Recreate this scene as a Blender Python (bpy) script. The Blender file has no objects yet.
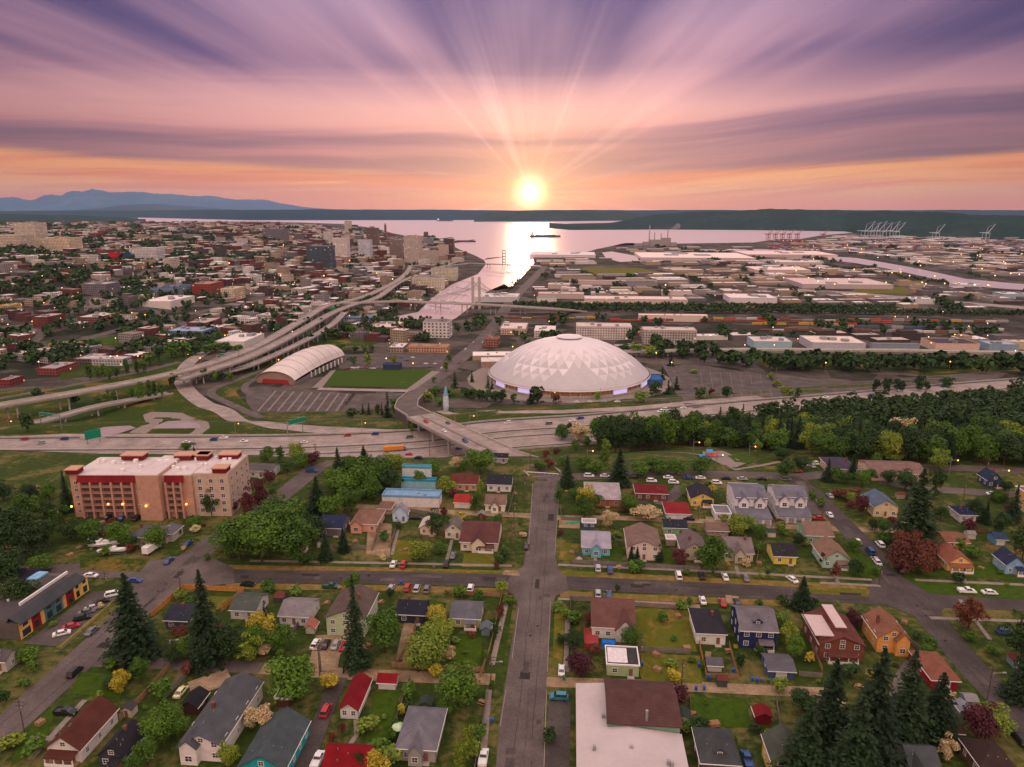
import bpy, math, random
import numpy as np
from mathutils import Vector, Matrix
random.seed(7)
R = math.radians
sc = bpy.context.scene
COL = sc.collection

# ------------------------------------------------------------------ camera
FPX, CX, CY = 700.0, 512.0, 383.5
PITCH = 14.1
CAMZ = 120.0
cam_d = bpy.data.cameras.new("camera")
cam_d.sensor_width = 36.0
cam_d.lens = 36.0 * FPX / 1024.0
cam_d.clip_start = 1.0
cam_d.clip_end = 120000.0
cam = bpy.data.objects.new("camera", cam_d)
cam.location = (0, 0, CAMZ)
cam.rotation_euler = (R(90 - PITCH), 0, 0)
COL.objects.link(cam)
sc.camera = cam

# ------------------------------------------------------------------ exposure / sun / sky
sc.view_settings.view_transform = 'Standard'
sc.view_settings.look = 'None'
sc.view_settings.exposure = 0.0
sc.view_settings.gamma = 1.0
sc.cycles.use_denoising = True
sc.cycles.max_bounces = 5
sc.cycles.volume_bounces = 1
sc.cycles.transparent_max_bounces = 6
sc.cycles.sample_clamp_indirect = 4.0

SUN_AZ, SUN_EL = 1.45, 1.15      # azimuth to the right of straight ahead, elevation
LAMP_EL = 5.0
sun_d = bpy.data.lights.new("sun", 'SUN')
sun_d.energy = 0.3
sun_d.angle = R(3.0)
sun_d.color = (1.0, 0.55, 0.30)
sun_o = bpy.data.objects.new("sun", sun_d)
sdir = Vector((math.sin(R(SUN_AZ)) * math.cos(R(LAMP_EL)), math.cos(R(SUN_AZ)) * math.cos(R(LAMP_EL)), math.sin(R(LAMP_EL))))
sun_o.rotation_euler = sdir.to_track_quat('Z', 'Y').to_euler()
COL.objects.link(sun_o)

def lin(r, g, b):
    f = lambda c: (c / 255 / 12.92) if c <= 10 else ((c / 255 + 0.055) / 1.055) ** 2.4
    return (f(r), f(g), f(b), 1.0)

class NT:
    """small helper to write node trees"""
    def __init__(self, tree):
        self.t = tree; self.n = tree.nodes; self.l = tree.links
    def new(self, kind, **kw):
        n = self.n.new(kind)
        for k, v in kw.items():
            setattr(n, k, v)
        return n
    def put(self, sock, v):
        if v is None: return
        if hasattr(v, 'is_output') or hasattr(v, 'node'):
            self.l.new(v, sock)
        else:
            if isinstance(v, (tuple, list)) and len(v) == 3 and sock.type == 'RGBA': v = (*v, 1)
            sock.default_value = v
    def math(self, op, a, b=None, c=None, clamp=False):
        n = self.new('ShaderNodeMath', operation=op, use_clamp=clamp)
        self.put(n.inputs[0], a)
        if b is not None: self.put(n.inputs[1], b)
        if c is not None: self.put(n.inputs[2], c)
        return n.outputs[0]
    def mix(self, fac, a, b, blend='MIX'):
        n = self.new('ShaderNodeMix', data_type='RGBA', blend_type=blend)
        n.clamp_factor = True
        self.put(n.inputs[0], fac); self.put(n.inputs[6], a); self.put(n.inputs[7], b)
        return n.outputs[2]
    def ramp(self, fac, stops, interp='LINEAR'):
        n = self.new('ShaderNodeValToRGB')
        n.color_ramp.interpolation = interp
        e = n.color_ramp.elements
        while len(e) < len(stops): e.new(0.5)
        for i, (p, c) in enumerate(stops):
            e[i].position = p
            e[i].color = c if len(c) == 4 else (*c, 1)
        self.put(n.inputs[0], fac)
        return n.outputs[0]
    def comb(self, x, y, z):
        n = self.new('ShaderNodeCombineXYZ')
        self.put(n.inputs[0], x); self.put(n.inputs[1], y); self.put(n.inputs[2], z)
        return n.outputs[0]
    def noise(self, vec, scale=1.0, detail=4.0, rough=0.55, dist=0.0):
        n = self.new('ShaderNodeTexNoise')
        if vec is not None: self.put(n.inputs['Vector'], vec)
        n.inputs['Scale'].default_value = scale
        n.inputs['Detail'].default_value = detail
        n.inputs['Roughness'].default_value = rough
        n.inputs['Distortion'].default_value = dist
        return n.outputs[0]
    def smooth(self, v, lo, hi):
        n = self.new('ShaderNodeMapRange', interpolation_type='SMOOTHSTEP')
        self.put(n.inputs[0], v)
        n.inputs[1].default_value = lo; n.inputs[2].default_value = hi
        return n.outputs[0]

world = bpy.data.worlds.new("World")
sc.world = world
world.use_nodes = True
world.node_tree.nodes.clear()
W = NT(world.node_tree)
tc = W.new('ShaderNodeTexCoord')
rot = W.new('ShaderNodeVectorRotate', rotation_type='Z_AXIS')
W.put(rot.inputs['Vector'], tc.outputs['Generated'])
rot.inputs['Angle'].default_value = R(SUN_AZ)
sep = W.new('ShaderNodeSeparateXYZ'); W.put(sep.inputs[0], rot.outputs[0])
x_, y_, z_ = sep.outputs
el = W.math('MULTIPLY', W.math('ARCSINE', z_), 57.2958)           # elevation, degrees
az = W.math('MULTIPLY', W.math('ARCTAN2', x_, y_), 57.2958)
zc = W.math('MAXIMUM', z_, 0.012)
u_ = W.math('DIVIDE', x_, zc); v_ = W.math('DIVIDE', y_, zc)
sky = W.new('ShaderNodeTexSky', sky_type='NISHITA')
sky.sun_disc = False
sky.sun_elevation = R(LAMP_EL)
sky.sun_rotation = R(SUN_AZ)
sky.altitude = 100
# cloud sheet drawn out by the wind towards the sun: streaks on a flat cloud layer
st = W.noise(W.comb(W.math('MULTIPLY', u_, 0.55), W.math('MULTIPLY', v_, 0.06), 2.3), 1.0, 4.0, 0.5, 0.2)
st2 = W.noise(W.comb(W.math('MULTIPLY', u_, 1.7), W.math('MULTIPLY', v_, 0.09), 4.0), 1.0, 4.0, 0.5, 0.1)
streak = W.smooth(W.math('ADD', W.math('MULTIPLY', st, 0.75), W.math('MULTIPLY', st2, 0.25)), 0.41, 0.60)
aaz = W.math('ABSOLUTE', az)
wob = W.noise(W.comb(W.math('MULTIPLY', az, 0.03), 3.0, 0.0), 1.0, 2.0, 0.5)
rise = W.math('MULTIPLY', W.math('MAXIMUM', az, 0.0), 0.055)
eb = W.math('SUBTRACT', W.math('ADD', el, W.math('MULTIPLY', W.math('SUBTRACT', wob, 0.5), 3.0)), rise)
bands = W.noise(W.comb(W.math('MULTIPLY', az, 0.016), W.math('MULTIPLY', eb, 0.36), 1.7), 1.0, 4.0, 0.5, 0.25)
fine = W.noise(W.comb(W.math('MULTIPLY', az, 0.045), W.math('MULTIPLY', eb, 1.3), 7.7), 1.0, 4.0, 0.6, 0.3)
bump_ = W.math('EXPONENT', W.math('MULTIPLY', W.math('POWER', W.math('DIVIDE', W.math('SUBTRACT', eb, 7.3), 1.7), 2.0), -1.0))
bandv = W.math('ADD', W.math('ADD', W.math('MULTIPLY', bands, 0.6), W.math('MULTIPLY', fine, 0.25)), W.math('MULTIPLY', bump_, 0.22))
bandm = W.smooth(bandv, 0.36, 0.66)
hi = W.smooth(el, 6.0, 12.0)
cl = W.math('ADD', W.math('MULTIPLY', streak, hi), W.math('MULTIPLY', bandm, W.math('SUBTRACT', 1.0, hi)))
dark = W.ramp(W.math('DIVIDE', el, 30.0), [
    (0.00, lin(196, 100, 100)), (0.09, lin(176, 104, 112)), (0.16, lin(146, 92, 122)), (0.25, lin(138, 92, 136)),
    (0.36, lin(104, 76, 136)), (0.50, lin(76, 62, 130)), (1.0, lin(212, 194, 198))])
light = W.ramp(W.math('DIVIDE', el, 30.0), [
    (0.00, lin(244, 142, 108)), (0.09, lin(238, 148, 134)), (0.16, lin(242, 156, 150)), (0.245, lin(255, 182, 178)),
    (0.33, lin(226, 164, 180)), (0.50, lin(190, 154, 186)), (1.0, lin(246, 222, 220))])
deck = W.mix(cl, dark, light)
# away from the sun the cloud deck is greyer and darker
off = W.math('MULTIPLY', W.smooth(aaz, 8.0, 44.0), W.math('SUBTRACT', 1.0, W.smooth(el, 16.0, 30.0)))
offr = W.smooth(az, 6.0, 36.0)
deck = W.mix(W.math('MULTIPLY', off, 0.95), deck, W.mix(1.0, deck, lin(184, 176, 190), 'MULTIPLY'))
deck = W.mix(W.math('MULTIPLY', W.math('MULTIPLY', offr, 0.6), W.math('SUBTRACT', 1.0, W.smooth(el, 16.0, 30.0))), deck, W.mix(1.0, deck, lin(190, 190, 226), 'MULTIPLY'))
# the clear strip under the edge of the deck
e0 = W.math('ADD', W.math('ADD', 2.0, W.math('MULTIPLY', aaz, 0.04)), W.math('MULTIPLY', W.math('SUBTRACT', wob, 0.5), 0.8))
e1 = W.math('SUBTRACT', el, W.math('ADD', e0, W.math('MULTIPLY', W.math('SUBTRACT', fine, 0.5), 0.9)))
clear = W.math('SUBTRACT', 1.0, W.smooth(e1, -0.25, 0.55))
cc1 = W.mix(W.smooth(W.math('ADD', fine, W.math('MULTIPLY', bands, 0.4)), 0.55, 0.80), lin(238, 120, 78), lin(255, 166, 96))
cc1 = W.mix(W.smooth(aaz, 10.0, 42.0), cc1, W.mix(1.0, cc1, lin(232, 226, 240), 'MULTIPLY'))
cc1 = W.mix(W.math('SUBTRACT', 1.0, W.smooth(el, 0.0, 1.6)), cc1, lin(232, 120, 92))
skyc = W.mix(clear, deck, cc1)
# the sun behind thin cloud: bright core and aureole
sd = W.new('ShaderNodeVectorMath', operation='DOT_PRODUCT')
W.put(sd.inputs[0], tc.outputs['Generated'])
sd.inputs[1].default_value = (math.sin(R(SUN_AZ)) * math.cos(R(SUN_EL)), math.cos(R(SUN_AZ)) * math.cos(R(SUN_EL)), math.sin(R(SUN_EL)))
ang = W.math('MULTIPLY', W.math('ARCCOSINE', W.math('MINIMUM', sd.outputs['Value'], 1.0)), 57.2958)
def gauss(width, p=2.0):
    return W.math('EXPONENT', W.math('MULTIPLY', W.math('POWER', W.math('DIVIDE', ang, width), p), -1.0))
def addglow(c, g, col, amt):
    gg = W.math('MULTIPLY', g, amt)
    n = W.new('ShaderNodeVectorMath', operation='SCALE'); n.inputs[0].default_value = col; W.put(n.inputs['Scale'], gg)
    a = W.new('ShaderNodeVectorMath', operation='ADD'); W.put(a.inputs[0], c); W.put(a.inputs[1], n.outputs[0])
    return a.outputs[0]
skyc = addglow(skyc, gauss(0.85, 1.7), (1.0, 0.85, 0.40), 4.0)
skyc = addglow(skyc, gauss(2.6, 1.1), (1.0, 0.60, 0.16), 0.8)
skyc = addglow(skyc, gauss(8.0, 1.3), (1.0, 0.50, 0.30), 0.20)
# rays through gaps in the cloud, fanning from the sun
ra = W.math('ARCTAN2', W.math('SUBTRACT', el, SUN_EL), az)
rn = W.noise(W.comb(W.math('MULTIPLY', W.math('COSINE', ra), 4.0), W.math('MULTIPLY', W.math('SINE', ra), 4.0), 0.0), 1.0, 4.0, 0.65)
rm = W.math('MULTIPLY', W.smooth(rn, 0.48, 0.66), W.math('MULTIPLY', W.math('SUBTRACT', 1.0, gauss(1.6, 2.0)), gauss(13.0, 2.0)))
skyc = addglow(skyc, rm, (1.0, 0.62, 0.52), 0.24)
# unseen sky above and behind the camera, brightened to light the ground
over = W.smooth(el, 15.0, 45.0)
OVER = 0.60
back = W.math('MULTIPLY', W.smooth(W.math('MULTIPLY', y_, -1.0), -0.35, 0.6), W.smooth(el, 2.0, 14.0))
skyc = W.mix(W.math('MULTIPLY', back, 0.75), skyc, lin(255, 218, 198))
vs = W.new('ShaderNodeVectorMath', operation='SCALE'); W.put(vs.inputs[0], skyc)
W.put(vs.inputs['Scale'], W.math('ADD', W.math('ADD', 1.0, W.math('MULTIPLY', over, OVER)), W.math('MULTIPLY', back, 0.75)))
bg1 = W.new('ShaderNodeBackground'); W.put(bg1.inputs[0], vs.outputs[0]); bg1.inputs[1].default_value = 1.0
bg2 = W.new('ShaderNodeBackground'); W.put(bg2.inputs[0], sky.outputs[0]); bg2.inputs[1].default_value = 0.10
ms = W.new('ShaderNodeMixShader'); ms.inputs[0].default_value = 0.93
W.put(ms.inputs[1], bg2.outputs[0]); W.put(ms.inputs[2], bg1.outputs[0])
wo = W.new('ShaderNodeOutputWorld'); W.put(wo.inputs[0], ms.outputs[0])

# ------------------------------------------------------------------ materials
MATS = {}
def pbsdf(name):
    m = bpy.data.materials.new(name); m.use_nodes = True
    nt = NT(m.node_tree)
    b = m.node_tree.nodes['Principled BSDF']
    return m, nt, b
def mat(name, col, rough=0.8, metal=0.0, var=0.18, scale=0.6, detail=5.0, col2=None, spec=None, bump=0.0, emit=None, es=0.0):
    """plain stuff: base colour broken up by two scales of noise"""
    if name in MATS: return MATS[name]
    m, nt, b = pbsdf(name)
    c = col if len(col) == 4 else (*col, 1)
    tcn = nt.new('ShaderNodeNewGeometry')
    n1 = nt.noise(tcn.outputs['Position'], scale, detail, 0.6)
    n2 = nt.noise(tcn.outputs['Position'], scale * 6.3, 3.0, 0.6)
    f = nt.math('ADD', nt.math('MULTIPLY', n1, 0.65), nt.math('MULTIPLY', n2, 0.35))
    lo = tuple(max(0, k * (1 - 2.0 * var)) for k in c[:3]); hi_ = tuple(min(1, k * (1 + 1.6 * var)) for k in c[:3])
    if col2: hi_ = col2[:3]
    o = nt.ramp(f, [(0.30, lo), (0.70, hi_)])
    nt.put(b.inputs['Base Color'], o)
    b.inputs['Roughness'].default_value = rough
    b.inputs['Metallic'].default_value = metal
    b.inputs['Specular IOR Level'].default_value = spec if spec is not None else (0.5 if rough < 0.4 or metal > 0 else 0.12)
    if bump:
        bp = nt.new('ShaderNodeBump'); bp.inputs['Strength'].default_value = bump; bp.inputs['Distance'].default_value = 0.1
        nt.put(bp.inputs['Height'], n2); nt.put(b.inputs['Normal'], bp.outputs[0])
    if emit:
        b.inputs['Emission Color'].default_value = (*emit[:3], 1); b.inputs['Emission Strength'].default_value = es
    MATS[name] = m
    return m
def hexmat(kind, rgb, **kw):
    """colour given as 0-255 albedo-ish sRGB"""
    key = "%s_%d_%d_%d" % (kind, *rgb)
    if key in MATS: return MATS[key]
    c = lin(*rgb)
    if kind == 'roof':
        m, nt, b = pbsdf(key)
        g = nt.new('ShaderNodeNewGeometry')
        n1 = nt.noise(g.outputs['Position'], 0.35, 5, 0.6)
        n2 = nt.noise(g.outputs['Position'], 3.5, 3, 0.7)
        tcn = nt.new('ShaderNodeTexCoord')
        sp = nt.new('ShaderNodeSeparateXYZ'); nt.put(sp.inputs[0], tcn.outputs['Object'])
        course = nt.math('PINGPONG', nt.math('MULTIPLY', sp.outputs[2], 5.0), 0.5)
        f = nt.math('ADD', nt.math('MULTIPLY', n1, 0.55), nt.math('ADD', nt.math('MULTIPLY', n2, 0.35), nt.math('MULTIPLY', course, 0.15)))
        o = nt.ramp(f, [(0.30, tuple(k * 0.50 for k in c[:3])), (0.52, tuple(k * 0.80 for k in c[:3])), (0.78, tuple(min(1, k * 1.25) for k in c[:3]))])
        nt.put(b.inputs['Base Color'], o)
        b.inputs['Roughness'].default_value = 0.9
        b.inputs['Specular IOR Level'].default_value = 0.15
        MATS[key] = m; return m
    if kind == 'wall':
        m, nt, b = pbsdf(key)
        g = nt.new('ShaderNodeNewGeometry')
        n1 = nt.noise(g.outputs['Position'], 0.5, 4, 0.6)
        sp = nt.new('ShaderNodeSeparateXYZ'); nt.put(sp.inputs[0], g.outputs['Position'])
        lap = nt.math('FRACT', nt.math('MULTIPLY', sp.outputs[2], 4.5))
        o = nt.ramp(nt.math('ADD', n1, nt.math('MULTIPLY', lap, 0.16)), [(0.30, tuple(k * 0.72 for k in c[:3])), (0.55, c[:3]), (0.80, tuple(min(1, k * 1.12) for k in c[:3]))])
        nt.put(b.inputs['Base Color'], o)
        b.inputs['Roughness'].default_value = 0.75
        b.inputs['Specular IOR Level'].default_value = 0.15
        bp = nt.new('ShaderNodeBump'); bp.inputs['Strength'].default_value = 0.4; bp.inputs['Distance'].default_value = 0.03
        nt.put(bp.inputs['Height'], lap); nt.put(b.inputs['Normal'], bp.outputs[0])
        MATS[key] = m; return m
    return mat(key, c, **kw)

def facade_mat(rgb, sx=3.4, sz=3.3, glass=(40, 46, 60), lit=0.02):
    """wall with rows of windows, for the far buildings"""
    key = "facade_%d_%d_%d_%s_%s" % (*rgb, sx, glass[0])
    if key in MATS: return MATS[key]
    m, nt, b = pbsdf(key)
    tcn = nt.new('ShaderNodeTexCoord'); sp = nt.new('ShaderNodeSeparateXYZ'); nt.put(sp.inputs[0], tcn.outputs['Object'])
    hcoord = nt.math('ADD', sp.outputs[0], sp.outputs[1])
    fx = nt.math('FRACT', nt.math('DIVIDE', hcoord, sx)); fz = nt.math('FRACT', nt.math('DIVIDE', sp.outputs[2], sz))
    wx = nt.math('MULTIPLY', nt.math('GREATER_THAN', fx, 0.28), nt.math('LESS_THAN', fx, 0.74))
    wz = nt.math('MULTIPLY', nt.math('GREATER_THAN', fz, 0.32), nt.math('LESS_THAN', fz, 0.78))
    w = nt.math('MULTIPLY', wx, wz)
    g = nt.new('ShaderNodeNewGeometry')
    n1 = nt.noise(g.outputs['Position'], 0.12, 4, 0.6)
    c = lin(*rgb)
    wall = nt.ramp(n1, [(0.3, tuple(k * 0.75 for k in c[:3])), (0.7, tuple(min(1, k * 1.15) for k in c[:3]))])
    nt.put(b.inputs['Base Color'], nt.mix(w, wall, lin(*glass)))
    nt.put(b.inputs['Roughness'], nt.math('SUBTRACT', 0.75, nt.math('MULTIPLY', w, 0.5)))
    # a few windows with the lights on
    wn = nt.new('ShaderNodeTexWhiteNoise', noise_dimensions='3D')
    nt.put(wn.inputs['Vector'], nt.comb(nt.math('FLOOR', nt.math('DIVIDE', hcoord, sx)), nt.math('FLOOR', nt.math('DIVIDE', sp.outputs[2], sz)), 0.0))
    on = nt.math('MULTIPLY', w, nt.math('LESS_THAN', wn.outputs[0], lit))
    b.inputs['Emission Color'].default_value = (1, 0.6, 0.25, 1)
    nt.put(b.inputs['Emission Strength'], nt.math('MULTIPLY', on, 1.3))
    MATS[key] = m
    return m

def leaf_mat(name, c1, c2, c3):
    m, nt, b = pbsdf(name)
    oi = nt.new('ShaderNodeObjectInfo'); g = nt.new('ShaderNodeNewGeometry')
    base = nt.ramp(oi.outputs['Random'], [(0.0, c1), (0.5, c2), (1.0, c3)])
    n1 = nt.noise(g.outputs['Position'], 0.9, 3, 0.6)
    rp = g.outputs['Random Per Island']
    f = nt.math('ADD', nt.math('MULTIPLY', rp, 0.8), nt.math('MULTIPLY', n1, 0.5))
    o = nt.mix(f, nt.mix(1.0, base, (0.35, 0.42, 0.35, 1), 'MULTIPLY'), nt.mix(1.0, base, (1.6, 1.6, 1.3, 1), 'MULTIPLY'))
    nt.put(b.inputs['Base Color'], o)
    b.inputs['Roughness'].default_value = 0.7
    b.inputs['Specular IOR Level'].default_value = 0.2
    MATS[name] = m
    return m
leaf_mat('leaf_green', (0.036, 0.082, 0.010), (0.06, 0.120, 0.012), (0.028, 0.066, 0.010))
leaf_mat('leaf_lime', (0.11, 0.16, 0.025), (0.14, 0.18, 0.02), (0.09, 0.15, 0.03))
leaf_mat('leaf_yellow', (0.30, 0.24, 0.02), (0.26, 0.24, 0.03), (0.32, 0.22, 0.02))
leaf_mat('leaf_purple', (0.06, 0.012, 0.02), (0.08, 0.02, 0.025), (0.05, 0.012, 0.025))
leaf_mat('leaf_red', (0.085, 0.028, 0.018), (0.11, 0.035, 0.022), (0.075, 0.022, 0.022))
leaf_mat('leaf_blossom', (0.36, 0.28, 0.18), (0.42, 0.30, 0.20), (0.38, 0.33, 0.22))
leaf_mat('leaf_conifer', (0.010, 0.024, 0.010), (0.014, 0.032, 0.012), (0.008, 0.020, 0.009))
leaf_mat('leaf_dark', (0.016, 0.038, 0.010), (0.024, 0.052, 0.012), (0.014, 0.032, 0.010))
M_bark = mat('bark', (0.07, 0.05, 0.035), 0.95, var=0.3, scale=3)
M_white = mat('white_paint', (0.74, 0.72, 0.70), 0.6, var=0.06)
M_glass = mat('window_glass', (0.03, 0.035, 0.045), 0.12, var=0.3, spec=0.8)
M_concrete = mat('concrete', (0.40, 0.37, 0.34), 0.85, var=0.14, scale=0.3)
M_metal = mat('grey_metal', (0.35, 0.35, 0.36), 0.45, metal=0.7, var=0.1)
M_pole = mat('pole_wood', (0.10, 0.075, 0.055), 0.9, var=0.25, scale=2)
M_tyre = mat('tyre_rubber', (0.02, 0.02, 0.02), 0.9, var=0.1)
M_dirt = mat('dirt', (0.22, 0.14, 0.08), 0.95, var=0.3, scale=0.25, col2=(0.36, 0.26, 0.16))
M_wood = mat('fence_wood', (0.30, 0.18, 0.10), 0.9, var=0.2, scale=1.2)
M_orange_wood = mat('new_fence_wood', (0.48, 0.21, 0.06), 0.85, var=0.2, scale=1.2)
M_brick = mat('brick_red', (0.17, 0.07, 0.05), 0.85, var=0.2, scale=1.0)
M_lamp = mat('sodium_lamp', (0.9, 0.5, 0.2), 0.5, var=0.0, emit=(1.0, 0.36, 0.05), es=6.0)
M_lampw = mat('white_lamp', (0.9, 0.85, 0.7), 0.5, var=0.0, emit=(1.0, 0.62, 0.32), es=3.0)

def asphalt(name, base, patch, cracks=True):
    m, nt, b = pbsdf(name)
    g = nt.new('ShaderNodeNewGeometry')
    n1 = nt.noise(g.outputs['Position'], 0.08, 5, 0.65)
    n2 = nt.noise(g.outputs['Position'], 1.4, 5, 0.7)
    f = nt.math('ADD', nt.math('MULTIPLY', n1, 0.6), nt.math('MULTIPLY', n2, 0.4))
    o = nt.ramp(f, [(0.32, tuple(k * 0.55 for k in base)), (0.5, base), (0.68, tuple(k * 1.12 for k in patch))])
    if cracks:
        v = nt.new('ShaderNodeTexVoronoi', feature='DISTANCE_TO_EDGE'); v.inputs['Scale'].default_value = 0.16
        wv = nt.new('ShaderNodeVectorMath', operation='ADD'); nz = nt.new('ShaderNodeTexNoise'); nz.inputs['Scale'].default_value = 0.3; nt.put(nz.inputs['Vector'], g.outputs['Position'])
        sc_ = nt.new('ShaderNodeVectorMath', operation='SCALE'); nt.put(sc_.inputs[0], nz.outputs['Color']); sc_.inputs['Scale'].default_value = 5.0
        nt.put(wv.inputs[0], g.outputs['Position']); nt.put(wv.inputs[1], sc_.outputs[0]); nt.put(v.inputs['Vector'], wv.outputs[0])
        cr = nt.math('LESS_THAN', v.outputs['Distance'], 0.006)
        o = nt.mix(nt.math('MULTIPLY', cr, 0.3), o, (0.03, 0.028, 0.026, 1))
    nt.put(b.inputs['Base Color'], o)
    b.inputs['Roughness'].default_value = 0.8
    b.inputs['Specular IOR Level'].default_value = 0.2
    MATS[name] = m
    return m
M_asph = asphalt('asphalt', (0.060, 0.049, 0.047), (0.095, 0.077, 0.072))
M_asph_old = asphalt('asphalt_old', (0.098, 0.078, 0.073), (0.145, 0.116, 0.106))
M_fwy = asphalt('freeway_concrete', (0.27, 0.22, 0.20), (0.36, 0.30, 0.27), False)
M_lot = asphalt('parking_asphalt', (0.080, 0.065, 0.060), (0.13, 0.105, 0.095))
M_gravel = mat('gravel_verge', (0.26, 0.17, 0.10), 0.95, var=0.3, scale=0.22, col2=(0.40, 0.29, 0.18))
M_walk = mat('sidewalk_concrete', (0.23, 0.19, 0.165), 0.9, var=0.2, scale=0.6)
M_line = mat('road_paint', (0.62, 0.58, 0.54), 0.7, var=0.3, scale=1.5)
M_yellow = mat('road_paint_yellow', (0.55, 0.36, 0.06), 0.7, var=0.2, scale=1.5)

def grass_mat(name, g1, g2, dry, dirtc, drylo, big=0.03):
    m, nt, b = pbsdf(name)
    g = nt.new('ShaderNodeNewGeometry')
    n1 = nt.noise(g.outputs['Position'], 0.5, 5, 0.65)
    n2 = nt.noise(g.outputs['Position'], big, 5, 0.6, 0.4)
    n3 = nt.noise(g.outputs['Position'], 5.0, 3, 0.7)
    c = nt.ramp(nt.math('ADD', nt.math('MULTIPLY', n1, 0.6), nt.math('MULTIPLY', n3, 0.4)), [(0.35, g1), (0.65, g2)])
    c = nt.mix(nt.smooth(nt.math('ADD', nt.math('MULTIPLY', n2, 0.7), nt.math('MULTIPLY', n1, 0.3)), drylo, drylo + 0.12), c, (*dry, 1))
    c = nt.mix(nt.smooth(nt.math('ADD', nt.math('MULTIPLY', n2, 0.5), nt.math('MULTIPLY', n3, 0.5)), drylo + 0.08, drylo + 0.2), c, (*dirtc, 1))
    nt.put(b.inputs['Base Color'], c)
    b.inputs['Roughness'].default_value = 0.95
    b.inputs['Specular IOR Level'].default_value = 0.1
    MATS[name] = m
    return m
M_grass = grass_mat('grass_mixed', (0.013, 0.030, 0.004), (0.045, 0.075, 0.007), (0.16, 0.105, 0.025), (0.17, 0.11, 0.06), 0.50)
M_lawn = grass_mat('lawn_green', (0.020, 0.044, 0.004), (0.055, 0.098, 0.007), (0.13, 0.13, 0.03), (0.18, 0.12, 0.06), 0.60, 0.08)
M_dry = grass_mat('lawn_dry', (0.07, 0.085, 0.010), (0.12, 0.115, 0.014), (0.19, 0.125, 0.032), (0.20, 0.13, 0.07), 0.50, 0.14)
M_verge = grass_mat('verge_dry', (0.10, 0.09, 0.02), (0.20, 0.13, 0.03), (0.21, 0.135, 0.05), (0.22, 0.155, 0.11), 0.47, 0.3)

# ------------------------------------------------------------------ mesh helpers
class MB:
    def __init__(self): self.v = []; self.f = []; self.m = []
    def add(self, vs, fs, mi=0):
        o = len(self.v); self.v += [tuple(p) for p in vs]
        for f in fs: self.f.append(tuple(o + i for i in f)); self.m.append(mi)
    def box(self, x0, y0, z0, x1, y1, z1, mi=0):
        vs = [(x0, y0, z0), (x1, y0, z0), (x1, y1, z0), (x0, y1, z0), (x0, y0, z1), (x1, y0, z1), (x1, y1, z1), (x0, y1, z1)]
        self.add(vs, [(0, 3, 2, 1), (4, 5, 6, 7), (0, 1, 5, 4), (1, 2, 6, 5), (2, 3, 7, 6), (3, 0, 4, 7)], mi)
    def prism(self, poly, z0, z1, mi=0, top=None):
        n = len(poly)
        vs = [(p[0], p[1], z0) for p in poly] + [(p[0], p[1], z1) for p in poly]
        fs = [(i, (i + 1) % n, n + (i + 1) % n, n + i) for i in range(n)]
        self.add(vs, fs + [tuple(range(n - 1, -1, -1))], mi)
        self.add(vs[n:], [tuple(range(n))], mi if top is None else top)
    def tube(self, p, q, r0, r1=None, n=6, mi=0, caps=True):
        r1 = r0 if r1 is None else r1
        p, q = Vector(p), Vector(q); d = (q - p).normalized()
        a = d.orthogonal().normalized(); b = d.cross(a)
        vs = []
        for c, r in ((p, r0), (q, r1)):
            for i in range(n):
                t = 2 * math.pi * i / n
                vs.append(c + (a * math.cos(t) + b * math.sin(t)) * r)
        fs = [(i, (i + 1) % n, n + (i + 1) % n, n + i) for i in range(n)]
        if caps: fs += [tuple(range(n - 1, -1, -1)), tuple(range(n, 2 * n))]
        self.add(vs, fs, mi)
    def ball(self, c, r, n=8, k=5, sz=1.0, mi=0):
        vs = [(c[0], c[1], c[2] + r * sz)]
        for j in range(1, k):
            t = math.pi * j / k
            for i in range(n):
                a = 2 * math.pi * i / n
                vs.append((c[0] + r * math.sin(t) * math.cos(a), c[1] + r * math.sin(t) * math.sin(a), c[2] + r * sz * math.cos(t)))
        vs.append((c[0], c[1], c[2] - r * sz))
        fs = [(0, 1 + i, 1 + (i + 1) % n) for i in range(n)]
        for j in range(k - 2):
            for i in range(n):
                a, b = 1 + j * n + i, 1 + j * n + (i + 1) % n
                fs.append((a, a + n, b + n, b))
        l = len(vs) - 1
        fs += [(l, 1 + (k - 2) * n + (i + 1) % n, 1 + (k - 2) * n + i) for i in range(n)]
        self.add(vs, fs, mi)
    def mesh(self, name, mats):
        me = bpy.data.meshes.new(name)
        me.from_pydata(self.v, [], self.f)
        for m in (mats if isinstance(mats, (list, tuple)) else [mats]): me.materials.append(m)
        if any(self.m): me.polygons.foreach_set('material_index', self.m)
        me.update()
        return me
    def build(self, name, mats, parent=None, **kw):
        return link(name, self.mesh(name, mats), parent, **kw)
def link(name, me, parent=None, loc=None, rz=None):
    o = bpy.data.objects.new(name, me); COL.objects.link(o)
    if parent: o.parent = parent
    if loc is not None: o.location = loc
    if rz is not None: o.rotation_euler = (0, 0, rz)
    return o
def thing(name, label, cat, loc=(0, 0, 0), rz=0.0, group=None):
    o = link(name, None, None, loc, rz)
    return tag(o, label, cat, group)
def tag(o, label, cat, group=None):
    o['label'] = label; o['category'] = cat
    if group: o['group'] = group
    return o
def kind(o, k='structure'):
    o['kind'] = k; return o
def copy_tree(o, parent=None):
    c = o.copy(); COL.objects.link(c)
    if parent: c.parent = parent
    for ch in o.children: copy_tree(ch, c)
    return c

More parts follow.
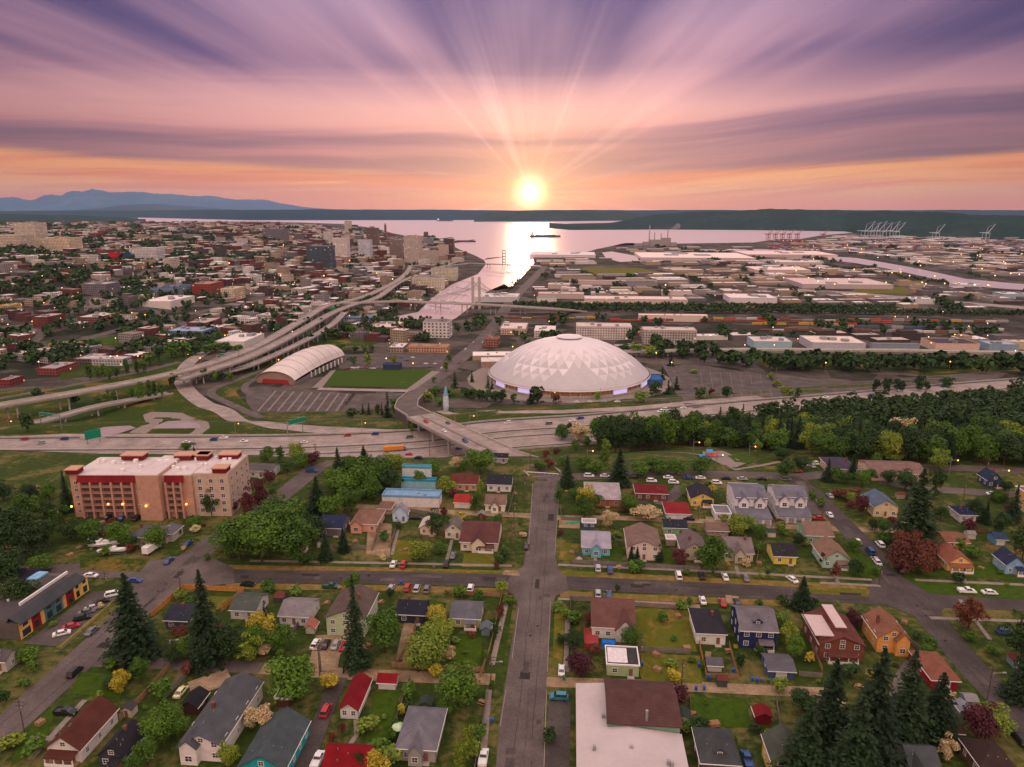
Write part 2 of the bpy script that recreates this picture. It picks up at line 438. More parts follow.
# ------------------------------------------------------------------ pixels and ground
cp, sp_ = math.cos(R(PITCH)), math.sin(R(PITCH))
def proj(p):
    x, y, z = p[0], p[1], p[2] - CAMZ
    d = y * cp - z * sp_; up = y * sp_ + z * cp
    return CX + FPX * x / d, CY - FPX * up / d
def ray(px, py):
    a, b = (px - CX) / FPX, (CY - py) / FPX
    return Vector((a, cp + b * sp_, -sp_ + b * cp))
def on_z(px, py, z):
    r = ray(px, py); t = (z - CAMZ) / r.z
    return Vector((r.x * t, r.y * t, z))
def sstep(t):
    t = np.clip(t, 0, 1); return t * t * (3 - 2 * t)
_fw = [on_z(px, py, -25) for px, py in [(-150, 455), (0, 453), (150, 452), (300, 450), (420, 444), (500, 434), (600, 427), (750, 413), (880, 402), (1024, 389), (1150, 380)]]
FX = [p.x for p in _fw]; FY = [p.y for p in _fw]
def H(x, y):
    x = np.asarray(x, float); y = np.asarray(y, float)
    yc = np.interp(x, FX, FY)
    yp = np.interp(x, [-260, -120, 0, 120, 300, 600], [338, 326, 318, 312, 316, 330])
    z = -25 * sstep((y - yp) / np.maximum(yc - 36 - yp, 20))
    z = z - 25 * sstep((y - yc - 42) / 120)
    # town hill to the left
    hill = 82 * sstep((-230 - x) / 950) * sstep((y - 640) / 700)
    hill = hill * (1 - 0.9 * sstep((y - 3000) / 9000))
    z = z + hill
    return z
def lines(a, b, s, g, lim):
    out = [a]
    while out[-1] < lim:
        if out[-1] >= b: s *= g
        out.append(out[-1] + s)
    return out
_xp = lines(0, 640, 10, 1.09, 30000)
GXL = np.array([-v for v in _xp[:0:-1]] + _xp); GYL = np.array([-400, -200, -100] + lines(0, 900, 9, 1.05, 33000))
GZ = H(*np.meshgrid(GXL, GYL))
def G(x, y):
    i = min(max(int(np.searchsorted(GXL, x)) - 1, 0), len(GXL) - 2); j = min(max(int(np.searchsorted(GYL, y)) - 1, 0), len(GYL) - 2)
    a = (x - GXL[i]) / (GXL[i + 1] - GXL[i]); b = (y - GYL[j]) / (GYL[j + 1] - GYL[j])
    return float((GZ[j, i] * (1 - a) + GZ[j, i + 1] * a) * (1 - b) + (GZ[j + 1, i] * (1 - a) + GZ[j + 1, i + 1] * a) * b)
def at(px, py, dz=0.0):
    r = ray(px, py)
    if r.z > -0.004: r.z = -0.004
    t = 20.0; prev = t
    while t < 40000:
        p = (r.x * t, r.y * t, CAMZ + r.z * t)
        if p[2] < G(p[0], p[1]): break
        prev = t; t *= 1.02
    lo, hi2 = prev, t
    for _ in range(18):
        m = (lo + hi2) / 2
        if CAMZ + r.z * m < G(r.x * m, r.y * m): hi2 = m
        else: lo = m
    x, y = r.x * hi2, r.y * hi2
    return Vector((x, y, G(x, y) + dz))

GA = 4.75                               # the street grid is turned 4.75 degrees to the right of straight ahead
UV = Vector((math.cos(R(GA)), -math.sin(R(GA)), 0)); VV = Vector((math.sin(R(GA)), math.cos(R(GA)), 0))
GROT = -R(GA)

DZ = [0.0]
def sheet(name, poly_px, m, dz=0.03, step=None, world=False, k='structure'):
    """a flat patch draped on the ground; polygon in photo pixels or world coordinates"""
    pts = [Vector(p) if world else at(*p) for p in poly_px]; DZ[0] += 0.00035; dz += DZ[0]
    import bmesh
    bm = bmesh.new()
    vs = [bm.verts.new((p[0], p[1], 0)) for p in pts]
    f = bm.faces.new(vs)
    if f.normal.z < 0: bmesh.ops.reverse_faces(bm, faces=[f])
    bm.normal_update()
    if bm.faces[:][0].normal.z < 0:
        bmesh.ops.reverse_faces(bm, faces=bm.faces[:])
    if step:
        xs = [p[0] for p in pts]; ys = [p[1] for p in pts]
        for lo, hi2, no, ax in ((min(xs), max(xs), (1, 0, 0), 0), (min(ys), max(ys), (0, 1, 0), 1)):
            c = math.ceil(lo / step) * step
            while c < hi2:
                co = (c, 0, 0) if ax == 0 else (0, c, 0)
                bmesh.ops.bisect_plane(bm, geom=bm.verts[:] + bm.edges[:] + bm.faces[:], plane_co=co, plane_no=no)
                c += step
    bmesh.ops.triangulate(bm, faces=bm.faces[:])
    for v in bm.verts: v.co.z = G(v.co.x, v.co.y) + dz
    me = bpy.data.meshes.new(name); bm.to_mesh(me); bm.free(); me.materials.append(m)
    o = link(name, me)
    return kind(o, k)

def resample(pts, step):
    out = [Vector(pts[0])]
    for a, b in zip(pts[:-1], pts[1:]):
        a, b = Vector(a), Vector(b); n = max(1, int((b - a).length / step))
        for i in range(1, n + 1): out.append(a.lerp(b, i / n))
    return out
def smoothline(pts, n=8):
    """catmull-rom"""
    P = [Vector(p) for p in pts]; P = [P[0] * 2 - P[1]] + P + [P[-1] * 2 - P[-2]]
    out = []
    for i in range(1, len(P) - 2):
        for k in range(n):
            t = k / n
            out.append(0.5 * ((2 * P[i]) + (P[i + 1] - P[i - 1]) * t + (2 * P[i - 1] - 5 * P[i] + 4 * P[i + 1] - P[i + 2]) * t * t + (3 * P[i] - P[i - 1] - 3 * P[i + 1] + P[i + 2]) * t ** 3))
    out.append(P[-2]); return out
def ribbon(pts, w, off=0.0, drape=True, dz=0.05, mi=0, mb=None, fixedz=False):
    mb = mb or MB()
    vs = []
    for i, p in enumerate(pts):
        d = (pts[min(i + 1, len(pts) - 1)] - pts[max(i - 1, 0)]); d.z = 0; d.normalize()
        n = Vector((d.y, -d.x, 0))
        for s in (-1, 1):
            q = p + n * (off + s * w / 2)
            z = (p.z if fixedz else G(q.x, q.y)) + dz
            vs.append((q.x, q.y, z))
    fs = [(2 * i, 2 * i + 1, 2 * i + 3, 2 * i + 2) for i in range(len(pts) - 1)]
    mb.add(vs, fs, mi)
    return mb
ROADS = []
def road(name, px_pts, w, m, dz=0.05, step=8, smooth=False, world=False, marks=None):
    pts = [Vector(p) if world else at(*p) for p in px_pts]; DZ[0] += 0.00035; dz += DZ[0]
    if smooth: pts = smoothline(pts)
    pts = resample(pts, step); ROADS.append((pts, w))
    mb = ribbon(pts, w, dz=dz)
    mats = [m]
    o = mb.build(name, mats); kind(o)
    if marks:
        mk = MB()
        for off, wid, dash, mi in marks:
            if dash:
                pp = resample(pts, 3.0)
                i = 0
                while i + 1 < len(pp):
                    ribbon(pp[i:i + 2], wid, off, dz=dz + 0.03, mi=mi, mb=mk); i += 4
            else: ribbon(pts, wid, off, dz=dz + 0.03, mi=mi, mb=mk)
        kind(mk.build('road_marking', [M_line, M_yellow]))
    return pts

# ------------------------------------------------------------------ terrain, water, hills
_xs_y = [2300, 2900, 4200, 4400, 7600, 8800]; _xs_x = [-100, -210, -450, -650, -1800, -3200]
def H(x, y):
    x = np.asarray(x, float); y = np.asarray(y, float)
    yc = np.interp(x, FX, FY)
    yp = np.interp(x, [-260, -120, 0, 120, 300, 600], [338, 326, 318, 312, 316, 330])
    z = -25 * sstep((y - yp) / np.maximum(yc - 36 - yp, 20))
    z = z - 25 * sstep((y - yc - 42) / 120)
    xs = np.minimum(-230, np.interp(y, _xs_y, _xs_x) - 60)
    hill = 84 * sstep((xs - x) / 950) * sstep((y - 640) / 700) * np.clip((8600 - y) / 5100, 0, 1)
    return z + hill
GZ = H(*np.meshgrid(GXL, GYL))

m, nt, b = pbsdf('terrain_ground')
g = nt.new('ShaderNodeNewGeometry')
spn = nt.new('ShaderNodeSeparateXYZ'); nt.put(spn.inputs[0], g.outputs['Position'])
n1 = nt.noise(g.outputs['Position'], 0.45, 5, 0.65)
n2 = nt.noise(g.outputs['Position'], 0.05, 7, 0.7, 0.5)
n3 = nt.noise(g.outputs['Position'], 4.0, 3, 0.7)
gr = nt.ramp(nt.math('ADD', nt.math('MULTIPLY', n1, 0.6), nt.math('MULTIPLY', n3, 0.4)), [(0.35, (0.014, 0.030, 0.005)), (0.65, (0.045, 0.072, 0.009))])
gr = nt.mix(nt.smooth(nt.math('ADD', nt.math('MULTIPLY', n2, 0.7), nt.math('MULTIPLY', n1, 0.3)), 0.47, 0.62), gr, (0.13, 0.11, 0.035, 1))
gr = nt.mix(nt.smooth(nt.math('ADD', nt.math('MULTIPLY', n2, 0.5), nt.math('MULTIPLY', n3, 0.5)), 0.58, 0.70), gr, (0.17, 0.11, 0.065, 1))
# town and industrial ground: yards, lots, verges
vo = nt.new('ShaderNodeTexVoronoi'); vo.inputs['Scale'].default_value = 0.03; nt.put(vo.inputs['Vector'], g.outputs['Position'])
vc = nt.new('ShaderNodeSeparateXYZ'); nt.put(vc.inputs[0], vo.outputs['Color'])
n4 = nt.noise(g.outputs['Position'], 0.045, 8, 0.85)
ind = nt.ramp(nt.math('ADD', nt.math('MULTIPLY', vc.outputs[0], 0.35), nt.math('MULTIPLY', n4, 0.72)), [(0.30, (0.010, 0.020, 0.006)), (0.44, (0.022, 0.025, 0.014)), (0.56, (0.052, 0.042, 0.035)), (0.70, (0.11, 0.088, 0.074)), (0.85, (0.03, 0.024, 0.02))])
f = nt.smooth(nt.math('ADD', spn.outputs[1], nt.math('MULTIPLY', n2, 60.0)), 590.0, 640.0)
nt.put(b.inputs['Base Color'], nt.mix(f, gr, ind))
b.inputs['Roughness'].default_value = 0.95
b.inputs['Specular IOR Level'].default_value = 0.15
M_terrain = m
nx, ny = len(GXL), len(GYL)
vs = [(float(GXL[i]), float(GYL[j]), float(GZ[j, i])) for j in range(ny) for i in range(nx)]
fs = [(j * nx + i, j * nx + i + 1, (j + 1) * nx + i + 1, (j + 1) * nx + i) for j in range(ny - 1) for i in range(nx - 1)]
me = bpy.data.meshes.new('ground'); me.from_pydata(vs, [], fs); me.materials.append(M_terrain); me.shade_smooth() if hasattr(me, 'shade_smooth') else None
kind(link('ground', me))

# water
m, nt, b = pbsdf('bay_water')
g = nt.new('ShaderNodeNewGeometry')
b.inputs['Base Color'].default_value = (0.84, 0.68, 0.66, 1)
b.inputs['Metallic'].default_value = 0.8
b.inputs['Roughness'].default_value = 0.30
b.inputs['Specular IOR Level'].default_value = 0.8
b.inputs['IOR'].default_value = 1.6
bp = nt.new('ShaderNodeBump'); bp.inputs['Strength'].default_value = 0.12; bp.inputs['Distance'].default_value = 1.0
mp = nt.new('ShaderNodeMapping'); nt.put(mp.inputs[0], g.outputs['Position']); mp.inputs['Scale'].default_value = (0.02, 0.006, 0.02)
nt.put(bp.inputs['Height'], nt.noise(mp.outputs[0], 1.0, 6, 0.6)); nt.put(b.inputs['Normal'], bp.outputs[0])
M_water = m
WZ = -49.6
def water(name, px, z=WZ):
    mb = MB(); pts = [on_z(*p, z) for p in px]
    ar = sum(pts[i].x * pts[(i + 1) % len(pts)].y - pts[(i + 1) % len(pts)].x * pts[i].y for i in range(len(pts)))
    if ar < 0: pts.reverse()
    import bmesh
    bm = bmesh.new(); bm.faces.new([bm.verts.new(p) for p in pts]); bmesh.ops.triangulate(bm, faces=bm.faces[:])
    me = bpy.data.meshes.new(name); bm.to_mesh(me); bm.free(); me.materials.append(M_water)
    kind(link(name, me)); return px
WATER_PX = []
WATER_PX.append(water('bay_water', [(138, 222), (145, 222), (254, 221.5), (300, 222.5), (344, 224), (377, 228.5), (392, 233), (407, 236), (435, 238), (446, 243), (461, 250), (474, 255), (484, 260),
    (487, 258), (510, 256), (533, 251.5), (560, 252), (586, 252), (597, 249), (612, 246), (625, 243), (652, 243), (678, 243.5), (754, 242.5), (770, 240), (800, 239), (820, 235.5), (850, 233),
    (900, 229.5), (900, 213.5), (300, 212.5), (138, 212.5)]))
WATER_PX.append(water('waterway', [(484, 260), (510, 256), (533, 252), (534, 263), (523, 276), (511, 288), (504, 284), (486, 292), (468, 309), (456, 318), (440, 325), (398, 326), (392, 317), (418, 312), (430, 300), (440, 292), (453, 284), (478, 274), (486, 264)]))
WATER_PX.append(water('river', [(826, 256), (857, 258), (884, 262.5), (910, 267), (937, 272.5), (964, 278.5), (1010, 283), (1100, 290), (1100, 294), (1007, 289), (960, 285), (935, 279), (908, 273), (884, 268), (855, 263), (829, 260)]))
WATER_PX.append(water('slip', [(602, 252.5), (612, 251.5), (637, 256), (639, 261), (620, 262), (606, 258)]))
WATER_PX.append(water('port_basin', [(752, 249), (786, 250), (783, 254), (762, 255)]))
def inpoly(px, py, poly):
    c = False
    for (x1, y1), (x2, y2) in zip(poly, poly[1:] + poly[:1]):
        if (y1 > py) != (y2 > py) and px < (x2 - x1) * (py - y1) / (y2 - y1) + x1: c = not c
    return c

def forest_mat(name, a, bb, c, s=0.02):
    m, nt, b = pbsdf(name)
    g = nt.new('ShaderNodeNewGeometry')
    n1 = nt.noise(g.outputs['Position'], s, 6, 0.75)
    n2 = nt.noise(g.outputs['Position'], s * 0.15, 4, 0.6)
    o = nt.ramp(nt.math('ADD', nt.math('MULTIPLY', n1, 0.6), nt.math('MULTIPLY', n2, 0.4)), [(0.35, a), (0.52, bb), (0.68, c)])
    nt.put(b.inputs['Base Color'], o); b.inputs['Roughness'].default_value = 1.0; b.inputs['Specular IOR Level'].default_value = 0.0
    return m
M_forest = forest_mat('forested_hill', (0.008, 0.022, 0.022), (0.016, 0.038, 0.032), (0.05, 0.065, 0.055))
M_farforest = forest_mat('far_forest_haze_blue', (0.008, 0.03, 0.05), (0.012, 0.038, 0.06), (0.022, 0.05, 0.07), 0.006)  # bluish base colour carries the distance haze
M_mount = forest_mat('mountain_haze_blue', (0.02, 0.07, 0.15), (0.03, 0.09, 0.18), (0.10, 0.16, 0.25), 0.0015)  # blue of the distance haze painted into the slope colours
def ridge(name, base, top, back, m, jag=0.06, z0=-50, step=6, seed=1, bumps=(1, 0.5)):
    """hills seen across the water: a real mass with a front slope, a crest and a back slope"""
    rnd = random.Random(seed)
    bx = [p[0] for p in base]; by = [p[1] for p in base]; tx = [p[0] for p in top]; ty = [p[1] for p in top]
    xs = np.arange(bx[0], bx[-1] + 1, step)
    prof = [(0, 0), (0.12, 0.22), (0.3, 0.45), (0.55, 0.74), (0.8, 0.93), (1.0, 1.0), (1.5, 0.6), (2.2, 0.0)]
    vs = []; ph = [rnd.uniform(0, 6.28) for _ in range(8)]
    for x in xs:
        p = on_z(x, float(np.interp(x, bx, by)), z0)
        d = Vector((p.x, p.y, 0)).normalized()
        crest = p + d * back
        r = ray(x, float(np.interp(x, tx, ty))); t = math.hypot(crest.x, crest.y) / math.hypot(r.x, r.y)
        zc = CAMZ + r.z * t
        hgt = max(4, zc - z0)
        for k, (fd, fh) in enumerate(prof):
            w = sum(math.sin(x * f_ + ph[i] + k * 0.9) / (i + 1) for i, f_ in enumerate((0.05, 0.11, 0.23, 0.5, 0.9)))
            q = p + d * back * fd * (1 + (0.05 * w if 0 < k < 7 else 0))
            vs.append((q.x, q.y, z0 + hgt * fh * (1 + jag * w * (1 if 0 < k else 0) + rnd.uniform(-jag, jag) * 0.4) - (3 if fh == 0 else 0)))
    n = len(prof); fs = []
    for i in range(len(xs) - 1):
        for k in range(n - 1):
            fs.append((i * n + k, (i + 1) * n + k, (i + 1) * n + k + 1, i * n + k + 1))
    mb = MB(); mb.add(vs, fs)
    o = mb.build(name, m); o.data.shade_smooth() if hasattr(o.data, 'shade_smooth') else None
    return kind(o)
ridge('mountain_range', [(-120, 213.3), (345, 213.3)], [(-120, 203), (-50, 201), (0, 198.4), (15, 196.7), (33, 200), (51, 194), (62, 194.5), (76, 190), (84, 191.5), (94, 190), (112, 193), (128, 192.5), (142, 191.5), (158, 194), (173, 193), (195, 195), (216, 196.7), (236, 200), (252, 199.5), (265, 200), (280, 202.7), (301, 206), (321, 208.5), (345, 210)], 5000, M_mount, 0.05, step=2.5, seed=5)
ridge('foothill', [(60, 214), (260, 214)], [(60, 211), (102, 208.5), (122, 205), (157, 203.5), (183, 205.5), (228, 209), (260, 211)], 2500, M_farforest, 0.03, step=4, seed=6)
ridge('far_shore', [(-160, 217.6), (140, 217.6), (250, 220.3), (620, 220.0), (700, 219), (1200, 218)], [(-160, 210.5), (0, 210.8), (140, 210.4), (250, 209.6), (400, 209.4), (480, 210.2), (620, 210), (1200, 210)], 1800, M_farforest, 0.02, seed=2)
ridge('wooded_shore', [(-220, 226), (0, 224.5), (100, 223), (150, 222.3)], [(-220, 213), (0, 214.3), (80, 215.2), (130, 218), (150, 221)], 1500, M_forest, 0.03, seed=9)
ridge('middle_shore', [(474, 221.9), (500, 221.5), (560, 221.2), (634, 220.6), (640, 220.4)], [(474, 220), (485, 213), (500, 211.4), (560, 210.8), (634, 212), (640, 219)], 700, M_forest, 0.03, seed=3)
ridge('wooded_headland', [(549, 228.6), (570, 230.6), (600, 230.2), (660, 229.6), (750, 230.2), (844, 231.5), (870, 235.5), (950, 238), (1024, 240), (1250, 246)],
      [(549, 227), (560, 226), (600, 224), (625, 220), (650, 215.5), (700, 211.3), (760, 209.3), (800, 210), (860, 210.4), (950, 213), (1024, 216), (1250, 218)], 1300, M_forest, 0.035, step=5, seed=4)

# ------------------------------------------------------------------ roads
LW = 0.14
ave = road('avenue', [(519, 790), (521, 727), (535, 602), (540.5, 552), (546.5, 481)], 10.6, M_asph_old, 0.075)
road('cross_street', [(160, 572), (250, 576.5), (380, 577.5), (535, 581), (640, 586), (760, 592), (900, 599), (1024, 604), (1250, 622)], 8.4, M_asph, 0.06, marks=None)
road('west_street', [(-60, 790), (0, 733), (62, 677), (108, 634), (150, 592), (214, 541), (258, 513), (290, 489), (318, 466)], 9.8, M_asph_old, 0.08)
road('east_street', [(1080, 775), (1024, 722), (972, 668), (918, 604), (895, 577), (856, 537), (812, 492), (790, 477)], 8.6, M_asph, 0.08)
road('north_street', [(546, 478), (640, 474), (700, 474), (760, 475), (800, 477), (850, 471), (905, 467), (960, 468), (1060, 472)], 8.2, M_asph_old, 0.05)
road('terrace_street', [(880, 481), (920, 489), (960, 491), (1040, 496)], 7, M_asph_old, 0.05)
road('side_street', [(-40, 577), (60, 573), (110, 569), (170, 568)], 12, M_asph_old, 0.065)
road('frontage_road', [(316, 468), (345, 459), (400, 455.5), (473, 454), (530, 459), (546, 479)], 7.5, M_asph_old, 0.05)
road('alley', [(255, 668), (300, 671), (350, 674), (420, 677), (495, 679.5)], 4.6, M_gravel, 0.045)
road('alley', [(92, 661), (150, 663), (262, 668)], 4.8, M_asph_old, 0.045)
road('alley', [(544, 682), (620, 684), (700, 687), (760, 690), (830, 693)], 4.0, M_gravel, 0.045)
road('alley', [(340, 506), (400, 508), (450, 512), (536, 516)], 4.2, M_gravel, 0.045)
road('alley', [(550, 517.5), (620, 518), (700, 521), (770, 526), (840, 529), (900, 531)], 4.2, M_gravel, 0.045)
# parking verges of bare gravel along the cross street, gravel strip by the avenue
for px in ([(225, 567.5), (380, 570), (516, 574)], [(560, 573), (700, 580), (870, 588)], [(225, 586), (380, 588), (514, 592)], [(560, 594), (700, 600), (800, 604)]):
    road('verge', px, 3.6, M_verge, 0.04)
road('gravel_strip', [(560, 700), (556, 790)], 5.4, M_asph, 0.04)
road('gravel_strip', [(553, 790), (558, 700)], 2.0, M_gravel, 0.03)
for px, w in (([(568, 610), (566, 672)], 1.5), ([(250, 561), (400, 563.5), (512, 566)], 1.5), ([(558, 565), (700, 571), (872, 580)], 1.5), ([(480, 790), (489, 690)], 1.5), ([(492, 665), (507, 600)], 1.5),
              ([(558, 599), (590, 600), (680, 604)], 1.4), ([(915, 580), (1024, 585)], 1.5), ([(930, 618), (1040, 622)], 1.5), ([(820, 583), (880, 586)], 1.4), ([(85, 700), (30, 760)], 1.5), ([(36, 588), (-20, 640)], 1.5)):
    road('sidewalk', px, w, M_walk, 0.10)
sheet('road_junction', [(512, 573), (524, 566), (528, 556), (555.5, 556), (558, 568), (566, 575), (568, 590), (556, 596), (551, 607), (518.5, 608), (514, 596), (504, 590)], M_asph_old, 0.082)
sheet('road_junction', [(140, 567), (185, 553), (212, 558), (234, 568), (234, 584), (195, 586), (165, 600), (130, 632), (112, 628), (128, 604), (134, 588), (128, 579)], M_asph_old, 0.085)
sheet('road_junction', [(878, 575), (884, 566), (908, 572), (920, 582), (944, 590), (946, 606), (934, 622), (908, 614), (888, 606), (868, 602), (866, 590)], M_asph, 0.085)
road('road_marking', [(524, 766), (531, 660), (540, 570), (545, 500)], .12, M_asph, .09)
prn = random.Random(31)
for c_, hw, L_, k_ in (((ave[0], ave[-1]), 4.4, 0, 26), ((at(225, 575), at(520, 580)), 3.4, 0, 14), ((at(570, 584), at(870, 597)), 3.4, 0, 14), ((at(0, 733), at(214, 541)), 4.0, 0, 14), ((at(1010, 708), at(815, 495)), 3.4, 0, 12)):
    A_, B_ = c_; d_ = (B_ - A_).normalized(); n_ = Vector((d_.y, -d_.x, 0)); LL = (B_ - A_).length
    for _ in range(k_):
        t = prn.uniform(.02, .96) * LL; o_ = prn.uniform(-hw + 1, hw - 1); l_, w_ = prn.uniform(1, 7), prn.uniform(.4, 1.4)
        P = [A_ + d_ * t + n_ * (o_ - w_), A_ + d_ * (t + l_) + n_ * (o_ - w_ * prn.uniform(.8, 1.2)), A_ + d_ * (t + l_ * prn.uniform(.9, 1.1)) + n_ * (o_ + w_), A_ + d_ * t + n_ * (o_ + w_)]
        sheet('road_patch', [tuple(p) for p in P], prn.choice([M_asph, M_asph, M_asph_old, M_lot, MATS['tar'] if 'tar' in MATS else mat('tar', (.035, .03, .03), .8)]), .098, world=True)
    for _ in range(3):
        t = prn.uniform(.1, .9) * LL; c0 = A_ + d_ * t + n_ * prn.uniform(-1.5, 1.5); sheet('manhole_cover', [(c0.x + .4 * math.cos(q * .785), c0.y + .4 * math.sin(q * .785), 0) for q in range(8)], M_tyre, .11, world=True)
    for o_ in (-1.8, 2.1):
        P = [A_ + d_ * LL * q / 24 + n_ * (o_ + prn.uniform(-.25, .25)) for q in range(25)]; kind(ribbon(P, .11, dz=.108).build('tar_seam', MATS['tar'] if 'tar' in MATS else mat('tar', (.035, .03, .03), .8)))
# kerbs
kb = MB()
def kerb(px, h=0.14):
    pts = resample([at(*p) for p in px], 8)
    mb = MB()
    for a, b2 in zip(pts[:-1], pts[1:]):
        d = (b2 - a); d.z = 0; d.normalize(); n = Vector((d.y, -d.x, 0)) * 0.12
        vs = []
        for p in (a, b2):
            for s in (-1, 1):
                q = p + n * s; z = G(q.x, q.y)
                vs += [(q.x, q.y, z), (q.x, q.y, z + h)]
        mb.add(vs, [(0, 1, 5, 4), (2, 6, 7, 3), (1, 3, 7, 5), (0, 2, 3, 1), (4, 5, 7, 6)])
    kind(mb.build('kerb', M_walk))
for px in ([(500, 727), (506, 690)], [(512, 660), (518.5, 608)], [(544, 767), (546.5, 690)], [(547.3, 672), (550.5, 602)], [(528, 555), (533, 483)], [(554.8, 555), (559.5, 484)]):
    kerb(px)

# freeway
fpts = [Vector((x, y, -25)) for x, y in zip(FX, FY)]
fpts = resample(smoothline(fpts, 6), 14)
mb = ribbon(fpts, 58, 2, dz=0.25); kind(mb.build('freeway', M_fwy))
mk = MB()
for o_ in (-25.5, -6.5, 6.5, 13.6, 28):
    ribbon(fpts, 0.3, o_, dz=0.36, mb=mk)
for o_ in (-21.8, -18.1, -14.4, -10.7, 10.2, 17.3, 21.0, 24.6):
    pp = resample(fpts, 4.0)
    for i in range(0, len(pp) - 1, 3): ribbon(pp[i:i + 2], 0.24, o_, dz=0.36, mb=mk)
kind(mk.build('road_marking', [M_line]))
dk = MB()
for o_, w in ((-3.5, 2.2), (-27.2, 2.6), (29.6, 2.4), (8.8, 1.5)): ribbon(fpts, w, o_, dz=0.31, mb=dk)
kind(dk.build('road_shoulder', M_asph))
def wall_along(name, pts, off, h, t, m, label, cat, dz=0.0, group=None, fixedz=False):
    mb = MB()
    Q = []
    for i, p in enumerate(pts):
        d = pts[min(i + 1, len(pts) - 1)] - pts[max(i - 1, 0)]; d.z = 0; d.normalize(); n = Vector((d.y, -d.x, 0))
        a = p + n * (off - t / 2); b2 = p + n * (off + t / 2)
        z = (p.z if fixedz else G((a.x + b2.x) / 2, (a.y + b2.y) / 2)) + dz
        Q.append([(a.x, a.y, z - 0.2), (a.x, a.y, z + h), (b2.x, b2.y, z + h), (b2.x, b2.y, z - 0.2)])
    vs = [q for s in Q for q in s]; fs = [(3, 2, 1, 0)]
    for i in range(len(Q) - 1):
        o = 4 * i
        for k in range(4): fs.append((o + k, o + (k + 1) % 4, o + 4 + (k + 1) % 4, o + 4 + k))
    o = 4 * (len(Q) - 1); fs.append((o, o + 1, o + 2, o + 3))
    mb.add(vs, fs)
    ob = mb.build(name, m)
    return tag(ob, label, cat, group)
wall_along('median_barrier', fpts, 0.5, 1.1, 0.6, M_concrete, 'long concrete barrier running between the two halves of the freeway', 'barrier')
wall_along('roadside_barrier', fpts, 33.0, 1.1, 0.5, M_concrete, 'concrete barrier along the near edge of the freeway, below the houses', 'barrier')
wall_along('roadside_barrier', fpts, -29.5, 1.1, 0.5, M_concrete, 'concrete barrier along the far edge of the freeway, facing the domed arena', 'barrier')

# lower roads and ramps around the arena and museum
lowroads = [
    ([(205, 352), (190, 362), (182, 375), (186, 389), (204, 404), (228, 414), (262, 423), (300, 428), (360, 432), (430, 434.5)], 15, M_fwy, True),
    ([(-40, 441), (60, 436), (160, 436), (260, 437), (330, 438), (400, 439)], 8, M_fwy, False),
    ([(262, 418), (232, 405), (212, 395), (216, 388), (236, 381), (258, 372), (290, 365)], 8, M_asph_old, True),
    ([(270, 401), (248, 393), (246, 385), (262, 378), (300, 373)], 7, M_asph_old, True),
    ([(318, 389), (360, 390), (406, 391), (420, 392)], 9, M_fwy, False),
    ([(402, 411), (414, 398), (428, 384), (445, 371), (461, 358), (476, 346), (489, 333), (499, 320), (507, 306), (520, 292), (536, 276), (545, 266)], 20, M_asph_old, False),
    ([(440, 411), (500, 412.5), (560, 412), (640, 408), (700, 402), (760, 397)], 9, M_fwy, False),
    ([(440, 402), (480, 400), (560, 404), (640, 401), (690, 398)], 16, M_lot, False),
    ([(664, 362), (682, 388), (690, 404), (700, 408)], 10, M_asph_old, False),
    ([(-20, 402), (60, 388), (150, 370), (180, 362)], 9, M_asph_old, False),
    ([(340, 347), (400, 346), (452, 349)], 8, M_asph_old, False),
    ([(650, 352), (760, 352), (900, 353), (1100, 356)], 14, M_asph_old, False),
    ([(500, 313), (640, 312), (800, 312), (1100, 318)], 16, M_asph_old, False),
    ([(520, 303), (700, 304), (860, 308), (1100, 316)], 14, M_fwy, False),
    ([(750, 287), (850, 293), (950, 302), (1100, 314)], 40, M_fwy, False),
    ([(530, 268), (640, 266), (800, 272), (1000, 292)], 14, M_asph_old, False),
    ([(560, 258), (760, 246), (960, 252), (1100, 256)], 20, M_asph_old, False),
    ([(-40, 368), (40, 352), (100, 335), (150, 322), (200, 312), (250, 302), (300, 291)], 14, M_asph_old, False),
    ([(-20, 330), (60, 322), (140, 308), (240, 288), (340, 270)], 12, M_asph_old, False),
    ([(30, 345), (60, 318), (100, 296), (150, 270)], 12, M_asph_old, False),
    ([(230, 350), (180, 322), (130, 300), (80, 280)], 12, M_asph_old, False),
    ([(-20, 300), (100, 284), (230, 268), (330, 254)], 12, M_asph_old, False),
]
for px, w, m_, sm in lowroads: road('road', px, w, m_, 0.22, 14, sm)
road('street', [(640, 398), (700, 396), (760, 396), (760, 400)], 8, M_asph_old, 0.2)
# parking lots, lawns and other patches
sheet('parking_lot', [(246, 388), (262, 386), (352, 394), (338, 412), (255, 413), (246, 402)], M_lot, 0.15, 20)
sheet('parking_lot', [(356, 394), (404, 393), (398, 408), (340, 413)], M_lot, 0.17, 20)
sheet('parking_lot', [(334, 355), (452, 351), (438, 367), (340, 369)], M_lot, 0.18, 20)
for i in range(9):
    t = i / 8; road('parking_stripe', [(258 + 78 * t, 411.5), (276 + 72 * t, 391 + 3 * t)], 1.6, M_walk, .35)
for i in range(7): road('parking_stripe', [(700 + i * 10, 371 + i * .6), (712 + i * 10, 397)], .35, M_walk, .3)
for i in range(5): road('parking_stripe', [(800, 378 + i * 4), (960 - i * 14, 377 + i * 3.4)], .7, M_walk, .3)
sheet('grass_field', [(330, 371), (420, 369), (437, 371), (412, 388), (318, 386)], MATS['lawn_dry'] if False else M_lawn, 0.2, 20)
sheet('plaza', [(312, 388), (331, 371), (336, 370), (322, 388)], M_walk, 0.24, 20)
sheet('plaza', [(432, 371), (440, 372), (414, 390), (406, 390)], M_walk, 0.24, 20)
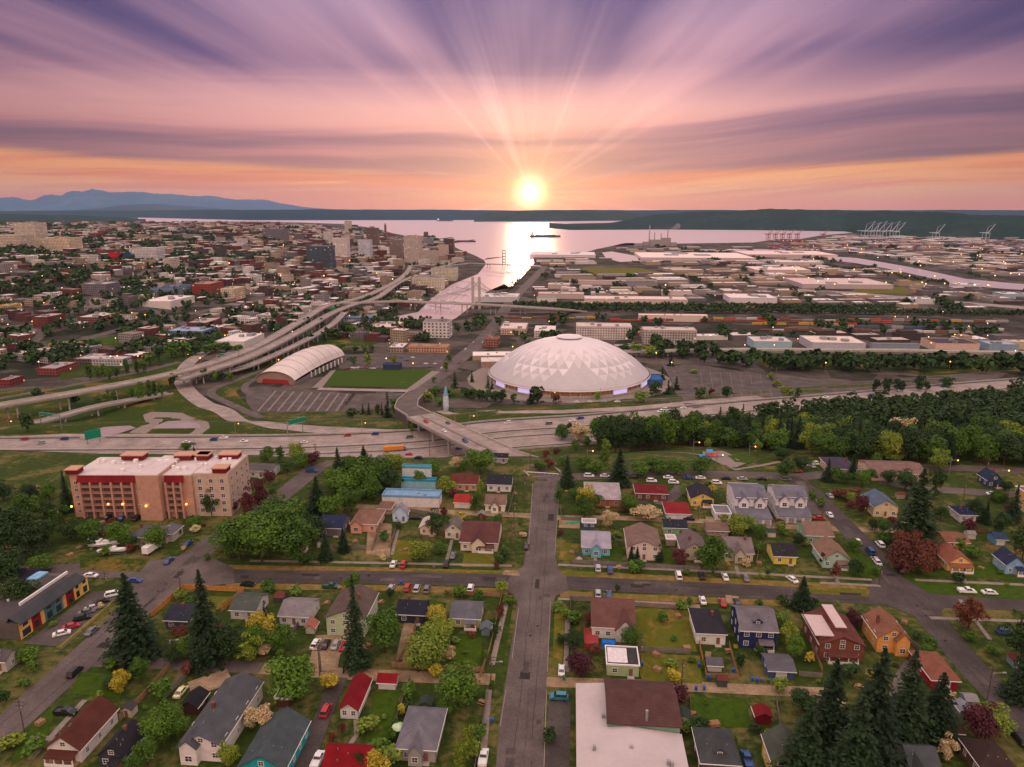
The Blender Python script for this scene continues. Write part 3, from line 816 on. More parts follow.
sheet('parking_lot', [(664, 366), (700, 365), (770, 376), (784, 401), (700, 401), (676, 394)], M_lot, 0.16, 20)
sheet('parking_lot', [(770, 373), (1000, 375), (985, 386), (905, 391), (842, 400), (795, 399)], M_lot, 0.15, 20)
sheet('parking_lot', [(684, 355), (745, 357), (766, 372), (697, 364)], M_lot, 0.17, 20)
sheet('parking_lot', [(452, 399), (500, 397), (486, 408), (446, 408)], M_lot, 0.15, 20)
sheet('grass_field', [(862, 286), (905, 287), (913, 294), (848, 293)], M_dry, 0.2, 60)
sheet('grass_field', [(585, 267), (640, 268), (670, 274), (600, 275), (578, 272)], M_dry, 0.2, 60)
sheet('grass_field', [(45, 342), (120, 336), (118, 343), (50, 346)], M_lawn, 0.2, 40)
sheet('grass_field', [(35, 433), (60, 412), (120, 402), (160, 408), (235, 425), (250, 436), (130, 434)], M_grass, 0.12, 10)
for poly in ([(-40, 436), (-40, 395), (60, 386), (178, 363), (184, 378), (190, 396), (212, 410), (240, 422), (160, 408), (120, 402), (60, 412), (35, 433)],
    [(214, 392), (236, 378), (262, 366), (300, 350), (330, 332), (345, 335), (330, 352), (296, 362), (262, 371), (246, 383), (236, 392), (246, 404), (262, 414), (300, 424), (410, 430), (412, 436), (330, 432), (262, 420), (228, 404)],
    [(440, 414), (690, 409), (690, 412), (600, 421), (500, 421), (440, 428)], [(452, 389), (488, 388), (520, 400), (640, 398), (690, 393), (690, 397), (560, 402), (440, 400)], [(690, 404), (790, 402), (860, 399), (1020, 382), (1020, 386), (860, 403), (760, 409), (690, 413)],
    [(60, 350), (140, 338), (180, 330), (230, 330), (262, 322), (262, 340), (200, 358), (150, 366), (60, 380)], [(330, 352), (345, 330), (400, 338), (340, 352)], [(640, 345), (745, 350), (1020, 354), (1020, 373), (900, 370), (770, 369), (745, 355), (684, 353)]):
    sheet('embankment_grass', poly, M_grass, 0.10, 14)
for y0, y1 in ((316.5, 317.5), (318, 319.5), (320.3, 322), (322, 324.5), (324, 327), (326, 330), (328.5, 333), (331, 335.5), (346.5, 347.5)):
    road('railway_track', [(500, y0), (700, (y0 * 2 + y1) / 3), (1060, y1 + .6)], 3.0, mat('rail_ballast', (0.06, 0.045, 0.04), .9, var=.3), .26, 40)
# stormwater pond with its path
sheet('footpath', [(129, 433), (150, 424), (143, 415), (152, 412), (182, 413), (206, 421), (210, 428), (196, 439), (180, 439), (193, 432), (198, 427), (180, 419), (163, 418), (158, 426), (146, 434)], M_gravel if False else M_walk, 0.16, 10)
mb = MB()
def pond(name, px):
    pts = [at(*p) for p in px]; z = max(p.z for p in pts) + 0.22
    water(name, px, z)
M_bay = M_water; M_water = mat('pond_water', (0.34, 0.25, 0.23), .12, var=.12, scale=.05, spec=.9)  # pink of the low sky's reflection put into the pond's base colour
water('pond', [(146, 432.5), (160, 424), (168, 421), (184, 420.5), (199, 424), (202, 429), (192, 433), (165, 434)], G(*at(175, 427).xy) + 0.5)
water('pond', [(78, 439), (90, 431), (104, 427), (130, 425.5), (136, 428), (120, 433), (104, 438)], G(*at(105, 432).xy) + 0.5)
M_water = M_bay

def elevated(name, pts, w, m, label, th=1.4, pier=30, solid=False, rail=True, cat='viaduct', group=None):
    """an elevated road: deck, parapets and piers that reach the ground"""
    root = thing(name, label, cat, (pts[0].x, pts[0].y, G(pts[0].x, pts[0].y)), 0, group)
    off = Vector(root.location)
    P = resample(pts, 12); ROADS.append((P, w))
    mb = MB(); vs = []
    for i, p in enumerate(P):
        d = P[min(i + 1, len(P) - 1)] - P[max(i - 1, 0)]; d.z = 0; d.normalize(); n = Vector((d.y, -d.x, 0))
        a, c = p - n * w / 2, p + n * w / 2
        zb = (min(G(a.x, a.y), G(c.x, c.y)) - 0.5 if solid else p.z - th)
        for q in ((a.x, a.y, zb), (a.x, a.y, p.z), (c.x, c.y, p.z), (c.x, c.y, zb)): vs.append(Vector(q) - off)
    fs = []
    for i in range(len(P) - 1):
        o = 4 * i
        fs.append((o + 1, o + 2, o + 6, o + 5)); fs.append((o, o + 1, o + 5, o + 4)); fs.append((o + 2, o + 3, o + 7, o + 6)); fs.append((o + 3, o, o + 4, o + 7))
    fs += [(0, 3, 2, 1), tuple(4 * (len(P) - 1) + k for k in (0, 1, 2, 3))]
    mb.add(vs, fs); mb.build('deck', m, root)
    if rail:
        for s in (-1, 1):
            mb = MB()
            Q = [Vector(p) - off for p in P]
            vs = []
            for i, p in enumerate(Q):
                d = Q[min(i + 1, len(Q) - 1)] - Q[max(i - 1, 0)]; d.z = 0; d.normalize(); n = Vector((d.y, -d.x, 0))
                a, c = p + n * s * (w / 2 - 0.4), p + n * s * (w / 2 + 0.02)
                vs += [(a.x, a.y, p.z), (a.x, a.y, p.z + 0.95), (c.x, c.y, p.z + 0.95), (c.x, c.y, p.z - 0.3)]
            fs = []
            for i in range(len(Q) - 1):
                o = 4 * i
                for k in range(3): fs.append((o + k, o + k + 1, o + 5 + k, o + 4 + k))
            mb.add(vs, fs); mb.build('parapet', M_concrete, root)
    if pier and not solid:
        L = 0.0; last = P[0]; acc = pier * 0.6
        for p in P[1:]:
            acc += (p - last).length; last = p
            if acc > pier:
                acc = 0
                g0 = G(p.x, p.y)
                if p.z - g0 < 2.0: continue
                q = p - off
                mb = MB()
                d = Vector((1, 0, 0))
                for s in (-0.3, 0.3):
                    mb.tube((q.x + s * w, q.y, g0 - off.z - 0.3), (q.x + s * w, q.y, q.z - th), 0.8, n=8)
                mb.box(q.x - w * 0.45, q.y - 0.8, q.z - th - 1.2, q.x + w * 0.45, q.y + 0.8, q.z - th + 0.05)
                mb.build('pier', M_concrete, root)
    return root
def zpts(lst): return [on_z(x, y, z) for x, y, z in lst]
p0, p1 = on_z(420, 415, -17), on_z(497, 452, -7)
elevated('road_bridge', [p0, p1], 19, M_fwy, 'wide concrete road bridge crossing over the freeway left of the dead-end avenue', 1.8, 16, cat='bridge')
elevated('bridge_ramp', [on_z(497, 452, -7), on_z(530, 463, -2.5), at(546, 476, 0.1)], 16, M_fwy, 'short concrete approach from the freeway bridge up to the end of the avenue', solid=True, cat='ramp')
elevated('bridge_ramp', [on_z(420, 415, -17), on_z(406, 407, -22), on_z(408, 400, -33), at(418, 391, 0.3)], 17, M_asph_old, 'curved road ramp joining the freeway bridge to the road past the museum', solid=True, cat='ramp')
mk = MB(); pb = resample([p0 + Vector((0, 0, 0.04)), p1 + Vector((0, 0, 0.04))], 6)
ribbon(pb, 1.6, 0.5, fixedz=True, dz=0.25, mb=mk); kind(mk.build('road_median', M_walk))
z0 = -38
elevated('viaduct', smoothline([on_z(-60, 414, -36), on_z(0, 405, -36), on_z(100, 388, -36), on_z(178, 372, -36), on_z(235, 355, -36), on_z(268, 340, -36), on_z(302, 320, -37), on_z(326, 306, -38), on_z(350, 300.5, -38), on_z(375, 292, -38), on_z(398, 280, -39), on_z(408, 271, -44), on_z(412, 262, -48)]), 13, M_fwy, 'long curving concrete viaduct on the left, sweeping past poplars into downtown', 1.6, 32)
elevated('viaduct', smoothline([on_z(180, 379, -40), on_z(250, 356, -37), on_z(300, 331, -37), on_z(330, 314, -38), on_z(352, 305, -38), on_z(378, 297, -38), on_z(402, 281, -40), on_z(435, 269, -43), on_z(456, 262, -47)]), 12, M_fwy, 'nearer viaduct deck running beside the first and ending by the waterfront', 1.6, 32)
elevated('viaduct', smoothline([on_z(215, 374, -47), on_z(250, 365, -43), on_z(296, 345, -41), on_z(330, 326, -40), on_z(345, 312, -38.5)]), 9, M_fwy, 'lowest slender ramp on piers rising from the arched museum to the viaducts', 1.3, 28)
elevated('viaduct', smoothline([on_z(10, 430, -41), on_z(50, 419, -41), on_z(94, 407, -42), on_z(130, 400, -45), on_z(170, 393, -49)]), 9, M_fwy, 'short low overpass beside the green sign gantry at the left edge', 1.4, 26)
elevated('viaduct', [on_z(344, 303, -38.2), on_z(400, 301, -36), on_z(478, 304, -33), on_z(560, 309, -42), on_z(585, 311, -49)], 14, M_fwy, 'straight bridge deck leading across the marina waterway under the cable pylons', 1.6, 40)
elevated('drawbridge_deck', [on_z(440, 266, -44), on_z(470, 263, -38), on_z(504, 264, -36), on_z(541, 266, -42)], 12, M_metal, 'dark far bridge deck crossing the waterway between two lift towers', 2.5, 60, rail=False, cat='bridge')
elevated('viaduct', [on_z(560, 352, -44), on_z(760, 349, -42), on_z(900, 350, -42), on_z(1100, 354, -42)], 9, M_concrete, 'long low elevated road in front of the warehouses beyond the right tree belt', 1.4, 30)

# haze over everything
mb = MB(); mb.box(-29000, -1500, -75, 29000, 33300, 950)
m = bpy.data.materials.new('haze'); m.use_nodes = True; m.node_tree.nodes.clear()
o_ = m.node_tree.nodes.new('ShaderNodeOutputMaterial'); pv = m.node_tree.nodes.new('ShaderNodeVolumePrincipled')
pv.inputs['Color'].default_value = (0.55, 0.74, 1.0, 1); pv.inputs['Density'].default_value = 1.7e-5
pv.inputs['Anisotropy'].default_value = 0.2
m.node_tree.links.new(pv.outputs[0], o_.inputs['Volume'])
kind(mb.build('haze', m), 'stuff')

# ------------------------------------------------------------------ trees
def quads_mesh(name, C, N, S, m, rnd, aspect=1.0):
    """leaf clumps: one small bent quad per point C with normal N and size S"""
    C = np.array(C); N = np.array(N); S = np.array(S)
    N /= np.linalg.norm(N, axis=1)[:, None] + 1e-9
    T = rnd.normal(size=N.shape); A = np.cross(N, T); A /= np.linalg.norm(A, axis=1)[:, None] + 1e-9
    B = np.cross(N, A) * aspect
    s = S[:, None]
    V = np.stack([C - A * s - B * s * 0.7, C + A * s * 0.8 - B * s, C + A * s + B * s * 0.75 - N * s * 0.3, C - A * s * 0.7 + B * s], 1).reshape(-1, 3)
    n = len(C)
    me = bpy.data.meshes.new(name)
    me.from_pydata([], [], []) if False else None
    me.vertices.add(4 * n); me.vertices.foreach_set('co', V.astype(np.float32).ravel())
    me.loops.add(4 * n); me.loops.foreach_set('vertex_index', np.arange(4 * n, dtype=np.int32))
    me.polygons.add(n); me.polygons.foreach_set('loop_start', np.arange(0, 4 * n, 4, dtype=np.int32)); me.polygons.foreach_set('loop_total', np.full(n, 4, np.int32))
    me.update(); me.validate(); me.materials.append(m)
    return me
def crown_round(seed, n_lobes=26, per=190, leaf=0.195, flat=0.85, squeeze=1.0):
    rnd = np.random.default_rng(seed)
    C = []; N = []; S = []
    for k in range(n_lobes):
        d = rnd.normal(size=3); d /= np.linalg.norm(d); rr = rnd.uniform(0.25, 1.0)
        c = np.array([d[0] * 0.62 * rr * squeeze, d[1] * 0.62 * rr * squeeze, d[2] * 0.62 * rr * flat]) * 5
        lr = rnd.uniform(0.9, 2.1) * (1.1 - 0.25 * rr)
        m_ = int(per * (lr / 1.8) ** 2)
        dd = rnd.normal(size=(m_, 3)); dd /= np.linalg.norm(dd, axis=1)[:, None]
        dd[:, 2] = np.where(dd[:, 2] < -0.3, -dd[:, 2], dd[:, 2])
        p = c + dd * lr * rnd.uniform(0.72, 1.08, (m_, 1)) * np.array([squeeze, squeeze, 0.85])
        C.append(p); N.append(dd + rnd.normal(size=dd.shape) * 0.45 + np.array([0, 0, 0.35])); S.append(rnd.uniform(0.6, 1.35, m_) * leaf)
    C = np.concatenate(C); C[:, 2] -= C[:, 2].min(); top = C[:, 2].max(); C[:, 2] = C[:, 2] / top * 7.9 + 1.8
    w = max(np.percentile(np.abs(C[:, 0]), 98), np.percentile(np.abs(C[:, 1]), 98)); C[:, :2] *= 3.9 / w
    return C, np.concatenate(N), np.concatenate(S)
def crown_conifer(seed, layers=42, r0=3.4, leaf=0.22, per=14, br=15, power=0.85):
    rnd = np.random.default_rng(seed)
    C = []; N = []; S = []
    for k in range(layers):
        t = k / (layers - 1); z = 1.6 + 18.2 * t
        rad = r0 * (1 - t) ** power * rnd.uniform(0.8, 1.12) + 0.12
        nb = max(4, int(br * (1 - 0.55 * t)))
        for b_ in range(nb):
            a = rnd.uniform(0, 6.283); L = rad * rnd.uniform(0.6, 1.2)
            m_ = max(2, int(per * (0.35 + 0.65 * (1 - t))))
            for q in range(m_):
                f = (q + rnd.uniform(0.2, 1)) / m_
                sp = rnd.normal() * 0.16 * L * f
                C.append([math.cos(a) * L * f - math.sin(a) * sp, math.sin(a) * L * f + math.cos(a) * sp, z - 0.32 * L * f * f - rnd.uniform(0, 0.35)])
                N.append([math.cos(a) * 0.5 + rnd.normal() * 0.3, math.sin(a) * 0.5 + rnd.normal() * 0.3, 0.8]); S.append(leaf * rnd.uniform(0.6, 1.25) * (0.55 + 0.45 * (1 - t)))
    return C, N, S
def trunk_mesh(name, h, r, limbs, seed, spread=2.2):
    rnd = random.Random(seed); mb = MB()
    mb.tube((0, 0, -0.4), (0.05, 0, h * 0.45), r, r * 0.7, 7); mb.tube((0.05, 0, h * 0.44), (0, 0.08, h), r * 0.7, r * 0.2, 6)
    for i in range(limbs):
        a = rnd.uniform(0, 6.28); z = h * rnd.uniform(0.35, 0.7); e = spread * rnd.uniform(0.6, 1.2)
        mb.tube((0, 0, z), (math.cos(a) * e, math.sin(a) * e, z + h * rnd.uniform(0.12, 0.28)), r * 0.35, r * 0.1, 5)
    return mb.mesh(name, M_bark)
TM = {}
def tm(kind_, matname, var):
    key = (kind_, matname, var)
    if key in TM: return TM[key]
    rnd = np.random.default_rng(var * 7 + 3)
    m = MATS[matname]
    if kind_ == 'round': me = quads_mesh('crown', *crown_round(var * 13 + 1), m, rnd); H0, W0 = 9.7, 8.2
    elif kind_ == 'tall': me = quads_mesh('crown', *crown_round(var * 17 + 2, 26, 150, 0.20, 1.7, 0.8), m, rnd); H0, W0 = 9.7, 8.2
    elif kind_ == 'bush': me = quads_mesh('crown', *crown_round(var * 19 + 5, 9, 60, 0.55, 0.6), m, rnd); H0, W0 = 9.7, 8.2
    elif kind_ == 'conifer': me = quads_mesh('crown', *crown_conifer(var * 5 + 1), m, rnd, 1.5); H0, W0 = 20.0, 6.4
    elif kind_ == 'lofar': me = quads_mesh('crown', *crown_round(var * 23 + 1, 8, 20, 1.0), m, rnd); H0, W0 = 9.7, 8.2
    elif kind_ == 'lowood': me = quads_mesh('crown', *crown_round(var * 29 + 1, 11, 45, 0.55), m, rnd); H0, W0 = 9.7, 8.2
    elif kind_ == 'loconifer': me = quads_mesh('crown', *crown_conifer(var * 5 + 1, 14, 3.4, 0.85, 4, 6), m, rnd, 1.4); H0, W0 = 20.0, 6.4
    if kind_ in ('conifer', 'loconifer'): tr = trunk_mesh('trunk', 19.0, 0.32, 0, var)
    else: tr = trunk_mesh('trunk', 6.2, 0.24, 6, var)
    TM[key] = (me, tr, H0, W0)
    return TM[key]
AUTO = []       # things whose label is worked out from their neighbours at the end
def plant(p, h, w, kind_, leaf, cat, look, group, var=None, name=None):
    var = random.randrange(4) if var is None else var
    me, tr, H0, W0 = tm(kind_, leaf, var)
    root = link(name or {'conifer': 'conifer_tree', 'bush': 'bush'}.get(cat) or {'leaf_purple': 'purple_leaf_tree', 'leaf_red': 'red_leaf_tree', 'leaf_blossom': 'blossoming_tree'}.get(leaf, 'poplar_tree' if 'slender' in look else 'tree'), None, None, p, random.uniform(0, 6.28))
    link('trunk', tr, root); link('crown', me, root)
    root.scale = (w / W0, w / W0, h / H0)
    root['category'] = cat; root['group'] = group
    AUTO.append((root, look, p)); return root
def hgt(p, top_y):
    r = ray(proj(p)[0], top_y); t = math.hypot(p.x, p.y) / math.hypot(r.x, r.y)
    return CAMZ + r.z * t - p.z
def dep(p): return p.y * cp - (p.z - CAMZ) * sp_
TREECOL = {'g': ('leaf_green', 'green'), 'l': ('leaf_lime', 'bright yellow-green'), 'y': ('leaf_yellow', 'golden yellow'), 'p': ('leaf_purple', 'dark purple'), 'r': ('leaf_red', 'russet red'), 'b': ('leaf_blossom', 'pale blossoming'), 'd': ('leaf_dark', 'dark green')}
def T(px, base, top, wpx, c='g', k=None, grp=None):
    p = at(px, base); w = wpx * dep(p) / FPX; h = max(1.0, hgt(p, top) - 0.0)
    if c == 'c':
        return plant(p, h, w * 1.05, 'conifer', 'leaf_conifer', 'conifer', 'tall dark conifer' if h > 12 else 'small dark conifer', grp or 'conifers among the houses')
    leaf, nm = TREECOL[c]
    if h < 4.0 or k == 'bush':
        return plant(p, h, w, 'bush', leaf, 'bush', '%s %s' % ('low' if h < 2.2 else 'rounded', nm) + ' bush', grp or 'bushes in the yards')
    return plant(p, h, w, 'tall' if h > w * 1.35 else 'round', leaf, 'tree', '%s%s tree' % ('tall ' if h > 11 else 'small ' if h < 6.5 else '', nm), grp or 'leafy trees among the houses')

for a in [(135, 657, 569, 48), (209, 663, 566, 38), (357, 668, 573, 27), (318, 513, 475, 24), (326, 560, 530, 15), (339, 484, 447, 18), (364, 462, 445, 12), (619, 484, 448, 24), (567, 486, 455, 17),
          (631, 560, 545, 6), (637, 560, 546, 6), (659, 560, 543, 10), (826, 752, 655, 52), (868, 770, 642, 62), (902, 745, 645, 50), (934, 738, 668, 46), (800, 790, 700, 56), (850, 800, 690, 60), (801, 608, 575, 22),
          (913, 548, 466, 46), (827, 481, 457, 12), (852, 478, 452, 10), (1012, 523, 482, 16), (440, 455 - 12, 430, 1), (1020, 700, 640, 34), (985, 523, 500, 12), (914, 500, 480, 14), (344, 552, 526, 13)]:
    if a[3] > 2: T(*a, 'c')
TREES = [
 # left of the crossing
 (240, 560, 517, 46, 'g'), (262, 562, 514, 44, 'g'), (288, 545, 500, 46, 'g'), (300, 562, 520, 40, 'g'), (232, 548, 522, 30, 'g'), (275, 530, 498, 34, 'g'), (256, 540, 512, 36, 'g'), (312, 540, 515, 30, 'd'), (330, 520, 494, 28, 'g'),
 (346, 500, 470, 30, 'g'), (362, 492, 458, 34, 'g'), (378, 484, 455, 28, 'g'), (350, 480, 455, 24, 'g'), (372, 500, 476, 26, 'g'), (392, 470, 452, 24, 'l'), (390, 492, 470, 26, 'd'), (335, 492, 468, 22, 'g'), (352, 512, 488, 24, 'g'),
 (268, 464, 446, 16, 'g'), (280, 462, 446, 10, 'g'), (298, 462, 442, 18, 'l'), (312, 466, 451, 16, 'p'), (303, 468, 452, 18, 'g'), (288, 474, 461, 14, 'g'), (196, 468, 446, 10, 'c'),
 (186, 452, 442, 12, 'g'), (437, 536, 508, 22, 'd'), (418, 560, 540, 24, 'l'), (440, 553, 542, 14, 'g'), (420, 490, 470, 14, 'g'), (446, 493, 476, 18, 'l'), (432, 476, 460, 18, 'g'), (480, 474, 448, 28, 'g'), (457, 470, 456, 14, 'b'), (464, 471, 460, 12, 'g'),
 (481, 500, 480, 10, 'l'), (476, 512, 492, 12, 'g'), (497, 526, 514, 12, 'g'), (505, 555, 545, 9, 'g'), (270, 484, 470, 12, 'p'), (260, 512, 478, 18, 'p'), (250, 520, 486, 16, 'p'), (233, 512, 500, 13, 'p'), (273, 497, 487, 8, 'g'),
 (212, 516, 488, 16, 'd'), (222, 510, 496, 12, 'g'), (195, 528, 516, 14, 'g'), (91, 540, 520, 26, 'g'), (119, 546, 521, 26, 'g'), (157, 549, 526, 22, 'g'), (178, 536, 528, 10, 'g'), (134, 549, 536, 12, 'd'), (72, 540, 520, 20, 'd'),
 (20, 545, 505, 34, 'd'), (0, 560, 510, 40, 'd'), (34, 560, 520, 30, 'd'), (48, 545, 520, 24, 'd'), (10, 590, 550, 36, 'd'), (60, 525, 500, 18, 'g'), (68, 512, 468, 14, 'c'), (28, 520, 492, 26, 'g'), (40, 572, 555, 26, 'g'), (-20, 540, 480, 50, 'd'), (30, 500, 484, 20, 'd'), (50, 500, 482, 16, 'g'), (4, 500, 480, 20, 'd'), (22, 610, 575, 30, 'd'), (50, 518, 500, 18, 'd'),
 # block below the cross street, left
 (142, 680, 655, 20, 'g'), (230, 662, 625, 34, 'd'), (256, 655, 625, 26, 'g'), (262, 640, 612, 30, 'y'), (250, 662, 630, 24, 'l'), (283, 652, 625, 26, 'g'), (266, 655, 645, 14, 'b'), (185, 655, 636, 24, 'g'), (174, 662, 645, 18, 'd'), (195, 640, 620, 14, 'g'),
 (385, 652, 610, 40, 'g'), (428, 668, 632, 40, 'l'), (440, 640, 620, 30, 'l'), (418, 672, 648, 26, 'l'), (437, 625, 605, 22, 'y'), (450, 660, 645, 12, 'b'), (297, 700, 655, 48, 'g'), (460, 705, 668, 42, 'g'), (444, 715, 700, 16, 'g'), (437, 678, 665, 13, 'y', 'bush'), (478, 600, 590, 10, 'g'),
 (468, 762, 724, 16, 'l'), (461, 772, 740, 14, 'l'), (492, 690, 680, 6, 'g'), (376, 775, 752, 26, 'y'), (402, 716, 703, 9, 'y', 'bush'), (393, 742, 728, 9, 'g', 'bush'), (388, 752, 740, 9, 'g', 'bush'), (395, 730, 718, 8, 'g', 'bush'), (361, 775, 752, 12, 'd'),
 (265, 735, 705, 20, 'b'), (252, 728, 708, 18, 'b'), (228, 765, 742, 22, 'l'), (160, 745, 712, 30, 'g'), (148, 765, 738, 26, 'g'), (170, 728, 700, 26, 'g'), (135, 775, 752, 20, 'g'), (180, 735, 715, 20, 'g'), (333, 742, 732, 10, 'r', 'bush'), (342, 733, 724, 8, 'r', 'bush'),
 (262, 608, 598, 9, 'd'), (390, 598, 588, 8, 'd', 'bush'), (496, 640, 620, 10, 'd'),
 # block below, right of the avenue
 (578, 675, 650, 28, 'p'), (573, 650, 632, 18, 'd'), (589, 625, 612, 11, 'r'), (681, 612, 600, 13, 'l', 'bush'), (617, 592, 584, 6, 'd'), (631, 650, 628, 20, 'g'), (789, 648, 622, 20, 'l'), (795, 658, 636, 20, 'g'), (783, 630, 610, 18, 'l'), (851, 630, 608, 14, 'p'), (858, 626, 616, 12, 'r', 'bush'),
 (968, 629, 598, 28, 'r'), (1018, 672, 618, 32, 'd'), (993, 655, 645, 14, 'g', 'bush'), (980, 740, 700, 34, 'p'), (992, 735, 706, 34, 'l'), (948, 705, 690, 12, 'b'), (945, 762, 730, 16, 'b'), (927, 660, 645, 18, 'g'), (915, 700, 680, 16, 'd'), (758, 608, 600, 9, 'g', 'bush'),
 (512 - 12, 620, 604, 9, 'r'), (486, 580 + 80, 650, 8, 'g', 'bush'), (511, 600, 592, 7, 'r', 'bush'), (740, 668, 655, 10, 'd', 'bush'), (702, 640 + 30, 660, 6, 'g', 'bush'),
 # block above the cross street, right
 (586, 516, 486, 20, 'y'), (584, 519, 494, 24, 'g'), (574, 500, 488, 12, 'g'), (591, 512, 492, 22, 'g'), (559, 503, 487, 10, 'g'), (609, 528, 510, 16, 'b'), (646, 519, 506, 28, 'b'), (628, 512, 494, 18, 'g'), (684, 495, 484, 10, 'l'), (713, 493, 485, 8, 'y', 'bush'), (713, 573, 537, 32, 'g'), (724, 524, 515, 9, 'l'), (737, 534, 514, 22, 'l'), (748, 530, 516, 18, 'l'),
 (610, 545, 534, 9, 'g', 'bush'), (776, 560, 548, 10, 'l', 'bush'), (824, 566, 553, 9, 'd', 'bush'), (798, 547, 533, 13, 'd'), (760, 538, 524, 12, 'g'), (835, 580, 565, 9, 'r', 'bush'), (855, 575, 558, 16, 'd'), (779, 526, 518, 9, 'r', 'bush'), (783, 536, 528, 10, 'g', 'bush'), (758, 552, 545, 9, 'g', 'bush'),
 (914, 566, 530, 28, 'r'), (905, 555, 528, 24, 'r'), (900, 572, 540, 30, 'r'), (925, 560, 538, 24, 'r'), (922, 575, 550, 20, 'r'), (860, 516, 494, 18, 'p'), (851, 503, 492, 14, 'l'), (872, 530, 518, 12, 'd'), (934, 500, 466, 18, 'd'), (882, 534, 518, 14, 'g'), (840, 497, 489, 16, 'r', 'bush'), (848, 500, 490, 20, 'r', 'bush'), (856, 494, 488, 10, 'r', 'bush'), (850, 508, 500, 10, 'r', 'bush'), (812, 500, 490, 10, 'g', 'bush'), (820, 507, 497, 8, 'g', 'bush'),
 (974, 518, 497, 18, 'd'), (940, 520, 505, 16, 'd'), (1000, 535, 512, 20, 'd'), (968, 530, 520, 14, 'p', 'bush'), (1022, 560, 520, 24, 'd'), (1005, 492, 480, 12, 'd'), (960, 548, 538, 14, 'g', 'bush'), (970, 556, 545, 14, 'g', 'bush'), (998, 503, 490, 12, 'g'),
 # garden strip north of the top street
 (562, 466, 458, 12, 'g', 'bush'), (582, 470, 455, 16, 'g'), (596, 474, 462, 20, 'g'), (640, 475, 462, 24, 'g'), (660, 474, 460, 22, 'g'), (676, 474, 460, 20, 'g'), (700, 475, 456, 24, 'g'), (650, 470, 456, 20, 'g'), (606, 458, 438, 10, 'l'), (629, 449, 434, 9, 'l'), (604, 470, 448, 12, 'g'), (550, 468, 458, 12, 'r', 'bush'), (575, 452, 440, 10, 'g'), (587, 449, 436, 9, 'g'), (546, 458, 450, 8, 'r', 'bush'), (556, 455, 448, 8, 'p', 'bush'), (540, 470, 461, 14, 'g', 'bush'), (708, 450, 438, 8, 'l'),
 (578, 441, 422, 24, 'b'), (562, 440, 424, 16, 'g'), (570, 436, 422, 10, 'd'), (836, 482, 466, 14, 'g'), (800, 470, 455, 18, 'd'), (786, 478, 460, 20, 'g'), (780, 460, 446, 18, 'd'), (862, 486, 470, 16, 'g'), (870, 480, 468, 12, 'g'), (846, 484, 472, 12, 'g'), (905, 490, 470, 22, 'd'), (888, 484, 470, 14, 'd'), (893, 462, 452, 16, 'l'), (940, 470, 448, 20, 'l'), (757, 455, 438, 10, 'l'), (876, 465, 452, 12, 'g'),
]
for a in TREES: T(*a)

# the wooded slope to the right of the freeway bridge: the near rows are trees of their own, the back rows one mass
rw = random.Random(11)
WOOD = []
n = 0; pl_ = []
for _ in range(9000):
    if n >= 330: break
    px = rw.uniform(590, 1060); lo = np.interp(px, [590, 700, 760, 850, 1050], [444, 446, 450, 462, 466])
    fy = float(np.interp(px, [590, 700, 850, 1024, 1060], [434, 424, 410, 398, 396]))
    py = rw.uniform(fy + 2, lo)
    p = at(px, py)
    if abs(p.y - np.interp(p.x, FX, FY)) < 37: continue
    if any((Vector(p) - q).length < 7.0 for q in pl_): continue
    pl_.append(Vector(p)); n += 1
    h = rw.uniform(12, 18); w = rw.uniform(11, 15); c = rw.choice('ggddddgg' + 'l' + 'd')
    if py < lo - 20: WOOD.append((p, h * 1.25, w)); continue
    if rw.random() < 0.16: plant(p, h * 1.25, w * 0.6, 'conifer', 'leaf_conifer', 'conifer', 'dark wood conifer', 'conifers in the freeway wood'); continue
    if rw.random() < 0.05: c = 'b'
    plant(p, h, w, 'round', TREECOL[c][0], 'tree', TREECOL[c][1] + ' wood tree', 'trees of the wood along the freeway')
for k in range(150):
    px = rw.uniform(588, 1060); fy = float(np.interp(px, [590, 700, 850, 1024, 1060], [430, 418, 403, 391, 388])); c0 = on_z(px, fy, -25)
    y_ = float(np.interp(c0.x, FX, FY)) - rw.uniform(39, 70); p = Vector((c0.x, y_, G(c0.x, y_)))
    if any((p - q).length < 5.5 for q in pl_): continue
    pl_.append(p); h = rw.uniform(17, 24); w = rw.uniform(12, 16); x_ = proj(p)[0]
    if x_ < 770: plant(p, h, w, 'round', TREECOL[rw.choice('ggddd')][0], 'tree', rw.choice(['tall roadside', 'big roadside']) + ' tree', 'trees of the wood along the freeway')
    else: WOOD.append((p, h, w))
# tree belt beyond the big parking lots: small and far, one mass
BELT = []
n = 0
for _ in range(4000):
    if n >= 62: break
    px = rw.uniform(655, 1040); base = np.interp(px, [655, 700, 760, 900, 1000, 1040], [356, 364, 371, 373, 374, 382]); py = base - rw.uniform(0, 7 if px > 745 else 9)
    p = at(px, py)
    if any((Vector(p) - q[0]).length < 9 for q in BELT): continue
    BELT.append((p, rw.uniform(13, 20), rw.uniform(12, 17))); n += 1
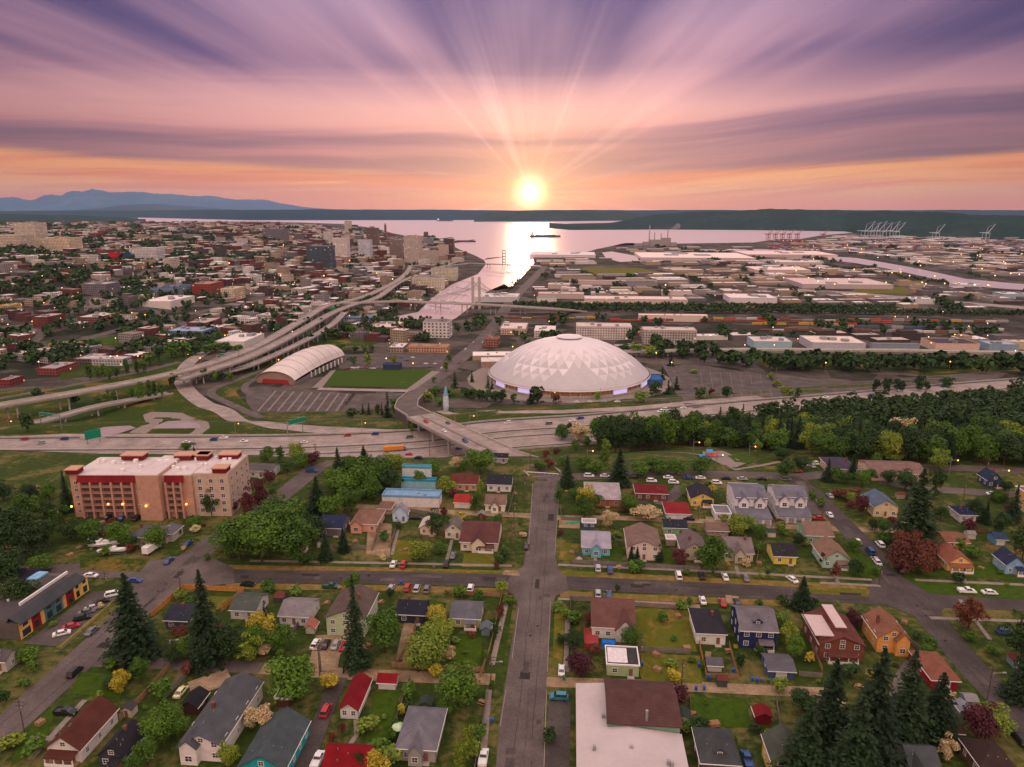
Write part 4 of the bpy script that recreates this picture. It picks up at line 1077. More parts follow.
# poplars and trees along the viaducts, dots round the arena
for px, base, top_, w, c in [(90, 381, 362, 6, 'g'), (98, 380, 366, 6, 'g'), (105, 379, 364, 6, 'g'), (117, 378, 366, 7, 'g'), (127, 376, 359, 5, 'g'), (138, 375, 360, 5, 'd'), (110, 381, 368, 6, 'g'), (99, 407, 396, 6, 'g'), (108, 406, 394, 6, 'g'), (115, 405, 392, 6, 'g'), (132, 402, 388, 5, 'g'), (141, 402, 382, 7, 'g'), (151, 400, 380, 5, 'g'), (156, 399, 381, 5, 'g'), (162, 398, 382, 4, 'g'), (174, 388, 373, 9, 'g'), (75, 405, 393, 8, 'd'), (38, 400, 388, 10, 'd'), (28, 432, 412, 12, 'd'),
    (197, 380, 374, 6, 'd'), (205, 383, 368, 6, 'd'), (214, 382, 371, 8, 'g'), (222, 381, 371, 8, 'd'), (230, 382, 372, 6, 'g'), (144, 372, 361, 8, 'g'), (160, 362, 346, 12, 'd'), (172, 358, 342, 14, 'g'), (184, 356, 342, 16, 'g'), (196, 355, 345, 10, 'd'), (206, 354, 344, 12, 'g'), (215, 352, 342, 12, 'g'), (226, 352, 342, 16, 'g'), (238, 352, 344, 12, 'g'), (150, 366, 352, 12, 'g'),
    (368, 366, 353, 8, 'l'), (394, 365, 355, 6, 'l'), (353, 365, 357, 7, 'g'), (412, 434, 422, 4, 'g'), (352, 418, 408, 12, 'd'), (388, 418, 392, 9, 'c'), (395, 416, 398, 9, 'g'), (363, 414, 404, 5, 'c'), (369, 414, 402, 5, 'c'), (378, 416, 404, 6, 'd'), (382, 415, 402, 4, 'c'), (345, 336, 322, 12, 'd'), (352, 337, 325, 10, 'g'), (340, 352, 343, 10, 'g'), (332, 352, 346, 8, 'g'), (356, 353, 346, 6, 'g'), (364, 353, 344, 6, 'g'), (372, 352, 345, 6, 'g'),
    (455, 388, 372, 8, 'c'), (472, 382, 370, 5, 'c'), (488, 388, 375, 5, 'c'), (434, 383, 377, 5, 'g'), (446, 372, 362, 5, 'g'), (449, 362, 354, 5, 'g'), (435, 396, 386, 12, 'g', ), (428, 402, 392, 10, 'l'), (450, 396, 388, 12, 'g'), (440, 406, 398, 10, 'g'), (537, 404, 386, 14, 'd'), (531, 404, 390, 10, 'c'), (556, 404, 394, 9, 'r'), (473, 400, 389, 10, 'd'), (480, 401, 390, 10, 'd'), (487, 401, 389, 10, 'd'), (495, 402, 391, 10, 'd'), (502, 402, 389, 9, 'd'), (466, 398, 388, 10, 'd'),
    (492, 389, 378, 4, 'c'), (640, 402, 392, 14, 'l'), (655, 396, 382, 12, 'd'), (668, 394, 380, 8, 'c'), (676, 390, 376, 8, 'c'), (662, 380, 366, 6, 'c'), (624, 355, 343, 10, 'g'), (636, 356, 342, 12, 'l'), (650, 358, 346, 12, 'l'), (661, 358, 348, 7, 'd'), (671, 366, 352, 7, 'c'), (700, 398, 387, 12, 'd'), (711, 396, 388, 6, 'r'), (726, 398, 386, 10, 'd'), (693, 373, 369, 8, 'l'), (771, 379, 373, 7, 'l'), (777, 386, 380, 8, 'l'), (783, 392, 386, 8, 'l'), (790, 396, 388, 8, 'l'), (798, 398, 388, 6, 'd'),
    (875, 394, 379, 7, 'd'), (885, 393, 378, 9, 'd'), (897, 392, 379, 8, 'd'), (902, 392, 381, 5, 'd'), (918, 391, 375, 9, 'd'), (926, 390, 382, 8, 'd'), (946, 387, 377, 12, 'd'), (597, 400, 392, 7, 'l'), (513, 404, 394, 6, 'g'), (776, 428, 402, 14, 'c'), (540, 470, 464, 8, 'p'), (648, 340, 330, 6, 'g')]:
    p = at(px, base); w_ = w * dep(p) / FPX; h = hgt(p, top_)
    if c == 'c': plant(p, h, w_ * 1.1, 'loconifer', 'leaf_conifer', 'conifer', 'dark conifer', 'conifers on the lower ground')
    else: plant(p, h, w_ * 1.15, 'lowood', TREECOL[c][0], 'tree', ('slender ' if h > 1.9 * w_ else '') + TREECOL[c][1] + ' tree', 'scattered trees on the lower ground')

# ------------------------------------------------------------------ houses
def slab(mb, pts, t=0.18, mi=0):
    """a roof plane with thickness"""
    n = len(pts); vs = [tuple(p) for p in pts] + [(p[0], p[1], p[2] - t) for p in pts]
    mb.add(vs, [tuple(range(n)), tuple(range(2 * n - 1, n - 1, -1))] + [(i, n + i, n + (i + 1) % n, (i + 1) % n) for i in range(n)], mi)
def fitbox(bb, pts_fn, w0=10, d0=10, dmin=3.0, wmin=2.5, it=80, rot=GROT, amax=99.0):
    x0, y0, x1, y1 = bb
    c = at((x0 + x1) / 2, y1 - (y1 - y0) * 0.35); cx, cy = c.x, c.y; w, d = w0, d0
    ca, sa = math.cos(rot), math.sin(rot)
    for k in range(it):
        g0 = G(cx, cy)
        P = [proj((cx + a * ca - b * sa, cy + a * sa + b * ca, g0 + z)) for a, b, z in pts_fn(w, d)]
        a0 = min(p[0] for p in P); a1 = max(p[0] for p in P); b0 = min(p[1] for p in P); b1 = max(p[1] for p in P)
        s = FPX / dep(Vector((cx, cy, g0))); sv = s * (CAMZ - g0) / math.hypot(cy, CAMZ - g0) * 1.0
        ew = ((x1 - x0) - (a1 - a0)) / s; ec = ((x0 + x1) - (a0 + a1)) / 2 / s
        eb = (b1 - y1) / sv; et = (b0 - y0) / sv
        w = max(wmin, w + 0.5 * ew); dd = 0.5 * (et - eb); d2 = max(dmin, d + dd * 0.8)
        cx += 0.6 * ec; cy += 0.5 * (eb + (et if False else 0)) + (d2 - d) * 0.5; d = d2
        if d > amax * w: k_ = math.sqrt(d / (amax * w)); w *= k_; d /= k_
    return cx, cy, G(cx, cy), w, d
WIN = {}
def window_mesh(w, h):
    k = (round(w, 1), round(h, 1))
    if k not in WIN:
        w, h = k; f = MB(); t = 0.11
        f.box(-w / 2 - t, -0.07, -h / 2 - t, w / 2 + t, 0.0, -h / 2); f.box(-w / 2 - t, -0.07, h / 2, w / 2 + t, 0.0, h / 2 + t)
        f.box(-w / 2 - t, -0.07, -h / 2, -w / 2, 0, h / 2); f.box(w / 2, -0.07, -h / 2, w / 2 + t, 0, h / 2); f.box(-0.03, -0.06, -h / 2, 0.03, 0, h / 2)
        f.box(-w / 2, -0.055, -0.03, -0.031, 0, 0.03); f.box(0.031, -0.055, -0.03, w / 2, 0, 0.03)
        p = MB(); p.box(-w / 2, -0.03, -h / 2, w / 2, -0.002, h / 2)
        WIN[k] = (f.mesh('window', M_white), p.mesh('pane', M_glass))
    return WIN[k]
def add_window(root, x, y, z, w, h, rz):
    f, p = window_mesh(w, h)
    a = link('window', f, root, (x, y, z), rz); link('pane', p, a)
M_door = mat('door_paint', (0.20, 0.10, 0.07), 0.6, var=0.1)
M_reddoor = mat('door_red', (0.45, 0.03, 0.03), 0.6, var=0.1)
M_garage = mat('garage_door', (0.62, 0.60, 0.58), 0.7, var=0.08)
ANCH = []
def house(bb, ridge, roof, eave, rise, wall, rcol, short, rest, cat='house', feat='', ov=0.45, name=None, px=None):
    def pts(w, d):
        a, b = w / 2 + ov, d / 2 + ov
        P = [(s * w / 2, t * d / 2, 0) for s in (-1, 1) for t in (-1, 1)] + [(s * a, t * b, eave - 0.1) for s in (-1, 1) for t in (-1, 1)]
        if roof == 'gable': P += [(0, -b, eave + rise), (0, b, eave + rise)] if ridge == 'v' else [(-a, 0, eave + rise), (a, 0, eave + rise)]
        elif roof == 'hip': P += [(0, 0, eave + rise)]
        if 'xgable' in feat: P += [(0, -b - 1.4, eave + rise * 0.5)]
        return P
    if cat == 'house' and roof != 'flat': eave += 0.45; rise *= 1.12
    amax = float(feat.split('A')[1].split()[0]) if 'A' in feat else 1.25
    cx, cy, cz, w, d = fitbox(bb, pts, amax=amax)
    visx = 1 if (bb[0] + bb[2]) / 2 < 530 else -1
    root = thing(name or {'house': 'house', 'shed': 'garden_shed', 'garage': 'garage'}.get(cat, cat.replace(' ', '_')), (short + ' ' + rest).strip(), cat, (cx, cy, cz), GROT)
    ANCH.append((root, short))
    mw = hexmat('wall', wall); mr = hexmat('roof', rcol)
    W2, D2 = w / 2, d / 2
    wl = MB(); rf = MB(); wl.box(-W2, -D2, -0.4, W2, D2, eave)
    a, b = W2 + ov, D2 + ov
    zr = eave + rise
    if roof == 'gable':
        if ridge == 'v':
            k = rise / W2; ze = eave - k * ov
            wl.add([(-W2, -D2, eave), (W2, -D2, eave), (0, -D2, zr - 0.05), (-W2, D2, eave), (W2, D2, eave), (0, D2, zr - 0.05)], [(0, 1, 2), (4, 3, 5)])
            for s in (-1, 1):
                q = [(s * a, -b, ze + 0.16), (s * a, b, ze + 0.16), (0, b, zr + 0.16), (0, -b, zr + 0.16)]
                slab(rf, q if s < 0 else q[::-1])
        else:
            k = rise / D2; ze = eave - k * ov
            wl.add([(-W2, -D2, eave), (-W2, D2, eave), (-W2, 0, zr - 0.05), (W2, -D2, eave), (W2, D2, eave), (W2, 0, zr - 0.05)], [(1, 0, 2), (3, 4, 5)])
            for s in (-1, 1):
                q = [(-a, s * b, ze + 0.16), (a, s * b, ze + 0.16), (a, 0, zr + 0.16), (-a, 0, zr + 0.16)]
                slab(rf, q if s < 0 else q[::-1])
    elif roof == 'hip':
        if w > d:
            r1, r2 = (-(W2 - D2), 0, zr), (W2 - D2, 0, zr)
        else:
            r1, r2 = (0, -(D2 - W2), zr), (0, D2 - W2, zr)
        z = eave + 0.1
        c = [(-a, -b, z), (a, -b, z), (a, b, z), (-a, b, z)]
        if w > d: F = [[c[0], c[1], r2, r1], [c[1], c[2], r2], [c[2], c[3], r1, r2], [c[3], c[0], r1]]
        else: F = [[c[0], c[1], r1], [c[1], c[2], r2, r1], [c[2], c[3], r2], [c[3], c[0], r1, r2]]
        for f in F: slab(rf, f)
    else:
        rf.box(-W2 - 0.02, -D2 - 0.02, eave + 0.002, W2 + 0.02, D2 + 0.02, eave + 0.12)
        for q in ((-a + .2, -b + .2, a - .2, -b + .5), (-a + .2, b - .5, a - .2, b - .2), (-a + .2, -b + .501, -a + .5, b - .501), (a - .5, -b + .501, a - .2, b - .501)): rf.box(q[0], q[1], eave + 0.01, q[2], q[3], eave + 0.45, 1)
    if roof in ('gable', 'hip'):
        gt = MB(); zz_ = (eave - (rise / (W2 if ridge == 'v' else D2)) * ov) if roof == 'gable' else eave - .05
        if roof == 'hip' or ridge == 'u': gt.box(-a, -b - .1, zz_ - .1, a, -b - .005, zz_ + .1)
        if roof == 'hip' or ridge == 'v':
            sx = visx; gt.box(min(sx * a, sx * (a + .1)), -b, zz_ - .1, max(sx * a, sx * (a + .1)), b, zz_ + .1)
    front = -D2
    if 'xgable' in feat:
        sgn = -1 if 'xgableL' in feat else 1 if 'xgableR' in feat else 0
        gw = w * (0.42 if sgn else 0.36); gx = sgn * (W2 - gw / 2 - 0.3); gr_ = rise * 0.72; gp = 1.5
        wl.box(gx - gw / 2, -D2 - gp, -0.4, gx + gw / 2, -D2 + 0.02, eave - 0.02)
        wl.add([(gx - gw / 2, -D2 - gp, eave - .02), (gx + gw / 2, -D2 - gp, eave - .02), (gx, -D2 - gp, eave + gr_ - 0.05)], [(0, 1, 2)])
        kk = gr_ / (gw / 2)
        for s in (-1, 1):
            q = [(gx + s * (gw / 2 + .4), -D2 - gp - .4, eave - kk * .4 + .2), (gx + s * (gw / 2 + .4), 0 if ridge == 'u' else -D2 + 3, eave - kk * .4 + .2), (gx, 0 if ridge == 'u' else -D2 + 3, eave + gr_ + .2), (gx, -D2 - gp - .4, eave + gr_ + .2)]
            slab(rf, q if s < 0 else q[::-1])
        add_window(root, gx, -D2 - gp, 1.7, min(1.8, gw * 0.4), 1.3, 0)
    wl.build('wall', mw, root)
    ro = rf.build('roof', [mr, M_white], root)
    if roof in ('gable', 'hip'): gt.build('gutter', M_white, ro)
    rnd = random.Random(int(bb[0] * 7 + bb[1]))
    if 'chim' in feat or (cat == 'house' and roof != 'flat' and rnd.random() < 0.35):
        cxx, cyy = rnd.uniform(-0.3, 0.3) * w, rnd.uniform(-0.15, 0.2) * d
        ch = MB(); ch.box(cxx - .35, cyy - .35, eave, cxx + .35, cyy + .35, zr + 0.7); ch.box(cxx - .42, cyy - .42, zr + .7, cxx + .42, cyy + .42, zr + .82)
        ch.build('chimney', M_brick, ro)
    if cat == 'house' or 'vents' in feat:
        for _ in range(3):
            vt = MB()
            s1, s2 = rnd.uniform(-.35, .35) * w, rnd.uniform(-.4, -.1) * d
            fr = (abs(s1) / W2) if ridge == 'v' else (abs(s2) / D2)
            zz = zr - rise * fr if roof != 'flat' else eave
            if roof == 'hip': zz = zr - rise * max(abs(s1) / W2, abs(s2) / D2)
            vt.tube((s1, s2, zz - 0.1), (s1, s2, zz + 0.55), 0.11, n=6)
            vt.build('roof_vent', M_metal, ro)
    # openings
    floors = 2 if eave > 4.6 else 1
    if 'garagefront' in feat:
        mbd = MB(); nd = 2 if w > 7 else 1
        for i in range(nd):
            xx = (i - (nd - 1) / 2) * (w / nd); mbd.box(xx - min(1.4, w * .38), front - 0.05, 0, xx + min(1.4, w * .38), front, 2.2)
        mbd.build('garage_door', M_garage, root)
    elif cat not in ('shed',) or w > 4:
        nwin = max(2, min(5, int(w / 2.9)))
        xs = [(-0.5 + (i + 0.5) / nwin) * w for i in range(nwin)]
        door_i = nwin // 2
        for fl in range(floors):
            for i, xx in enumerate(xs):
                zz = 1.65 + fl * 2.8
                if 'xgable' in feat and abs(xx - gx) < gw / 2 + 0.5: continue
                if fl == 0 and i == door_i and cat == 'house': continue
                if roof == 'flat' or eave > 2.4: add_window(root, xx, front, zz, 1.2 if w > 6 else 0.9, 1.2, 0)
        if cat == 'house':
            xx = xs[door_i]
            if not ('xgable' in feat and abs(xx - gx) < gw / 2 + 0.5):
                dd = MB(); dd.box(xx - .5, front - .06, 0.25, xx + .5, front, 2.3); dd.box(xx - .9, front - 1.2, -0.1, xx + .9, front - .061, 0.22, 1)
                dd.build('door', [M_reddoor if 'reddoor' in feat else M_door, M_concrete], root)
        if roof == 'gable' and ridge == 'v' and rise > 2.2 and w > 6: add_window(root, 0, front, eave + rise * 0.32, 1.1, 1.0, 0)
    ns = max(1, min(4, int(d / 3.6))) if cat == 'house' else (1 if d > 5 else 0)
    for s in (visx, -visx):
        for fl in range(floors):
            for i in range(ns if s == visx else min(ns, 2)):
                yy = (-0.5 + (i + 0.5) / (ns if s == visx else min(ns, 2))) * d
                if eave > 2.3: add_window(root, s * W2, yy, 1.65 + fl * 2.8, 0.9, 1.1, R(90) * s)
    if 'porch' in feat:
        pw = min(w * (0.9 if 'porchwide' in feat else 0.42), 8); pd = 2.0; px_ = 0 if 'porchwide' in feat else (w * 0.2)
        pr = MB(); pz = 2.55
        slab(pr, [(px_ - pw / 2, -D2 - pd - .2, pz), (px_ + pw / 2, -D2 - pd - .2, pz), (px_ + pw / 2, -D2 - 0.01, pz + .55), (px_ - pw / 2, -D2 - 0.01, pz + .55)], 0.15)
        n_ = 4 if 'porchwide' in feat else 2
        po = pr.build('porch_roof', mr, root)
        for i in range(n_):
            xx = px_ - pw / 2 + .25 + i * (pw - .5) / (n_ - 1); q = MB(); q.box(xx - .1, -D2 - pd, 0, xx + .1, -D2 - pd + .2, pz - .14); q.build('porch_post', M_white, root)
        q = MB(); q.box(px_ - pw / 2, -D2 - pd - .1, -.3, px_ + pw / 2, -D2 - .02, .3); q.box(px_ - pw / 2, -D2 - pd - .05, .3, px_ + pw / 2, -D2 - pd + .03, 1.1, 1); q.build('porch_floor', [M_wood, M_white], root)
    if 'dormer' in feat:
        nd = 2 if 'dormer2' in feat else 1
        for i in range(nd):
            xx = (i - (nd - 1) / 2) * w * 0.45; dw = min(2.4, w * .3); y0 = -D2 * 0.72; zb = eave + rise * 0.15; zt = eave + rise * 0.62
            q = MB(); q.box(xx - dw / 2, y0, zb, xx + dw / 2, y0 + D2 * 0.6, zt); q.add([(xx - dw / 2, y0, zt), (xx + dw / 2, y0, zt), (xx, y0, zt + dw * .38)], [(0, 1, 2)])
            do = q.build('dormer', mw, root)
            q = MB()
            for s in (-1, 1):
                e = [(xx + s * (dw / 2 + .25), y0 - .3, zt - .12), (xx + s * (dw / 2 + .25), y0 + D2 * .65, zt - .12), (xx, y0 + D2 * .65, zt + dw * .42), (xx, y0 - .3, zt + dw * .42)]
                slab(q, e if s < 0 else e[::-1], .12)
            q.build('dormer_roof', mr, do)
            f, p = window_mesh(0.9, 0.9); wn_ = link('dormer_window', f, root, (xx, y0, zb + (zt - zb) * .55), 0); link('pane', p, wn_)
    root['_w'] = w; root['_d'] = d
    return root
G_ = (150, 148, 152)
HL = [
 ((44, 695, 119, 763), 'v', 'gable', 3.2, 2.6, (205, 200, 195), (92, 52, 44), 'white brown-roofed corner house', 'with a wide pillared front porch', 'house', 'porchwide A1.7'),
 ((98, 714, 146, 772), 'v', 'gable', 2.8, 2.4, (60, 62, 72), (44, 44, 50), 'small dark house', 'with white-trimmed gable, left of the long duplex', 'house', 'porch'),
 ((180, 683, 208, 717), 'v', 'gable', 2.4, 1.4, (80, 50, 42), (38, 38, 42), 'black-roofed backyard shed', 'beside the wooden fence', 'shed', ''),
 ((178, 672, 264, 762), 'v', 'gable', 4.2, 2.0, (212, 206, 204), (84, 86, 92), 'long grey-roofed white duplex', 'with a small front gable', 'house', 'xgableL vents A2.8'),
 ((167, 597, 200, 634), 'u', 'gable', 2.8, 1.8, (72, 76, 84), (52, 54, 68), 'slate-roofed cottage', 'behind the orange fence by the tall conifer', 'house', ''),
 ((228, 592, 270, 620), 'u', 'gable', 2.8, 1.8, (190, 190, 186), (80, 88, 82), 'greenish-roofed low house', 'at the end of the orange fence', 'house', ''),
 ((277, 597, 321, 626), 'u', 'gable', 2.8, 1.8, (200, 196, 192), (132, 126, 130), 'light-grey-roofed small house', 'with a carport on its left', 'house', ''),
 ((324, 584, 379, 637), 'v', 'gable', 5.4, 2.2, (176, 190, 156), (98, 84, 78), 'pale green two-storey apartment house', 'behind the tall narrow conifer', 'house', 'A1.6'),
 ((304, 623, 319, 634), 'v', 'gable', 2.2, 0.9, (190, 180, 170), (176, 110, 90), 'peach-roofed tiny shed', 'in a cluttered yard', 'shed', ''),
 ((395, 599, 431, 624), 'u', 'gable', 2.8, 2.0, (50, 52, 66), (44, 46, 60), 'dark navy bungalow', 'with white windows and a long boardwalk', 'house', ''),
 ((449, 600, 485, 628), 'u', 'gable', 2.8, 2.0, (178, 176, 130), (100, 102, 110), 'cream house with red door', 'under a grey roof facing a green yard', 'house', 'reddoor porch'),
 ((481, 624, 491, 636), 'v', 'gable', 2.2, 0.8, (108, 120, 130), (98, 108, 118), 'blue-grey garden shed', 'at the edge of the green yard', 'shed', ''),
 ((338, 671, 372, 720), 'v', 'gable', 2.8, 1.6, (206, 202, 198), (124, 26, 34), 'long red-roofed white outbuilding', 'beside a deep green lawn', 'garage', 'A2.6'),
 ((376, 673, 400, 690), 'u', 'gable', 2.4, 1.2, (204, 200, 198), (130, 26, 34), 'small red-roofed white playhouse', 'at the top of the deep green lawn', 'shed', ''),
 ((321, 742, 377, 782), 'u', 'gable', 2.8, 2.2, (200, 196, 190), (128, 20, 30), 'bright red-roofed house', 'cut off by the bottom of the photo', 'house', ''),
 ((396, 704, 446, 764), 'v', 'hip', 3.0, 2.6, (150, 146, 142), (116, 114, 122), 'grey hip-roofed house', 'with several crossing gables and a parasol beside it', 'house', 'xgable A1.5'),
 ((236, 707, 311, 784), 'v', 'gable', 3.4, 2.8, (40, 150, 158), (74, 84, 88), 'turquoise house', 'with dark shingles beside the narrow driveway', 'house', 'A1.9'),
 ((272, 688, 296, 708), 'u', 'flat', 2.4, 0.3, (90, 60, 52), (96, 112, 98), 'mossy flat-roofed shed', 'behind the turquoise house', 'shed', ''),
 ((594, 592, 632, 643), 'u', 'gable', 3.4, 3.6, (206, 200, 192), (108, 76, 70), 'tall brown-gabled house', 'with a white attic front and a red deck', 'house', 'xgableR'),
 ((604, 646, 641, 677), 'u', 'flat', 3.2, 0.4, (164, 180, 136), (68, 64, 66), 'pale green flat-roofed workshop', 'with a half-white metal roof', 'house', ''),
 ((689, 607, 727, 646), 'v', 'hip', 3.2, 2.4, (210, 206, 200), (50, 50, 58), 'white cottage with black hip roof', 'and a small brick chimney', 'house', 'chim A1.5'),
 ((704, 658, 724, 672), 'u', 'gable', 2.2, 0.9, (190, 186, 182), (92, 94, 102), 'small grey-roofed garage', 'in the yard behind the white cottage', 'garage', ''),
 ((730, 604, 779, 650), 'u', 'gable', 5.4, 2.6, (40, 48, 88), (112, 108, 116), 'navy two-storey house', 'with white trim, attic dormer and front steps', 'house', 'dormer porch'),
 ((692, 727, 742, 782), 'v', 'hip', 4.0, 2.4, (84, 84, 82), (70, 74, 76), 'dark grey hip-roofed house', 'with a rear dormer and red-trimmed windows', 'house', 'dormer'),
 ((751, 703, 774, 725), 'v', 'gable', 2.4, 0.9, (108, 30, 32), (118, 30, 36), 'dark red shed', 'near the lane behind the yellow gabled house', 'shed', ''),
 ((761, 723, 811, 782), 'v', 'gable', 4.8, 2.6, (206, 172, 92), (78, 84, 74), 'yellow gabled house', 'with a mossy dark roof', 'house', ''),
 ((760, 653, 797, 679), 'u', 'gable', 2.4, 1.1, (60, 90, 128), (98, 96, 104), 'blue garage with white door', 'beside the lane', 'garage', 'garagefront'),
 ((802, 607, 867, 662), 'v', 'gable', 4.6, 2.2, (120, 72, 58), (104, 60, 54), 'brown house with pale flat roof', 'and a raised deck at the back', 'house', 'porchwide A1.5'),
 ((862, 606, 911, 654), 'v', 'gable', 4.4, 2.6, (214, 152, 84), (140, 96, 76), 'orange-yellow gabled house', 'with white-trimmed windows and tan roof', 'house', 'xgableR'),
 ((909, 649, 961, 691), 'v', 'hip', 2.8, 1.9, (142, 26, 46), (138, 88, 72), 'red-walled garage with tan roof', 'beside the right-hand street', 'garage', 'garagefront A1.8'),
 ((861, 740, 890, 782), 'v', 'gable', 3.0, 2.0, (90, 96, 100), (58, 72, 84), 'blue-grey roof half hidden by conifers', 'at the bottom of the photo', 'house', ''),
 ((893, 741, 943, 782), 'u', 'gable', 3.2, 2.0, (150, 150, 142), (76, 82, 86), 'grey-walled house', 'with twin roofs at the bottom right', 'house', 'xgableL'),
 ((958, 738, 1018, 782), 'u', 'hip', 3.0, 2.4, (96, 74, 66), (62, 48, 46), 'dark brown-roofed house', 'in the bottom right corner', 'house', ''),
 ((953, 701, 974, 719), 'v', 'gable', 2.3, 0.9, (130, 130, 134), (138, 142, 150), 'silver metal-roofed shed', 'beside the purple tree', 'shed', ''),
 ((937, 718, 966, 741), 'u', 'gable', 2.3, 0.9, (96, 60, 50), (84, 56, 50), 'brown garden shed', 'among flowering bushes near the bottom right', 'shed', ''),
 ((320, 512, 349, 538), 'u', 'gable', 3.0, 2.2, (110, 106, 112), (44, 52, 84), 'navy-roofed house', 'among the dense green trees', 'house', ''),
 ((352, 507, 383, 534), 'u', 'hip', 3.0, 2.2, (206, 150, 126), (134, 100, 88), 'pink-walled tan-roofed house', 'next to the navy-roofed one', 'house', 'xgableL'),
 ((377, 501, 395, 515), 'v', 'hip', 2.6, 1.3, (170, 130, 110), (124, 96, 84), 'small tan outbuilding', 'left of the little blue house', 'garage', ''),
 ((391, 502, 410, 522), 'v', 'gable', 3.4, 2.6, (176, 200, 222), (150, 146, 156), 'little light blue gabled house', 'on a rough garden plot', 'house', ''),
 ((421, 512, 438, 537), 'v', 'gable', 2.8, 1.4, (214, 184, 164), (206, 190, 186), 'small white-roofed cottage', 'behind a dark tree', 'house', ''),
 ((444, 514, 465, 539), 'v', 'gable', 3.0, 2.4, (206, 196, 180), (122, 112, 108), 'tan steep-gabled house', 'with a path up to its front door', 'house', ''),
 ((461, 519, 501, 553), 'u', 'gable', 3.2, 3.0, (204, 190, 170), (98, 62, 60), 'large brown-roofed house', 'with a pale front porch by the avenue', 'house', 'xgable porch'),
 ((449, 474, 481, 491), 'u', 'gable', 2.8, 1.6, (196, 152, 116), (102, 52, 44), 'brown-roofed ranch house', 'on the street below the freeway', 'house', ''),
 ((454, 493, 473, 509), 'u', 'gable', 2.6, 1.4, (220, 206, 194), (158, 52, 48), 'small red-roofed white garage', 'on the upper lane', 'garage', 'garagefront'),
 ((486, 474, 514, 492), 'u', 'gable', 3.0, 1.8, (208, 206, 206), (44, 44, 56), 'black-roofed white house', 'near the dead end of the avenue', 'house', ''),
 ((484, 494, 508, 512), 'u', 'gable', 2.8, 1.8, (220, 212, 196), (124, 100, 88), 'white house with tan roof', 'just below the black-roofed one', 'house', 'xgable'),
 ((491, 453, 509, 463), 'u', 'gable', 2.4, 1.2, (160, 160, 160), (42, 42, 56), 'tiny black-roofed house', 'beside the bridge landing', 'house', ''),
 ((240, 463, 281, 478), 'u', 'gable', 3.0, 1.4, (190, 190, 190), (98, 92, 94), 'long grey-roofed low building', 'right of the apartment block', 'house', ''),
 ((377, 455, 393, 466), 'u', 'gable', 2.8, 1.4, (206, 160, 150), (120, 104, 110), 'pink-walled cottage', 'beside the freeway frontage road', 'house', ''),
 ((584, 482, 622, 507), 'u', 'hip', 3.0, 2.0, (168, 104, 86), (170, 160, 164), 'pale-roofed brick house', 'on the street below the park', 'house', ''),
 ((633, 484, 669, 501), 'u', 'hip', 2.8, 1.5, (110, 60, 50), (112, 34, 38), 'dark red-roofed ranch house', 'with a pale end wall', 'house', ''),
 ((662, 502, 692, 520), 'u', 'hip', 2.6, 1.3, (176, 190, 204), (134, 36, 44), 'red-roofed blue-and-white garage', 'on the upper lane', 'garage', 'garagefront'),
 ((686, 482, 715, 507), 'v', 'gable', 3.2, 2.0, (214, 182, 88), (46, 46, 56), 'yellow house with black roof', 'and a white-posted porch', 'house', 'porch'),
 ((711, 505, 732, 521), 'v', 'flat', 2.8, 0.2, (206, 204, 204), (120, 120, 128), 'flat grey-roofed white garage', 'left of the white townhouses', 'garage', ''),
 ((581, 519, 597, 529), 'u', 'flat', 2.3, 0.2, (70, 84, 120), (170, 172, 186), 'small pale-topped blue shed', 'on the upper lane by the avenue', 'shed', ''),
 ((582, 529, 610, 557), 'u', 'gable', 3.0, 2.2, (110, 170, 186), (160, 156, 170), 'light blue house with pale roof', 'on the corner lawn', 'house', 'xgable'),
 ((624, 522, 662, 561), 'v', 'gable', 4.6, 2.2, (206, 186, 176), (128, 104, 98), 'big tan-roofed box house', 'with a plain cream front', 'house', ''),
 ((661, 519, 688, 536), 'u', 'gable', 3.0, 1.6, (130, 164, 120), (46, 50, 62), 'green house with black roof', 'on the upper lane', 'house', ''),
 ((664, 535, 677, 546), 'u', 'flat', 2.4, 0.1, (150, 130, 120), (200, 180, 182), 'small white-topped carport', 'in front of the green house', 'shed', ''),
 ((678, 527, 706, 562), 'v', 'gable', 3.4, 2.4, (190, 178, 150), (110, 98, 98), 'grey-roofed craftsman house', 'beside a leafy street tree', 'house', 'porch dormer'),
 ((703, 522, 730, 537), 'u', 'gable', 2.5, 1.0, (150, 124, 110), (122, 98, 90), 'wide tan-roofed garage', 'on the lane below the townhouses', 'garage', ''),
 ((720, 533, 752, 564), 'u', 'gable', 3.0, 2.6, (186, 176, 152), (124, 112, 112), 'grey-tan bungalow', 'with a rounded front gable', 'house', 'xgable'),
 ((766, 542, 798, 565), 'u', 'gable', 2.8, 1.9, (214, 192, 80), (46, 46, 52), 'yellow cottage with charcoal roof', 'on the cross street', 'house', ''),
 ((797, 519, 833, 546), 'u', 'gable', 3.2, 2.4, (140, 164, 140), (132, 106, 94), 'green-walled tan-roofed house', 'beside the tall grass bank', 'house', ''),
 ((813, 534, 850, 570), 'v', 'gable', 3.2, 2.6, (156, 186, 170), (136, 108, 94), 'sage bungalow with tan gable', 'near the right crossing', 'house', 'dormer porch'),
 ((864, 486, 897, 519), 'v', 'gable', 4.0, 2.4, (206, 186, 150), (92, 108, 130), 'blue-grey roofed house', 'behind red shrubs at the street bend', 'house', ''),
 ((821, 456, 857, 478), 'u', 'hip', 3.4, 2.4, (190, 170, 150), (74, 66, 84), 'dark hip-roofed hall', 'at the edge of the wood', 'house', ''),
 ((857, 460, 928, 482), 'u', 'gable', 3.4, 1.8, (206, 180, 160), (128, 102, 96), 'long tan-roofed apartment row', 'below the wood', 'house', ''),
